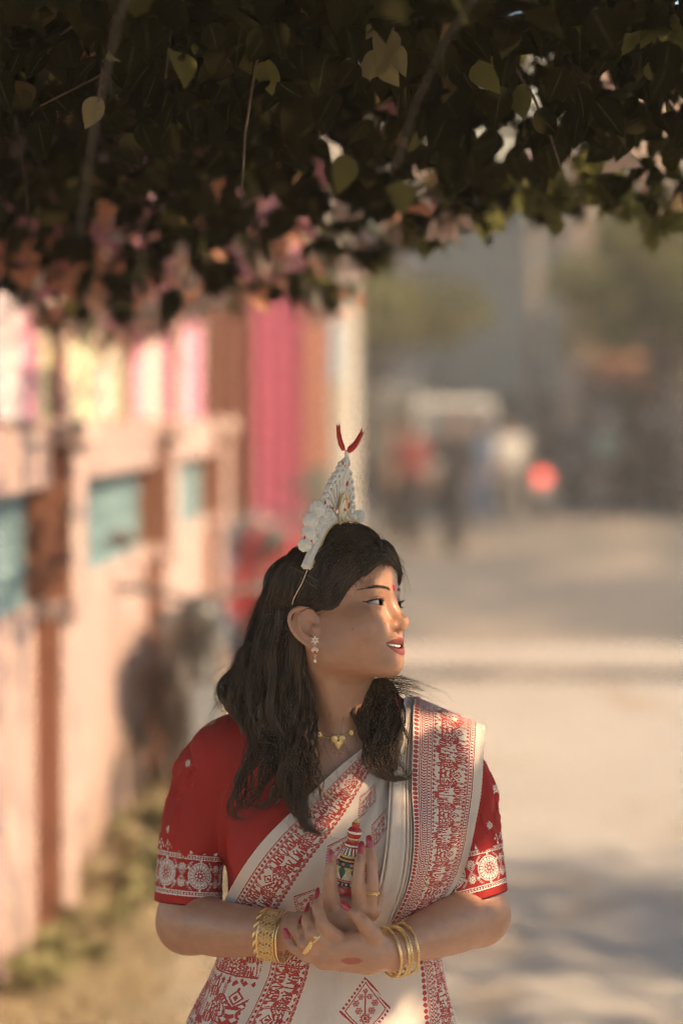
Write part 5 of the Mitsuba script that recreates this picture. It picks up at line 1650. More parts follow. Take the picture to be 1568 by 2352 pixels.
def build_head_sdf():
    s = Sdf()
    E = s.ell
    E((-0.012, 0, 0.052), (0.090, 0.070, 0.074), 0.0)
    E((0.034, 0, 0.056), (0.0625, 0.061, 0.052), 0.03)
    E((0.040, 0, -0.008), (0.052, 0.056, 0.058), 0.03)
    E((0.056, 0.0385, -0.010), (0.030, 0.023, 0.024), 0.024)            # cheekbone
    E((0.0575, 0.030, -0.030), (0.024, 0.024, 0.027), 0.018)              # soft cheek
    E((0.042, 0.041, -0.032), (0.032, 0.0225, 0.032), 0.03)              # side of the cheek
    s.cone((0.008, 0.047, -0.050), (0.074, 0.014, -0.0735), 0.019, 0.0155, 0.03)   # jaw
    s.cone((0.006, 0.047, -0.010), (0.012, 0.045, -0.050), 0.019, 0.0185, 0.03)
    E((0.0800, 0, -0.0735), (0.0180, 0.0195, 0.0165), 0.02)              # chin
    E((0.0705, 0, -0.044), (0.0285, 0.035, 0.033), 0.020)                # mouth mound
    E((0.045, 0, -0.064), (0.04, 0.035, 0.022), 0.02)                   # under the chin
    s.cone((0.0845, 0.013, 0.036), (0.0760, 0.042, 0.037), 0.0078, 0.0088, 0.016)  # brow ridge
    # eye sockets
    E((0.1000, 0.0340, 0.0185), (0.0115, 0.0175, 0.0120), 0.016, -1)
    E((0.0995, 0.0185, 0.0150), (0.0078, 0.0065, 0.0120), 0.012, -1)
    # nose
    s.cone((0.0875, 0, 0.026), (0.1040, 0, -0.006), 0.0078, 0.0080, 0.014)
    E((0.1080, 0, -0.0122), (0.0102, 0.0110, 0.0095), 0.008)
    E((0.0950, 0.0120, -0.0175), (0.0112, 0.0070, 0.0075), 0.006)
    s.cone((0.097, 0, -0.0210), (0.1065, 0, -0.0200), 0.0050, 0.0052, 0.006)
    E((0.1015, 0.0078, -0.0258), (0.0066, 0.0034, 0.0046), 0.003, -1, M=head_tilt(-20))   # nostril
    # fold from nose to the corner of the mouth
    # lids around the eyeball
    c, r = EYE_C, EYE_R + 0.0013

    def lids(p):
        return np.linalg.norm(p - c, axis=1) - r
    s.add(lids, c, r, 0.007)
    # fold above the upper lid
    o = EYE_C - np.array([0.0745, 0.0315, 0.0195])
    s.chain([(0.0800 + o[0], 0.0470 + o[1], 0.0242, 0.0007), (0.0868 + o[0], 0.0395 + o[1], 0.0287, 0.0009), (0.0890 + o[0], 0.0310 + o[1], 0.0297, 0.0009), (0.0878 + o[0], 0.0215 + o[1], 0.0270, 0.0007)], 0.003, -1)

    def opening(p):
        return np.maximum(lid_opening(p), EYE_C[0] - 0.004 - p[:, 0])
    s.add(opening, EYE_C + np.array([0.0135, 0, 0]), 0.018, 0.0012, -1)
    # lips, mouth
    for lip in LIPS:
        s.chain(lip, 0.0045, fine=16)

    def gap(p):
        l = np.clip(p[:, 1] / 0.0300, 0, 1)
        mid = lerp(-0.0492, -0.0446, l ** 1.7)
        half = 0.0039 * np.sqrt(np.maximum(1 - l ** 2.2, 0)) - 0.0003
        return np.maximum(np.maximum(np.abs(p[:, 2] - mid) - half, p[:, 1] - 0.0300), 0.074 - p[:, 0])
    s.add(gap, (0.094, 0.012, -0.048), 0.034, 0.0012, -1)
    # ear
    ear(s)
    return s


def head_tilt(deg):
    a = math.radians(deg)
    return np.array([[math.cos(a), 0, -math.sin(a)], [0, 1, 0], [math.sin(a), 0, math.cos(a)]])


LIPS = [
    [(0.0850, 0.0290, -0.0425, 0.0016), (0.0942, 0.0200, -0.0398, 0.0034), (0.0995, 0.0095, -0.0380, 0.0043), (0.1012, 0.0040, -0.0378, 0.0045), (0.1012, 0, -0.0386, 0.0046)],
    [(0.0845, 0.0285, -0.0455, 0.0014), (0.0930, 0.0200, -0.0525, 0.0036), (0.0978, 0.0095, -0.0572, 0.0047), (0.0988, 0, -0.0582, 0.0048)],
]


def ear(s):
    """Folded to the +l side; u runs backward, v up, both in the plane of the ear, w outward."""
    o = np.array([-0.003, 0.0715, -0.010])
    back = np.array([-0.84, 0.54, 0.0]); up = np.array([-0.14, 0.10, 1.0]); up /= np.linalg.norm(up)
    out = np.cross(up, back); out /= np.linalg.norm(out)
    out = out if out[1] > 0 else -out
    P = lambda u, v, w, r: (*(o + back * (u * 1.28 - 0.003) + up * v * 1.04 + out * w), r)
    plate = [(0.004, 0.020), (0.013, 0.025), (0.024, 0.024), (0.031, 0.014), (0.030, 0.000), (0.024, -0.015), (0.015, -0.026), (0.008, -0.031)]
    M = np.stack([back, np.cross(out, back), out], 1)
    s.ell(o + back * 0.016 + up * 0.004 + out * 0.000, (0.0215, 0.027, 0.0045), 0.006, M=M)
    s.ell(o + back * 0.009 - up * 0.024, (0.0085, 0.0105, 0.0042), 0.006, M=M)
    rim = [P(0.001, 0.008, 0.002, 0.0026), P(0.001, 0.018, 0.002, 0.0028), P(0.008, 0.0265, 0.003, 0.0032), P(0.018, 0.0285, 0.004, 0.0034), P(0.027, 0.024, 0.005, 0.0034),
           P(0.0325, 0.013, 0.005, 0.0033), P(0.0325, 0.000, 0.004, 0.0031), P(0.028, -0.013, 0.003, 0.0030), P(0.020, -0.024, 0.002, 0.0032), P(0.011, -0.031, 0.001, 0.0042), P(0.004, -0.026, 0.001, 0.0042)]
    s.chain(rim, 0.004, fine=34)
    anti = [P(0.021, 0.016, 0.003, 0.0022), P(0.023, 0.004, 0.004, 0.0028), P(0.021, -0.008, 0.004, 0.0028), P(0.014, -0.016, 0.003, 0.0026)]
    s.chain(anti, 0.005, fine=14)
    s.ell(o + back * 0.0115 + up * (-0.002) + out * 0.006, (0.0085, 0.0125, 0.0065), 0.003, -1, M=M)
    s.ell(o + back * 0.0035 - up * 0.004 + out * 0.003, (0.0045, 0.0065, 0.0040), 0.004, M=M)     # tragus
    s.chain([P(0.027, 0.018, 0.0085, 0.0013), P(0.0285, 0.006, 0.0085, 0.0013), P(0.025, -0.008, 0.0075, 0.0012)], 0.004, -1, fine=12)


def fold(p):
    q = to_head(p)
    q[:, 1] = np.abs(q[:, 1])
    return q
# ------------------------------------------------------------------ the woman: neck, arms and hands
MM = SUBJECT * PIX                          # metres per unit of the measuring grid at her depth


def hj(cx, cy, Y, r):
    """A hand joint: measured on a close-up of the hands (2.851 x 1.2245 finer than the grid), depth and radius in the same units."""
    q = at(571.7 + cx * 0.2864, 1837.5 + cy * 0.2864, Y)
    return (*q, r * 0.2864 * Y * PIX)


def aj(px, py, Y, r):
    return (*at(px, py, Y), r * Y * PIX)


# her right hand, upright, back to the camera
RIGHT_FINGERS = {
    'thumb': [hj(700, 940, 3.480, 92), hj(655, 790, 3.466, 72), hj(652, 620, 3.462, 53), hj(658, 540, 3.464, 46), hj(664, 462, 3.468, 30)],
    'index': [hj(880, 860, 3.456, 64), hj(872, 660, 3.446, 51), hj(884, 520, 3.450, 43), hj(898, 395, 3.460, 31)],
    'middle': [hj(965, 880, 3.462, 62), hj(988, 670, 3.452, 52), hj(982, 500, 3.458, 45), hj(966, 345, 3.468, 32)],
    'ring': [hj(1000, 890, 3.485, 56), hj(1035, 780, 3.500, 48), hj(1000, 700, 3.530, 42), hj(960, 690, 3.548, 34)],
    'little': [hj(985, 930, 3.505, 50), hj(1010, 860, 3.525, 42), hj(970, 800, 3.546, 37), hj(930, 790, 3.556, 30)],
}
RIGHT_PALM = [([hj(560, 1030, 3.482, 120), hj(720, 1000, 3.480, 108)], 0.03), ([hj(720, 960, 3.480, 112), hj(790, 880, 3.478, 96)], 0.02), ([hj(780, 930, 3.472, 100), hj(880, 870, 3.462, 70)], 0.016),
              ([hj(800, 940, 3.480, 96), hj(965, 890, 3.470, 66)], 0.016), ([hj(800, 950, 3.492, 90), hj(990, 910, 3.494, 54)], 0.016)]
# her left hand, wrapped round the right wrist from below
LEFT_FINGERS = {
    'index': [hj(735, 1155, 3.424, 74), hj(585, 985, 3.416, 53), hj(548, 870, 3.424, 45), hj(560, 770, 3.436, 31)],
    'middle': [hj(650, 1200, 3.424, 70), hj(505, 1075, 3.414, 53), hj(462, 975, 3.424, 44), hj(480, 885, 3.438, 30)],
    'ring': [hj(590, 1245, 3.428, 66), hj(440, 1155, 3.418, 50), hj(412, 1060, 3.430, 42), hj(428, 985, 3.446, 30)],
    'little': [hj(590, 1285, 3.436, 56), hj(430, 1245, 3.426, 46), hj(345, 1180, 3.426, 41), hj(308, 1085, 3.434, 30)],
    'thumb': [hj(1010, 1190, 3.440, 92), hj(985, 1080, 3.424, 76), hj(905, 975, 3.414, 58), hj(850, 915, 3.414, 48), hj(785, 862, 3.420, 26)],
}
LEFT_PALM = [([hj(1130, 1230, 3.462, 112), hj(960, 1225, 3.444, 118)], 0.03), ([hj(980, 1215, 3.440, 118), hj(740, 1175, 3.428, 82)], 0.02), ([hj(960, 1230, 3.440, 112), hj(655, 1215, 3.428, 78)], 0.02),
             ([hj(950, 1245, 3.442, 105), hj(595, 1255, 3.432, 70)], 0.02), ([hj(940, 1255, 3.446, 95), hj(600, 1290, 3.438, 56)], 0.02), ([hj(1020, 1200, 3.444, 95), hj(860, 1130, 3.428, 60)], 0.02)]
SH_R, SH_L = at(510, 1722, 3.70), at(1024, 1725, 3.70)
EL_R, EL_L = at(432, 2118, 3.685), at(1098, 2100, 3.690)


def torso_ops(s, grow=0.0):
    e = lambda c, r, k: s.ell(c, np.asarray(r) + grow, k)
    g = grow
    e(at(768, 1880, 3.70), (0.165, 0.108, 0.20), 0.0)
    s.cone(SH_R + [0.02, 0, -0.012], SH_L + [-0.02, 0, -0.012], 0.048 + g, 0.048 + g, 0.06)
    s.cone(at(770, 1660, 3.70), at(600, 1702, 3.70), 0.040 + g, 0.036 + g, 0.05)
    s.cone(at(780, 1660, 3.70), at(960, 1702, 3.70), 0.040 + g, 0.036 + g, 0.05)
    e(at(660, 1950, 3.612), (0.078, 0.070, 0.080), 0.05)
    e(at(880, 1950, 3.612), (0.078, 0.070, 0.080), 0.05)
    e(at(757, 2160, 3.70), (0.150, 0.105, 0.18), 0.06)
    e(at(757, 2330, 3.71), (0.175, 0.120, 0.16), 0.06)


def knuckled(ch):
    """A finger's chain with its joints a little fuller than the bones between them."""
    c = np.array(ch)
    out = [c[0]]
    for i in range(1, len(c)):
        a, b = c[i - 1], c[i]
        m = (a + b) / 2
        m[3] *= 0.975 if i > 1 else 0.985
        out += [m, b * [1, 1, 1, 1.025 if i < len(c) - 1 else 1.0]]
    return out


def build_body_sdf(hs):
    s = Sdf()
    s.add(lambda p: hs.value(fold(p), 0.06) * HEAD_SCALE, head(0, 0, 0.02), 0.155, 0.0)
    s.cone(head(-0.018, 0, -0.025), at(776, 1690, 3.695), 0.053, 0.060, 0.03)
    s.chain([aj(782, 1720, 3.632, 12), aj(700, 1712, 3.648, 11), aj(600, 1698, 3.672, 12)], 0.03)      # collar bones
    s.chain([aj(806, 1720, 3.632, 12), aj(880, 1712, 3.648, 11), aj(980, 1698, 3.672, 12)], 0.03)
    s.chain([(*head(-0.012, -0.052, -0.03), 0.010), aj(780, 1712, 3.640, 12)], 0.03)                   # neck muscle
    torso_ops(s)
    # arms
    s.chain([(*SH_R, 0.042), aj(462, 1850, 3.695, 60), aj(440, 1960, 3.69, 62), (*EL_R, 0.043)], 0.04, fine=1)
    s.chain([(*SH_L, 0.042), aj(1058, 1850, 3.695, 60), aj(1078, 1960, 3.69, 62), (*EL_L, 0.043)], 0.04, fine=1)
    s.ell(EL_R + [0, 0.0, -0.004], (0.043, 0.042, 0.040), 0.02)
    s.ell(EL_L + [0, 0.0, -0.004], (0.043, 0.042, 0.040), 0.02)
    s.chain([(*EL_R, 0.0425), aj(520, 2136, 3.60, 64), aj(610, 2140, 3.53, 52), hj(560, 1030, 3.482, 112)], 0.02, fine=30)
    s.chain([(*EL_L, 0.0425), aj(1020, 2134, 3.60, 64), aj(950, 2160, 3.53, 50), hj(1130, 1230, 3.466, 108)], 0.02, fine=30)
    for a, k in RIGHT_PALM + LEFT_PALM:
        s.chain(a, k)
    for f in RIGHT_FINGERS.values():
        s.chain(knuckled(f), 0.006, fine=14)
    for f in LEFT_FINGERS.values():
        s.chain(knuckled(f), 0.006, fine=14)
    return s
# ------------------------------------------------------------------ the woman: blouse and saree
SLEEVES = {
    'right': [at(540, 1690, 3.70), at(512, 1735, 3.70), at(480, 1800, 3.70), at(454, 1865, 3.695), at(443, 1930, 3.69), at(436, 2000, 3.685), at(433, 2074, 3.68)],
    'left': [at(995, 1700, 3.70), at(1022, 1740, 3.70), at(1046, 1800, 3.70), at(1062, 1865, 3.695), at(1074, 1930, 3.69), at(1084, 2000, 3.685), at(1091, 2066, 3.68)],
}
SLEEVE_R = np.array([60, 80, 83, 79, 76, 77, 79]) * MM


def blouse_sdf(neckline=True):
    s = Sdf()
    torso_ops(s, 0.007)
    for k in SLEEVES:
        a = SLEEVES[k]
        s.cone(a[1] - [0, 0, 0.004], a[4], 0.0530, 0.047, 0.03)
    if neckline:
        s.cone(at(778, 1540, 3.72), at(778, 1700, 3.60), 0.070, 0.074, 0.006, -1)
        s.cone(at(778, 1700, 3.60), at(775, 1790, 3.52), 0.074, 0.050, 0.006, -1)
    return s


def sleeve(side):
    a = np.array(SLEEVES[side])
    n, m = 90, 120
    c = spline(a, n)
    L = np.r_[0, np.cumsum(np.linalg.norm(np.diff(c, axis=0), axis=1))]
    r = CubicSpline(np.linspace(0, 1, 7), SLEEVE_R)(np.linspace(0, 1, n))
    t = np.gradient(c, axis=0); t /= np.linalg.norm(t, axis=1, keepdims=True)
    x = np.cross(np.broadcast_to([0, 1.0, 0], t.shape), t); x /= np.linalg.norm(x, axis=1, keepdims=True)
    y = np.cross(t, x)
    ang = np.linspace(0, 2 * np.pi, m)
    # hems slope a little, and the cloth pulls into soft folds towards the armpit
    up = L[-1] - L
    R = r[:, None] * np.ones(m)
    P = np.stack(np.broadcast_arrays(np.cos(ang)[None] * 6, np.sin(ang)[None] * 6, (up * 26)[:, None]), -1)
    wr = (meshkit.fbm(P + 40 * (side == 'left'), 3, 5) - 0.5)
    fold = np.sin((up[:, None] * 60 + 2.2 * np.cos(ang + 0.6)[None]) + 4 * wr) * 0.0034
    R = R + wr * 0.017 * np.clip(up[:, None] / 0.10, 0.15, 1) + fold * np.clip((up[:, None] - 0.08) / 0.08, 0, 1)
    flat = np.where(side == 'right', 1, 1)
    v = c[:, None] + R[..., None] * (np.cos(ang)[None, :, None] * x[:, None] + np.sin(ang)[None, :, None] * y[:, None] * 0.86)
    slope = (0.010 if side == 'left' else -0.004)
    v = v + (t[:, None] * (np.cos(ang) * slope)[None, :, None]) * np.clip(1 - up / 0.1, 0, 1)[:, None, None]
    uv = np.stack(np.broadcast_arrays((ang * 0.0525)[None] + (0.012 if side == 'right' else 0.020), up[:, None]), -1)
    # turn the hem inwards
    inner = v[-1:] - (v[-1:] - c[-1]) * 0.05 - t[-1] * 0.012
    v = np.concatenate([v, inner]); uv = np.concatenate([uv, uv[-1:] * [1, 0]])
    return (v.reshape(-1, 3), grid_faces(n + 1, m)), uv.reshape(-1, 2)


class Drape:
    """Depth of the dressed body seen on the measuring grid, smoothed, so that cloth can be laid over it."""

    def __init__(self, sdf, x0=340, x1=1200, y0=1560, y1=2360, step=10):
        self.px, self.py = np.arange(x0, x1 + 1, step), np.arange(y0, y1 + 1, step)
        X, Yg = np.meshgrid(self.px, self.py, indexing='ij')
        d = FWD + (X.ravel() - 784)[:, None] * PIX * np.array([1, 0, 0]) - (Yg.ravel() - 1176)[:, None] * PIX * UPV
        d /= d[:, 1:2]
        t = np.full(len(d), 3.35)
        hit = np.zeros(len(d), bool)
        for _ in range(40):
            e = sdf.value(EYE + d * t[:, None], 0.12)
            hit |= e < 0.0008
            t = np.where(hit | (t > 3.9), t, t + np.clip(e, 0, 0.05) * 0.9)
        t[~hit] = np.nan
        D = t.reshape(X.shape)
        bad = np.isnan(D)
        tree = cKDTree(np.argwhere(~bad))
        _, i = tree.query(np.argwhere(bad))
        D[bad] = D[~bad][i]
        from scipy.ndimage import gaussian_filter, minimum_filter
        D = gaussian_filter(minimum_filter(D, 3), 1.6)
        self.f = RectBivariateSpline(self.px, self.py, D)

    def __call__(self, px, py):
        return self.f.ev(px, py)


def sheet(ctrl, n, m, drape, lift, size, folds=None):
    """Cloth through a lattice of grid positions laid on the body; an optional third number per control fixes its depth.
    size: (length along rows axis, length across) of the cloth in metres for uv."""
    C = np.array([[(*q, np.nan)[:3] for q in row] for row in ctrl], float)
    a, b = np.linspace(0, 1, C.shape[0]), np.linspace(0, 1, C.shape[1])
    ka, kb = min(3, len(a) - 1), min(3, len(b) - 1)
    A, Bq = np.linspace(0, 1, n), np.linspace(0, 1, m)
    px = RectBivariateSpline(a, b, C[..., 0], kx=ka, ky=kb)(A, Bq)
    py = RectBivariateSpline(a, b, C[..., 1], kx=ka, ky=kb)(A, Bq)
    w = np.isfinite(C[..., 2]).astype(float)
    Y = drape(np.clip(px, 350, 1190), np.clip(py, 1565, 2355)) - lift
    if w.any():
        W = np.clip(RectBivariateSpline(a, b, w, kx=1, ky=1)(A, Bq), 0, 1)
        F = RectBivariateSpline(a, b, np.nan_to_num(C[..., 2], nan=3.7), kx=1, ky=1)(A, Bq)
        Fix = np.where(W > 0, F, 0)
        Y = Y * (1 - W) + Fix * W
    if folds is not None:
        Y = Y - folds(*np.meshgrid(A, Bq, indexing='ij'))
    v = at_many(px.ravel(), py.ravel(), Y.ravel())
    uv = np.stack(np.meshgrid(A * size[0], Bq * size[1], indexing='ij'), -1).reshape(-1, 2)
    return (v, grid_faces(n, m)), uv


BL = blouse_sdf()
DR = Drape(blouse_sdf(False))


def dress(person):
    blouse = f'{person}__blouse'
    v, f = BL.mesh(0.0042, where=lambda c: c[:, 2] > at(700, 2170)[2])
    keep = v[:, 2] > at(700, 2150)[2]
    f = f[keep[f].all(1)]
    labels[blouse] = {'label': 'red blouse with white embroidered sleeves'}
    scene[blouse] = mikit.ply((v, f), 'blouse_cloth', smooth=True)
    for side in ('right', 'left'):
        mesh, uv = sleeve(side)
        obj('sleeve', mikit.ply(mesh, 'sleeve_cloth', smooth=True, uv=uv), blouse)
    saree = f'{person}__saree'
    labels[saree] = {'label': 'white saree with red woven borders'}
    # over the chest: upper edge first in each row
    A = [[(506, 2090), (600, 2128), (700, 2150), (800, 2170), (892, 2185)],
         [(548, 2008), (645, 2075), (740, 2105), (830, 2118), (900, 2118)],
         [(612, 1922), (700, 1990), (782, 2022), (855, 2030), (912, 2025)],
         [(694, 1842), (770, 1898), (836, 1918), (893, 1918), (934, 1908)],
         [(772, 1768), (824, 1815), (871, 1826), (910, 1826), (945, 1812)],
         [(846, 1707), (872, 1732), (900, 1736), (925, 1732), (948, 1722)],
         [(905, 1645), (917, 1648), (930, 1646), (942, 1642), (955, 1640)],
         [(915, 1606, 3.70), (926, 1606, 3.70), (938, 1606, 3.70), (950, 1606, 3.70), (962, 1608, 3.70)],
         [(910, 1650, 3.80), (925, 1650, 3.80), (940, 1650, 3.80), (955, 1650, 3.80), (970, 1650, 3.80)],
         [(880, 1850, 3.84), (900, 1850, 3.84), (920, 1850, 3.84), (940, 1850, 3.84), (960, 1850, 3.84)]]

    def fa(v, u):
        w = np.clip(u * 1.6 - 0.25, 0, 1)
        return 0.0040 * w * np.sin(u * 26 + 3.5 * v) + 0.0030 * np.sin(v * 21 + u * 13 + 2 * np.sin(u * 6)) * np.clip(1 - v, 0, 1) + 0 * w * np.sin(u * 26 + 3.5 * v) * np.clip(v * 1.4 + 0.12, 0, 1) + 0.0030 * np.sin(u * 9 - v * 6) * w + 0.003 * (meshkit.fbm(np.stack([u * 5, v * 7, 0 * u], -1), 3, 2) - 0.5)
    mesh, uv = sheet(A, 200, 150, DR, 0.006, (0.66, 0.30), fa)
    scene[saree] = mikit.ply(mesh, 'saree_field_cloth', smooth=True, uv=uv)
    # gathered pleats running up to the shoulder
    Pq = [[(822, 2180), (840, 2186), (862, 2192), (885, 2196), (905, 2198)],
          [(846, 2110), (862, 2114), (880, 2118), (896, 2120), (914, 2120)],
          [(870, 2030), (888, 2034), (906, 2036), (924, 2038), (942, 2036)],
          [(886, 1940), (902, 1942), (920, 1944), (938, 1944), (956, 1942)],
          [(892, 1850), (907, 1852), (922, 1853), (938, 1853), (954, 1852)],
          [(898, 1760), (911, 1762), (924, 1763), (938, 1763), (953, 1762)],
          [(910, 1680), (921, 1682), (932, 1683), (944, 1683), (957, 1682)],
          [(924, 1626), (933, 1627), (943, 1628), (952, 1628), (963, 1628)],
          [(930, 1600, 3.705), (938, 1600, 3.705), (946, 1600, 3.705), (954, 1600, 3.705), (965, 1600, 3.705)],
          [(930, 1660, 3.81), (938, 1660, 3.81), (946, 1660, 3.81), (954, 1660, 3.81), (965, 1660, 3.81)]]

    def fp(v, u):
        ph = (u + 0.10 * np.sin(u * 7 + 2 * v)) * 5.0 * 2 * np.pi + 0.8 * np.sin(v * 5)
        return (0.0040 + 0.0035 * np.sin(u * 9 + 1)) * (np.abs(np.sin(ph / 2)) ** 0.55 - 0.6) * (0.5 + 0.5 * np.clip(v * 2, 0, 1))
    mesh, uv = sheet(Pq, 160, 120, DR, 0.016, (0.62, 0.12), fp)
    obj('pleats', mikit.ply(mesh, 'saree_plain_cloth', smooth=True, uv=uv), saree)
    # the end piece over her left shoulder; outer edge first
    L = [(950, 1618), (948, 1700), (945, 1800), (950, 1890), (949, 1960), (937, 2035), (895, 2125)]
    R = [(1114, 1676), (1110, 1742), (1105, 1818), (1093, 1888), (1079, 1955), (1050, 2030), (985, 2096)]
    B = [[(R[i][0] + (L[i][0] - R[i][0]) * q, R[i][1] + (L[i][1] - R[i][1]) * q + 10 * math.sin(math.pi * q) * (i > 3)) for q in np.linspace(0, 1, 5)] for i in range(7)]
    B.insert(0, [(1112 - 38 * k, 1668 - 16 * k, 3.712) for k in range(5)])
    B.insert(0, [(1104 - 36 * k, 1700 - 8 * k, 3.80) for k in range(5)])
    B.insert(0, [(1090 - 34 * k, 1900, 3.84) for k in range(5)])

    def fb(v, u):
        return 0.004 * np.sin(u * 8 + 4 * v) * np.clip(v * 2 - 0.9, 0, 1) + 0.0035 * (meshkit.fbm(np.stack([u * 4, v * 9, 0 * u], -1), 3, 9) - 0.5) + 0.010 * np.clip(v - 0.85, 0, 1) * 0
    mesh, uv = sheet(B, 200, 110, DR, 0.026, (0.76, 0.0985), fb)
    obj('pallu', mikit.ply(mesh, 'saree_pallu_cloth', smooth=True, uv=uv), saree, 'red patterned pallu over her left shoulder')
    # from the waist down to the ground
    n, m = 160, 260
    zt = at(757, 2120, 3.70)[2]
    down = np.r_[np.linspace(0, 0.20, 90), np.linspace(0.21, zt - 0.015, n - 90)]
    ang = np.linspace(0, 2 * np.pi, m)
    hw = np.interp(down, [0, 0.03, 0.055, 0.10, 0.155, 0.4, 1.2], [0.160, 0.172, 0.176, 0.188, 0.206, 0.25, 0.30])
    hd = np.interp(down, [0, 0.055, 0.155, 0.4, 1.2], [0.128, 0.135, 0.150, 0.18, 0.26])
    cx = np.interp(down, [0, 0.055, 0.155, 1.2], [at(757, 2120)[0], at(757, 2200)[0], at(738, 2352)[0], at(738, 2352)[0]])
    a = ang[None]
    fold = 0.006 * np.sin(a * 17 + 5 * down[:, None] + 1.5 * np.sin(a * 3)) * np.clip(down[:, None] * 7, 0.1, 1) * np.clip(1.3 - np.abs(a - 4.75) * 1.0, 0.25, 1)
    fold = fold + 0.004 * np.sin(a * 6 - 25 * down[:, None]) * np.clip(down[:, None] * 8, 0, 1)
    v = np.stack([cx[:, None] + (hw[:, None] + fold) * np.cos(a), 3.70 + (hd[:, None] + fold) * np.sin(a), (zt - down)[:, None] + 0 * a], -1)
    u = (a - np.pi) * 0.165 / 1.0
    uv = np.stack(np.broadcast_arrays(u, down[:, None] - 0.052), -1)
    obj('skirt', mikit.ply((v.reshape(-1, 3), grid_faces(n, m, True)), 'saree_skirt_cloth', smooth=True, uv=uv.reshape(-1, 2)), saree)
# ------------------------------------------------------------------ the woman: hair
def strand_mesh(P, rad, sides=3):
    """P (strands, points, 3), rad (strands, points) -> one mesh of thin tubes."""
    N, n, _ = P.shape
    t = np.gradient(P, axis=1)
    t /= np.linalg.norm(t, axis=2, keepdims=True) + 1e-12
    ref = np.array([0.31, 0.85, 0.42])
    a = np.cross(t, ref); a /= np.linalg.norm(a, axis=2, keepdims=True) + 1e-12
    b = np.cross(t, a)
    ang = np.arange(sides) * 2 * np.pi / sides
    v = P[:, :, None] + rad[:, :, None, None] * (np.cos(ang)[:, None] * a[:, :, None] + np.sin(ang)[:, None] * b[:, :, None])
    i, j = np.meshgrid(np.arange(n - 1), np.arange(sides), indexing='ij')
    q = np.stack([i * sides + j, i * sides + (j + 1) % sides, (i + 1) * sides + (j + 1) % sides, (i + 1) * sides + j], -1).reshape(-1, 4)
    f = np.vstack([q[:, [0, 1, 2]], q[:, [0, 2, 3]]])
    F = (f[None] + (np.arange(N) * n * sides)[:, None, None]).reshape(-1, 3)
    return v.reshape(-1, 3), F


def lock(guide, count, rng, n=18, r=0.00028, wave=0.0, waves=2.0, stray=0.08, cut=0.75):
    """Strands that follow one guide: rows of (x, y, z, radius of the lock)."""
    g = spline(np.asarray(guide, float), 60)
    g[:, 3] = np.maximum(g[:, 3], 0.0006)
    t = np.gradient(g[:, :3], axis=0); t /= np.linalg.norm(t, axis=1, keepdims=True)
    a = np.cross(t, [0.2, 1.0, 0.1]); a /= np.linalg.norm(a, axis=1, keepdims=True)
    b = np.cross(t, a)
    ang, rr = rng.uniform(0, 2 * np.pi, count), np.sqrt(rng.uniform(0, 1, count))
    # sub-locks: strands gather round a few centres, as real hair does
    k = max(3, count // 22)
    ca, cr = rng.uniform(0, 2 * np.pi, k), np.sqrt(rng.uniform(0, 1, k))
    which = rng.integers(0, k, count)
    end = rng.uniform(cut, 1.0, count)
    start = rng.uniform(0, 0.04, count)
    s = start[:, None] + (end - start)[:, None] * np.linspace(0, 1, n)[None]
    idx = s * 59
    i0 = np.clip(idx.astype(int), 0, 58)
    w = (idx - i0)[..., None]
    pick = lambda q: q[i0] * (1 - w) + q[i0 + 1] * w
    G, A, Bq = pick(g), pick(a), pick(b)
    gather = np.clip(s * 1.6, 0, 0.78)
    u = (1 - gather) * (rr * np.cos(ang))[:, None] + gather * (cr[which] * np.cos(ca[which]) + 0.22 * rr * np.cos(ang))[:, None]
    v = (1 - gather) * (rr * np.sin(ang))[:, None] + gather * (cr[which] * np.sin(ca[which]) + 0.22 * rr * np.sin(ang))[:, None]
    ph = rng.uniform(0, 2 * np.pi, k)[which][:, None] + rng.normal(0, 0.25, count)[:, None]
    R = G[..., 3]
    P = G[..., :3] + A * (u * R)[..., None] + Bq * (v * R * 0.75)[..., None]
    P = P + A * (wave * np.sin(waves * 2 * np.pi * s + ph) * s)[..., None] + Bq * (0.6 * wave * np.cos(waves * 2 * np.pi * s * 1.1 + ph) * s)[..., None]
    # a few strays leave the lock
    st = (rng.uniform(0, 1, count) < stray)[:, None, None] * rng.normal(0, 1, (count, 1, 3)) * (s ** 2)[..., None] * 0.016
    P = P + st
    rad = r * np.clip((1 - np.linspace(0, 1, n)) * 2.2, 0.35, 1)[None] * rng.uniform(0.7, 1.25, count)[:, None]
    return P, rad


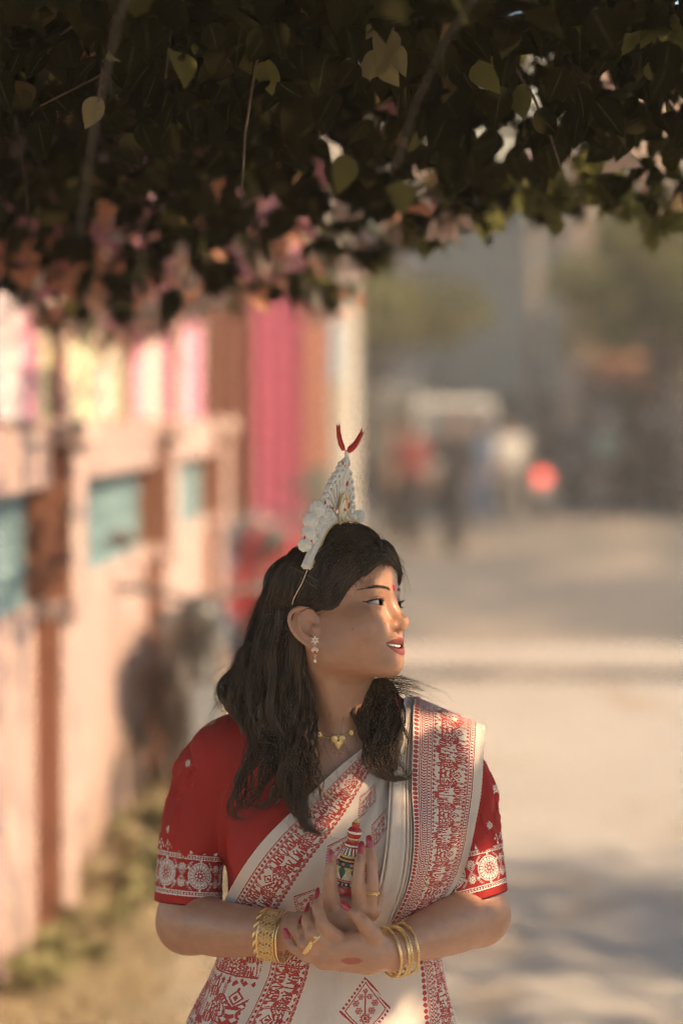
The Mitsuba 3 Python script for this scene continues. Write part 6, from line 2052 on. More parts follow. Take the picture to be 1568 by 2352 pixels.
def hair_base():
    """The dark mass under the strands."""
    s = Sdf()

    def cap(p):
        q = to_head(p)
        d = lambda c, r: (lambda k0, k1: k0 * (k0 - 1) / np.maximum(k1, 1e-9))(np.linalg.norm((q - c) / r, axis=1), np.linalg.norm((q - c) / (np.asarray(r) ** 2), axis=1))
        a = d(np.array([-0.014, 0, 0.050]), np.array([0.092, 0.077, 0.078]))
        b = d(np.array([0.030, 0, 0.072]), np.array([0.066, 0.064, 0.050]))
        h = np.maximum(0.03 - np.abs(a - b), 0) / 0.03
        o = np.minimum(a, b) - h * h * 0.03 / 4
        face = d(np.array([0.112, 0.004, -0.004]), np.array([0.074, 0.090, 0.091]))
        low = d(np.array([0.030, -0.060, -0.050]), np.array([0.050, 0.040, 0.056]))
        o = np.maximum(o, -face)
        return np.maximum(o, -low) * HEAD_SCALE
    s.add(cap, head(-0.01, 0, 0.06), 0.14, 0.0)
    for pts, k in (
        ([aj(662, 1345, 3.67, 56), aj(634, 1440, 3.672, 50), aj(612, 1540, 3.668, 58), aj(618, 1610, 3.645, 62)], 0.03),
        ([aj(690, 1420, 3.66, 34), aj(680, 1500, 3.645, 36), aj(668, 1600, 3.63, 40)], 0.03),
        ([aj(600, 1600, 3.64, 46), aj(636, 1690, 3.606, 36), aj(650, 1770, 3.574, 24), aj(664, 1820, 3.556, 8)], 0.025),
        ([aj(850, 1590, 3.70, 28), aj(868, 1650, 3.640, 40), aj(890, 1720, 3.595, 24), aj(900, 1760, 3.575, 14)], 0.025),
    ):
        s.chain(pts, k, fine=14)
    return s


def hd(q, lift=0.0):
    """A point on the outside of the hair cap seen at that grid position (near side)."""
    px, py = q
    return at(px, py, float(HEADDRAPE(px, py)) - lift)


def make_hair(person):
    global HEADDRAPE
    rng = np.random.default_rng(11)
    base = hair_base()
    HEADDRAPE = Drape(base, 560, 940, 1190, 1660, 6)
    v, f = base.mesh(0.0026)
    hair = f'{person}__hair'
    labels[hair] = {'label': 'long wavy black hair swept back'}
    scene[hair] = mikit.ply((v, f), 'hair_mass', smooth=True)
    M = MM
    P, Rr = [], []

    def go(guide, count, **k):
        a, b = lock(guide, count, rng, **k)
        P.append(a); Rr.append(b)

    def head_lock(pts, rad, count, tail=(), lift=0.002, **k):
        g = [(*hd(p, lift), rad * M) for p in pts] + [(*at(*t[:3]), t[3] * M) for t in tail]
        go(g, count, **k)

    # near side: from the parting, running along the hairline to above the ear, then down behind it
    K = np.linspace(0, 1, 9)
    rows = [[(905, 1306), (893, 1272), (880, 1248), (858, 1226), (830, 1212), (795, 1207), (750, 1215), (705, 1238), (665, 1280)],
            [(877, 1290), (866, 1262), (852, 1246), (828, 1236), (800, 1228), (765, 1226), (722, 1240), (680, 1270), (645, 1308)],
            [(846, 1312), (830, 1290), (812, 1274), (788, 1262), (760, 1254), (728, 1256), (692, 1276), (656, 1308), (630, 1336)],
            [(800, 1348), (788, 1336), (770, 1322), (748, 1312), (718, 1308), (692, 1314), (662, 1334), (636, 1362), (616, 1382)],
            [(764, 1394), (752, 1380), (736, 1364), (720, 1356), (696, 1352), (674, 1358), (648, 1376), (624, 1402), (606, 1420)],
            [(722, 1394), (716, 1386), (706, 1380), (694, 1376), (676, 1380), (656, 1394), (636, 1412), (616, 1434), (598, 1452)]]
    cs = [CubicSpline(K, np.array(r, float)) for r in rows]
    for i, t in enumerate(np.r_[np.linspace(0, 0.30, 40), np.linspace(0.31, 1, 62)]):
        j = rng.normal(0, 1.6, (6, 2))
        w = 2.2 * math.sin(i * 1.7)
        pts = [c(t) + j[m] + np.array([w, -w]) * (m in (1, 3)) for m, c in enumerate(cs)]
        x0 = np.interp(t, [0, 0.3, 1], [668, 655, 588]) + rng.normal(0, 4)
        x1 = np.interp(t, [0, 0.3, 1], [672, 650, 566]) + rng.normal(0, 14)
        tail = [(x0, 1470, 3.612 + 0.03 * t, 9), (x1, 1580, 3.606 + 0.015 * t, 10)]
        head_lock(pts, 3.4 if t < 0.3 else 6.0, 26, tail, lift=0.0012 + 0.003 * rng.uniform(), r=0.00080, n=22, stray=0.05, wave=0.0010, waves=1.6)
    # soft roll of hair above the forehead, towards the far side
    for i in range(16):
        q = i / 15
        g = [(*at(866 + 8 * q, 1262 - 20 * q, 3.606 + 0.02 * q), 6 * M), (*at(886 + 10 * q, 1268 - 14 * q, 3.606 + 0.02 * q), 6 * M),
             (*at(904 + 8 * q, 1288 - 6 * q, 3.622 + 0.02 * q), 5 * M), (*at(914 + 6 * q, 1312 + 4 * q, 3.650 + 0.01 * q), 4 * M), (*at(910 + 5 * q, 1340 + 8 * q, 3.69), 2 * M)]
        go(g, 26, r=0.00045, stray=0.10)
    for i in range(20):
        q = i / 19
        g = [(*at(872 + 6 * q, 1280 - 8 * q, 3.598), 3 * M), (*at(872 - 10 * q, 1244 - 10 * q, 3.612), 6 * M), (*at(846 - 20 * q, 1214 + 3 * q, 3.640), 6 * M), (*at(800 - 20 * q, 1206, 3.665), 6 * M), (*at(740, 1222, 3.69), 6 * M)]
        go(g, 20, r=0.00075, stray=0.05)
    # fine baby hairs along the hairline
    for i in range(170):
        t = rng.uniform(0, 0.95)
        a = np.array([np.interp(t, [0, 0.2, 0.4, 0.6, 0.8, 1], [900, 874, 846, 812, 782, 758]), np.interp(t, [0, 0.2, 0.4, 0.6, 0.8, 1], [1300, 1286, 1308, 1340, 1372, 1402])])
        d = np.array([rng.uniform(-2, 9), rng.uniform(6, 20)])
        g = [(*hd(a - d * 0.5, 0.001), 1.5 * M), (*hd(a + d * 0.2, 0.0008), 1.5 * M), (*skin_at(*(a + d)), 1.2 * M)]
        go(g, 2, r=0.00020, n=10, stray=0.2)
    # side wisps before the ear
    go([(*hd((786, 1368), 0.001), 2 * M), (*hd((776, 1388), 0.001), 3 * M), (*hd((764, 1402), 0.001), 3 * M), (*hd((752, 1420), 0.001), 3 * M), (*at(748, 1436, 3.575), 1.5 * M)], 60, r=0.00022)
    # the long fall behind the ear, over her right shoulder
    falls = [
        ([(668, 1400, 3.600, 14), (662, 1480, 3.602, 18), (654, 1570, 3.600, 20), (660, 1660, 3.580, 20), (672, 1740, 3.552, 18), (684, 1830, 3.530, 14), (700, 1890, 3.520, 8), (716, 1918, 3.515, 3)], 260),
        ([(684, 1450, 3.590, 10), (690, 1530, 3.592, 14), (690, 1620, 3.586, 16), (690, 1700, 3.566, 16), (694, 1780, 3.545, 15), (694, 1850, 3.528, 11), (712, 1906, 3.517, 6), (756, 1902, 3.512, 2)], 260),
        ([(650, 1400, 3.605, 16), (636, 1490, 3.606, 22), (626, 1580, 3.600, 24), (640, 1660, 3.580, 22), (656, 1740, 3.556, 20), (660, 1810, 3.540, 16), (682, 1876, 3.526, 8), (704, 1922, 3.518, 3)], 260),
        ([(632, 1390, 3.620, 18), (612, 1480, 3.620, 24), (596, 1570, 3.606, 26), (606, 1650, 3.588, 22), (618, 1720, 3.566, 18), (606, 1790, 3.556, 14), (578, 1842, 3.550, 7), (548, 1868, 3.548, 3)], 260),
        ([(618, 1380, 3.640, 16), (594, 1480, 3.636, 22), (566, 1560, 3.620, 24), (560, 1620, 3.604, 22), (584, 1690, 3.584, 16), (576, 1760, 3.570, 12), (556, 1830, 3.560, 8), (540, 1872, 3.556, 3)], 240),
        ([(606, 1380, 3.650, 12), (578, 1470, 3.650, 16), (548, 1540, 3.640, 18), (526, 1590, 3.625, 14), (534, 1626, 3.606, 12), (566, 1650, 3.595, 10), (592, 1690, 3.584, 8), (588, 1760, 3.570, 5)], 220),
        ([(600, 1400, 3.655, 8), (570, 1490, 3.655, 12), (536, 1550, 3.640, 10), (514, 1586, 3.630, 8), (522, 1608, 3.622, 6), (548, 1598, 3.618, 5), (562, 1575, 3.616, 3)], 140),
        ([(640, 1690, 3.574, 8), (650, 1760, 3.556, 10), (640, 1810, 3.546, 8), (610, 1850, 3.540, 5), (585, 1852, 3.540, 3), (568, 1836, 3.540, 2)], 90),
        ([(585, 1690, 3.580, 6), (562, 1760, 3.566, 6), (540, 1820, 3.560, 4), (530, 1862, 3.558, 3), (544, 1880, 3.556, 2), (570, 1868, 3.552, 2)], 70),
        ([(700, 1560, 3.588, 6), (716, 1640, 3.584, 8), (716, 1720, 3.560, 7), (726, 1800, 3.540, 5), (716, 1860, 3.525, 3)], 60),
    ]
    def locks(pts, count, parts, amp, r, cut=0.76):
        for _ in range(parts):
            ph, am, wl = rng.uniform(0, 6.28), amp * rng.uniform(0.5, 1.25), rng.uniform(120, 190)
            ox, oy = rng.normal(0, 0.50, 2)
            q = spline(np.array(pts, float), 16)
            g = []
            for i, p in enumerate(q):
                s = i / 15
                wob = am * min(1, s * 2.2) * math.sin(ph + p[1] * 6.283 / wl)
                g.append((*at(p[0] + ox * p[3] + wob, p[1] + 8 * oy * s, p[2] + (oy * p[3] * 0.7 + 0.6 * am * min(1, s * 2) * math.cos(ph + p[1] * 6.283 / wl)) * M), max(p[3] * 0.55, 1.5) * M))
            go(g, count // parts, r=r, n=22, wave=0.0022, waves=2.3, stray=0.09, cut=cut)
    for pts, count in falls:
        locks(pts, int(count * 1.15), 7, 12, 0.00046)
    # the lock over her left shoulder
    rights = [
        ([(842, 1560, 3.66, 14), (850, 1610, 3.640, 22), (862, 1660, 3.612, 24), (884, 1720, 3.585, 20), (905, 1765, 3.565, 16), (928, 1788, 3.556, 6)], 260),
        ([(858, 1560, 3.66, 14), (882, 1600, 3.640, 20), (890, 1650, 3.608, 22), (896, 1710, 3.582, 20), (880, 1765, 3.566, 14), (898, 1796, 3.556, 6)], 260),
        ([(850, 1556, 3.67, 10), (832, 1610, 3.640, 14), (830, 1660, 3.612, 14), (856, 1710, 3.592, 14), (872, 1760, 3.570, 12), (905, 1790, 3.557, 8), (940, 1776, 3.552, 3), (938, 1758, 3.551, 2)], 220),
        ([(880, 1560, 3.66, 8), (905, 1590, 3.64, 12), (908, 1640, 3.606, 14), (916, 1690, 3.580, 12), (924, 1740, 3.562, 8), (934, 1768, 3.555, 3)], 160),
    ]
    for pts, count in rights:
        locks(pts, int(count * 1.1), 8, 15, 0.00042, 0.62)
    # flyaway hairs
    for i in range(130):
        y0 = rng.uniform(1350, 1640)
        x0 = np.interp(y0, [1350, 1440, 1500, 1550, 1600, 1640], [606, 582, 556, 530, 516, 540])
        d = rng.uniform(20, 70)
        g = [(*at(x0 + 25, y0 - 60, 3.64), 2 * M), (*at(x0 - 2, y0, 3.64), 3 * M), (*at(x0 - d * 0.5, y0 + d * 0.7, 3.63), 4 * M), (*at(x0 - d * rng.uniform(0.5, 1.1), y0 + d * rng.uniform(1.0, 1.9), 3.62), 4 * M)]
        go(g, 3, r=0.00020, n=16, stray=0.4)
    for i in range(64):
        x1, y1 = rng.uniform(900, 1050), 0
        y1 = 1560 + 0.5 * (x1 - 900) + rng.normal(0, 22)
        g = [(*at(868, 1575 + rng.normal(0, 14), 3.63), 3 * M), (*at((868 + x1) / 2, (1568 + y1) / 2 - 12 + rng.normal(0, 8), 3.61), 4 * M), (*at(x1, y1, 3.59), 4 * M)]
        go(g, 3, r=0.00020, n=14, stray=0.3)
    for i in range(26):
        x0 = rng.uniform(690, 930); y0 = rng.uniform(1690, 1780)
        g = [(*at(x0, y0 - 60, 3.57), 3 * M), (*at(x0 + rng.normal(0, 18), y0, 3.545), 4 * M), (*at(x0 + rng.normal(10, 26), y0 + 60, 3.53), 5 * M), (*at(x0 + rng.normal(16, 34), y0 + 105, 3.525), 5 * M)]
        go(g, 2, r=0.00013, n=16, stray=0.3)
    for i in range(26):
        x0, y0 = rng.uniform(800, 925), 0
        y0 = np.interp(x0, [800, 850, 880, 905, 925], [1202, 1212, 1236, 1268, 1300])
        g = [(*at(x0 - 30, y0 + 8, 3.63), 2 * M), (*at(x0, y0 - 2, 3.63), 2 * M), (*at(x0 + rng.uniform(6, 20), y0 + rng.uniform(-4, 22), 3.635), 3 * M)]
        go(g, 3, r=0.00013, n=12, stray=0.3)
    ms = [strand_mesh(a, b) for a, b in zip(P, Rr)]
    mesh = cat(ms)
    print('hair strands', sum(len(a) for a in P), 'triangles', len(mesh[1]))
    obj('strands', mikit.ply(mesh, 'hair_strand', smooth=True), hair)


scene['hair_mass'] = {'type': 'principled', 'base_color': {'type': 'rgb', 'value': [0.024, 0.015, 0.009]}, 'roughness': 0.55, 'specular': 0.2}
scene['hair_strand'] = {'type': 'twosided', 'bsdf': {'type': 'principled', 'base_color': proc(lambda p, n, uv: mix((0.022, 0.013, 0.008), (0.090, 0.054, 0.030), noise(p.x * 160, p.y * 160, p.z * 28))), 'roughness': 0.38, 'specular': 0.36}}  # brown streaks in the colour stand for sheen on the hair
# ------------------------------------------------------------------ the woman: skin, face and small details
HEAD_RT = HEAD_R.T


def dot3(p, row):
    return p.x * float(row[0]) + p.y * float(row[1]) + p.z * float(row[2])


def seg_d(x, y, z, a, b):
    ab = np.asarray(b[:3], float) - np.asarray(a[:3], float)
    L2 = float(ab @ ab)
    qx, qy, qz = x - float(a[0]), y - float(a[1]), z - float(a[2])
    t = dr.clip((qx * float(ab[0]) + qy * float(ab[1]) + qz * float(ab[2])) / L2, 0, 1)
    return dr.sqrt(dr.square(qx - t * float(ab[0])) + dr.square(qy - t * float(ab[1])) + dr.square(qz - t * float(ab[2]))) - (float(a[3]) + t * float(b[3] - a[3]))


ALTA = hj(822, 1285, 3.42, 10)


def skin_color(p, n, uv):
    q = p - mi.Point3f(*[float(v) for v in HEAD_POS])
    x, y, z = (dot3(q, HEAD_RT[k]) / HEAD_SCALE for k in range(3))
    side = y
    y = dr.abs(y)
    fine = fbm(p.x * 130, p.y * 130, p.z * 130, 3)
    big = noise(p.x * 22, p.y * 22, p.z * 22)
    c = mix((0.385, 0.190, 0.112), (0.450, 0.232, 0.142), 0.55 * fine + 0.45 * big)
    # flush of the cheeks, nose, ears and elbows
    def spot(a, b, e, r):
        return dr.exp(-(dr.square(x - a) + dr.square(y - b) + dr.square(z - e)) / (r * r))
    flush = 0.6 * spot(0.066, 0.045, -0.018, 0.026) + 0.5 * spot(0.108, 0.0, -0.012, 0.014) + 0.7 * spot(-0.01, 0.075, 0.0, 0.035)
    c = mix(c, (0.43, 0.185, 0.115), dr.clip(flush, 0, 1) * 0.55)
    # eye shadow, liner and brows' root tone
    dx, dz = y - float(EYE_C[1]) - 0.0012, z - float(EYE_C[2]) + 0.0006 - 0.08 * (y - float(EYE_C[1]) - 0.0012)
    front = smoothstep(0.066, 0.072, x)
    c = mix(c, (0.24, 0.095, 0.055), 0.6 * front * dr.exp(-(dr.square(dx / 0.020) + dr.square((dz - 0.008) / 0.006))))
    c = mix(c, (0.21, 0.10, 0.062), 0.45 * front * dr.exp(-(dr.square(dx / 0.016) + dr.square((dz + 0.009) / 0.004))))
    cr = front * (1 - smoothstep(0.0003, 0.0009, dr.abs(dz - 0.0098 + 26.0 * dr.square(dx + 0.001)))) * (1 - smoothstep(0.013, 0.016, dr.abs(dx)))  # lid crease drawn as a thin dark line, its shade in the colour
    c = mix(c, (0.13, 0.050, 0.030), 0.7 * cr)
    up, lo, w = 0.0043, 0.0034, 0.0150
    R1, R2 = (w * w + up * up) / (2 * up), (w * w + lo * lo) / (2 * lo)
    o = dr.maximum(dr.sqrt(dr.square(dx) + dr.square(dz - (up - R1))) - R1, dr.sqrt(dr.square(dx) + dr.square(dz - (R2 - lo))) - R2)
    thick = dr.select(dz > 0, 0.0016 + 0.03 * dr.maximum(dx, 0), 0.0007)
    liner = front * (1 - smoothstep(thick, thick + 0.0005, o))
    wing = front * (1 - smoothstep(0.0004, 0.0009, dr.abs(dz - 0.0008 - 0.20 * (dx - 0.014)) + dr.maximum(dr.abs(dx - 0.017) - 0.005, 0)))
    c = mix(c, (0.015, 0.010, 0.008), dr.clip(liner + wing * 0.9, 0, 1))
    brow = smoothstep(0.060, 0.068, x) * (1 - smoothstep(0.0014, 0.0030, dr.abs(z - 0.0385 - 0.0042 * dr.sin((y - 0.012) * 62)) )) * (1 - smoothstep(0.018, 0.0215, dr.abs(y - 0.0330)))
    c = mix(c, (0.07, 0.040, 0.028), brow * 0.6)
    # lips and the inside of the mouth
    L = dr.clip(y / 0.0300, 0, 1)
    top = -0.0347 - 0.0092 * dr.power(L, 1.5) - 0.0014 * dr.exp(-dr.square(y / 0.0030))
    low = -0.0622 + 0.0167 * dr.power(L, 2.2)
    lips = (1 - smoothstep(0.0, 0.0007, z - top)) * (1 - smoothstep(0.0, 0.0007, low - z)) * (1 - smoothstep(0.0296, 0.0306, y)) * smoothstep(0.078, 0.081, x)
    c = mix(c, mix((0.215, 0.042, 0.034), (0.28, 0.066, 0.052), fine), lips)
    inside = smoothstep(0.0004, 0.0012, 0.0022 - dr.abs(z + 0.0478)) * (1 - smoothstep(0.092, 0.0955, x)) * (1 - smoothstep(0.0275, 0.029, y)) * smoothstep(0.060, 0.070, x)
    c = mix(c, (0.05, 0.012, 0.010), inside)
    # a few small moles
    for a, b, e, r in ((0.058, -0.052, -0.020, 0.0009), (0.066, -0.045, -0.046, 0.0007), (0.040, -0.055, -0.040, 0.0006)):
        c = mix(c, (0.10, 0.05, 0.035), 0.8 * (1 - smoothstep(r * 0.6, r * 1.3, dr.sqrt(dr.square(x - a) + dr.square(z - e)) + 10 * dr.maximum(side, 0))))
    blot = fbm(p.x * 60 + 4, p.y * 60, p.z * 60, 3)
    c = c * (0.90 + 0.20 * blot)
    # red dye on the back of her left hand
    e = dr.sqrt(dr.square((p.x - float(ALTA[0])) / 0.0155) + dr.square((p.z - float(ALTA[2])) / 0.0058)) + 0.35 * (fine - 0.5)
    hand = 1 - smoothstep(3.47, 3.475, p.y)
    c = mix(c, (0.36, 0.065, 0.045), 0.75 * hand * (1 - smoothstep(0.75, 1.05, e)))
    return c


def skin_relief(p, n, uv):
    return fbm(p.x * 900, p.y * 900, p.z * 900, 2)


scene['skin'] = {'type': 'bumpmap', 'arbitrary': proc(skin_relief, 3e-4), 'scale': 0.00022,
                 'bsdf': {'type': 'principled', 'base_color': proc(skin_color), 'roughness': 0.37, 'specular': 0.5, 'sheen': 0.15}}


def gold_color(p, n, uv):
    return mix((0.83, 0.55, 0.22), (0.95, 0.72, 0.36), noise(p.x * 500, p.y * 500, p.z * 500))


scene['gold'] = {'type': 'principled', 'base_color': proc(gold_color), 'metallic': 1.0, 'roughness': 0.27}
scene['stone'] = {'type': 'principled', 'base_color': {'type': 'rgb', 'value': [0.75, 0.74, 0.70]}, 'roughness': 0.08, 'specular': 0.9, 'clearcoat': 0.8}
scene['ruby'] = {'type': 'principled', 'base_color': {'type': 'rgb', 'value': [0.35, 0.02, 0.03]}, 'roughness': 0.12, 'specular': 0.8, 'clearcoat': 0.8}
scene['nail_paint'] = {'type': 'principled', 'base_color': {'type': 'rgb', 'value': [0.36, 0.030, 0.045]}, 'roughness': 0.16, 'specular': 0.6, 'clearcoat': 0.9, 'clearcoat_gloss': 0.95}
scene['tooth_white'] = {'type': 'principled', 'base_color': {'type': 'rgb', 'value': [0.50, 0.45, 0.385]}, 'roughness': 0.2, 'specular': 0.6}
scene['eye_white'] = {'type': 'principled', 'base_color': {'type': 'rgb', 'value': [0.35, 0.31, 0.275]}, 'roughness': 0.12, 'specular': 0.6, 'clearcoat': 1.0}
scene['iris_brown'] = {'type': 'principled', 'base_color': {'type': 'rgb', 'value': [0.045, 0.022, 0.012]}, 'roughness': 0.1, 'specular': 0.6, 'clearcoat': 1.0}
scene['pupil_black'] = {'type': 'principled', 'base_color': {'type': 'rgb', 'value': [0.004, 0.004, 0.004]}, 'roughness': 0.05, 'clearcoat': 1.0}
scene['brow_hair'] = {'type': 'principled', 'base_color': {'type': 'rgb', 'value': [0.035, 0.021, 0.014]}, 'roughness': 0.5}
scene['bindi_red'] = {'type': 'principled', 'base_color': {'type': 'rgb', 'value': [0.55, 0.025, 0.025]}, 'roughness': 0.55}


def skin_point(f, l, u):
    """The point of the face met when coming along -f at that height and side."""
    lo = f
    for _ in range(60):
        d = float(BODY.value(np.array([head(lo, l, u)]))[0])
        if d < 1e-4:
            break
        lo -= max(d, 1e-4) * 0.8
    return head(lo, l, u)


def skin_at(px, py, y0=3.30):
    """Where the line of sight to that grid position meets her skin."""
    Y = y0
    for _ in range(80):
        p = at(px, py, Y)
        d = float(BODY.value(p[None])[0])
        if d < 2e-4:
            break
        Y += min(d * 0.9, 0.02)
    return p


def cap(c, axis, r, deg, n=10, m=28):
    a = np.linspace(0, math.radians(deg), n)
    v, f = lathe(np.stack([np.sin(a) * r, np.cos(a) * r], 1), m)
    return turned((v, f), frame(axis), c)


def make_face(person):
    rng = np.random.default_rng(5)
    for s in (-1, 1):
        c = head(EYE_C[0], s * EYE_C[1], EYE_C[2])
        r = EYE_R * HEAD_SCALE
        e = obj('eye', mikit.ply(ball(c, r, 4), 'eye_white', smooth=True), person)
        g = HEAD_R @ (np.array([0.98, 0.14, 0.0]))
        obj('iris', mikit.ply(cap(c, g, r * 1.012, 33), 'iris_brown', smooth=True), e)
        obj('pupil', mikit.ply(cap(c, g, r * 1.018, 14), 'pupil_black', smooth=True), e)
        # lashes: rooted on the upper lid's edge
        P, R = [], []
        w, up = 0.0150, 0.0043
        R1 = (w * w + up * up) / (2 * up)
        for k in range(46):
            x = -0.0125 + 0.0268 * k / 45
            z = (up - R1) + math.sqrt(max(R1 * R1 - x * x, 0))
            l = EYE_C[1] + 0.0012 + x
            u = EYE_C[2] - 0.0006 + z + 0.08 * x
            d2 = EYE_R * 1.10
            f = EYE_C[0] + math.sqrt(max(d2 ** 2 - (l - EYE_C[1]) ** 2 - (u - EYE_C[2]) ** 2, 1e-6))
            out = np.array([0.85, 0.30 * (x / 0.0135) + 0.05, 0.10]); out /= np.linalg.norm(out)
            ln = (0.0056 + 0.0022 * (x / 0.0135)) * rng.uniform(0.8, 1.1)
            t = np.linspace(0, 1, 6)[:, None]
            q = np.array([f, l, u]) + out * ln * t + np.array([0, 0, 1]) * ln * 0.35 * t ** 2 + rng.normal(0, 0.0003, 3) * t
            P.append([head(a[0], s * a[1], a[2]) for a in q]); R.append(np.linspace(0.00022, 0.00008, 6))
        for k in range(22):
            x = -0.009 + 0.021 * k / 21
            lo = 0.0034
            R2 = (w * w + lo * lo) / (2 * lo)
            z = (R2 - lo) - math.sqrt(max(R2 * R2 - x * x, 0))
            l, u = EYE_C[1] + 0.0012 + x, EYE_C[2] - 0.0006 + z + 0.08 * x
            f = EYE_C[0] + math.sqrt(max((EYE_R * 1.10) ** 2 - (l - EYE_C[1]) ** 2 - (u - EYE_C[2]) ** 2, 1e-6))
            t = np.linspace(0, 1, 6)[:, None]
            q = np.array([f, l, u]) + np.array([0.8, 0.25 * x / 0.0135, -0.45]) * 0.0042 * t
            P.append([head(a[0], s * a[1], a[2]) for a in q]); R.append(np.linspace(0.00014, 0.00006, 6))
        obj('eyelashes', mikit.ply(strand_mesh(np.array(P), np.array(R)), 'brow_hair', smooth=True), person)
        # brow: short hairs along an arch
        P, R = [], []
        for k in range(260):
            t0 = rng.uniform() ** 0.85
            y = 0.0125 + 0.0405 * t0
            z = 0.0385 + 0.0042 * math.sin((y - 0.012) * 62) + rng.normal(0, 1) * 0.0015 * (0.75 + 0.5 * t0 - 0.9 * t0 * t0)
            p0 = skin_point(0.125, s * y, z)
            dirn = np.array([-0.25, 0.9, 0.42 - 0.75 * t0])
            y1, z1 = y + 0.0046, z + 0.0046 * (0.42 - 0.75 * t0)
            p1 = skin_point(0.125, s * y1, z1) + HEAD_R @ np.array([0.0006, 0, 0])
            P.append([p0 - HEAD_R @ np.array([0.0002, 0, 0]), (p0 + p1) / 2 + HEAD_R @ np.array([0.0005, 0, 0]), p1]); R.append([0.00022, 0.00019, 0.00008])
        obj('eyebrow', mikit.ply(strand_mesh(np.array(P), np.array(R)), 'brow_hair', smooth=True), person)
    b = skin_point(0.125, 0.0, 0.0415)
    m = ball((0, 0, 0), 1, 3)
    obj('bindi', mikit.ply(turned(m, HEAD_R @ np.diag([0.0012, 0.0048, 0.0054]), b), 'bindi_red', smooth=True), person, 'round red bindi on her forehead')
    # teeth of the upper jaw
    ms = []
    for k, (l, w, h) in enumerate([(0.0041, 0.0041, 0.0049), (0.0113, 0.0033, 0.0044), (0.0168, 0.0032, 0.0046), (0.0212, 0.0028, 0.0038), (0.0252, 0.0022, 0.0030)]):
        for s in (-1, 1):
            f = 0.0955 - 14.0 * l * l
            yaw = math.atan2(28 * l, 1) * s
            Rz = np.array([[math.cos(yaw), -math.sin(yaw), 0], [math.sin(yaw), math.cos(yaw), 0], [0, 0, 1]])
            v, ff = ball((0, 0, 0), 1, 3)
            v = np.sign(v) * np.abs(v) ** 0.55 * np.array([0.0022, w, h])
            v = v @ Rz.T + np.array([f, s * l, -0.0452 + 2.2 * l * l * 3])
            ms.append((np.array([head(*q) for q in v]), ff))
    obj('teeth', mikit.ply(cat(ms), 'tooth_white', smooth=True), person)


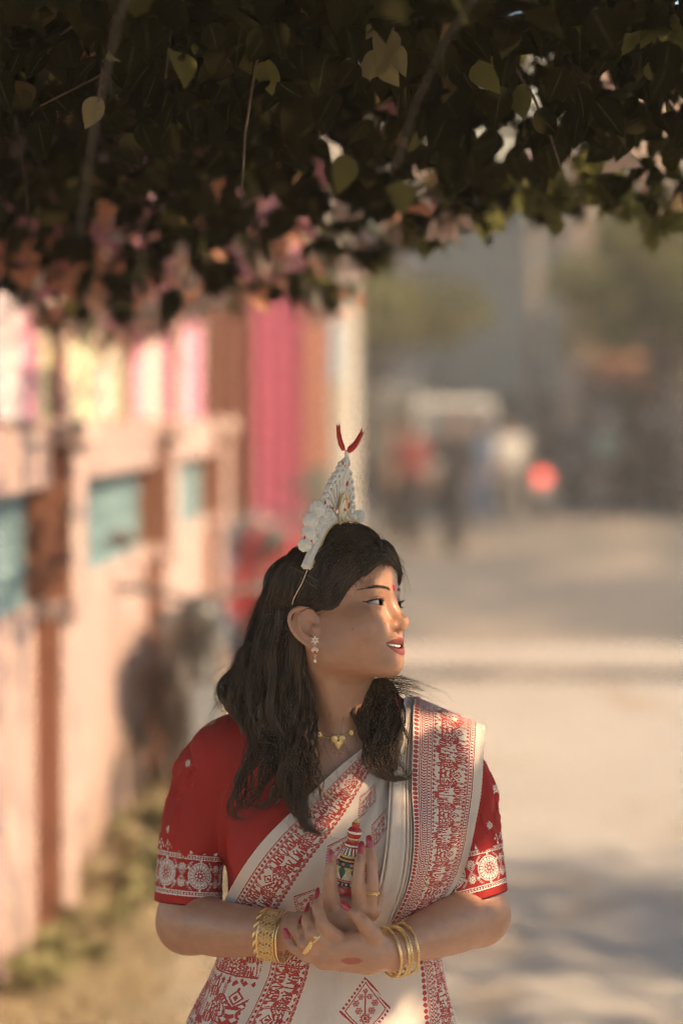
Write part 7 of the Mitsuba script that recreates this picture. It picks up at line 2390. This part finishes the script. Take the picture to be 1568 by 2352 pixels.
def make_nails(person):
    for fingers, names in ((RIGHT_FINGERS, ('thumb', 'index', 'middle')), (LEFT_FINGERS, ('index', 'middle', 'ring', 'little', 'thumb'))):
        for nm in names:
            ch = np.array(fingers[nm])
            tip, pre = ch[-1], ch[-2]
            ax = tip[:3] - pre[:3]; ax /= np.linalg.norm(ax)
            out = np.array([0, -1.0, 0.05])
            if fingers is RIGHT_FINGERS and nm == 'thumb':
                out = np.array([-0.75, -0.65, 0.0])
            if fingers is LEFT_FINGERS and nm == 'little':
                out = np.array([-0.25, -1.0, 0.1])
            if fingers is LEFT_FINGERS and nm in ('middle', 'ring', 'index'):
                out = np.array([-0.80, -0.60, 0.15])
            if fingers is LEFT_FINGERS and nm == 'thumb':
                out = np.array([-0.10, -1.0, 0.25])
            out = out - ax * (out @ ax); out /= np.linalg.norm(out)
            sd = np.cross(ax, out)
            r = 0.6 * tip[3] + 0.4 * pre[3]
            # an arched plate, longer than the fingertip
            n, m = 22, 13
            L, W = (0.0190, r * 0.92) if nm != 'thumb' else (0.0200, r * 0.90)
            tt, aa = np.linspace(0, 1, n), np.linspace(-1.05, 1.05, m)
            sh = np.sqrt(np.clip(1 - ((tt - 0.46) / 0.54) ** 2, 0, 1)) ** 0.75
            sh = np.maximum(sh, 0.02)
            c0 = tip[:3] - ax * 0.0085
            v = []
            for t, w in zip(tt, sh):
                lift = r * 1.02 - 0.0018 * max(t - 0.55, 0) * 2
                for a in aa:
                    v.append(c0 + ax * (t * L) + sd * (math.sin(a * w) * W) + out * (math.cos(a * w) * W - W + lift))
            v = np.array(v)
            back = v - np.repeat(out[None], len(v), 0) * 0.0009
            g = grid_faces(n, m)
            edge = [i * m for i in range(n)] + [(n - 1) * m + j for j in range(1, m)] + [i * m + m - 1 for i in range(n - 2, -1, -1)] + [j for j in range(m - 2, 0, -1)]
            q = np.array([[edge[i], edge[(i + 1) % len(edge)], edge[(i + 1) % len(edge)] + n * m, edge[i] + n * m] for i in range(len(edge))])
            f = np.vstack([g, g[:, ::-1] + n * m, q[:, [0, 1, 2]], q[:, [0, 2, 3]]])
            obj('nail', mikit.ply((np.vstack([v, back]), f), 'nail_paint_two', smooth=40), person, 'pointed pink-red painted nail' if nm == 'thumb' and fingers is LEFT_FINGERS else None)


scene['nail_paint_two'] = {'type': 'twosided', 'bsdf': dict(scene['nail_paint'])}
BODY = None


def make_woman():
    global BODY
    person = thing('person', 'woman in red and white saree and tiara looking sideways, hands clasped before her', 'person')
    hs = build_head_sdf()
    BODY = build_body_sdf(hs)
    zlo = at(757, 2352)[2] - 0.10
    zh, zn, zw = at(0, 1690)[2], at(0, 1900)[2], at(0, 2230)[2]
    zs = np.r_[np.arange(zlo, zw, 0.0032), np.arange(zw, zn, 0.0018), np.arange(zn, zh, 0.0030), np.arange(zh, head(0, 0, 0.16)[2], 0.0014)]
    v, f = BODY.mesh(0.0018, zs=zs)
    print('skin', len(v), len(f))
    scene[person] = mikit.ply((v, f), 'skin', smooth=True)
    dress(person)
    make_hair(person)
    make_face(person)
    make_nails(person)
    return person
make_woman()
make_tiara()
make_jewels()
make_box()
# ------------------------------------------------------------------ haze added over the street to lift its dark tones
scene['added_haze'] = {'type': 'homogeneous', 'albedo': {'type': 'rgb', 'value': [0.97, 0.935, 0.875]}, 'sigma_t': HAZE}
scene['camera']['medium'] = {'type': 'ref', 'id': 'added_haze'}
obj('haze', {'type': 'cube', 'to_world': T().translate([0, 34, 5.0]).scale([32, 50, 6.0]), 'bsdf': {'type': 'null'}, 'interior': {'type': 'ref', 'id': 'added_haze'}}, label='thin haze added over the whole street to lift dark tones', category='haze', kind='stuff')
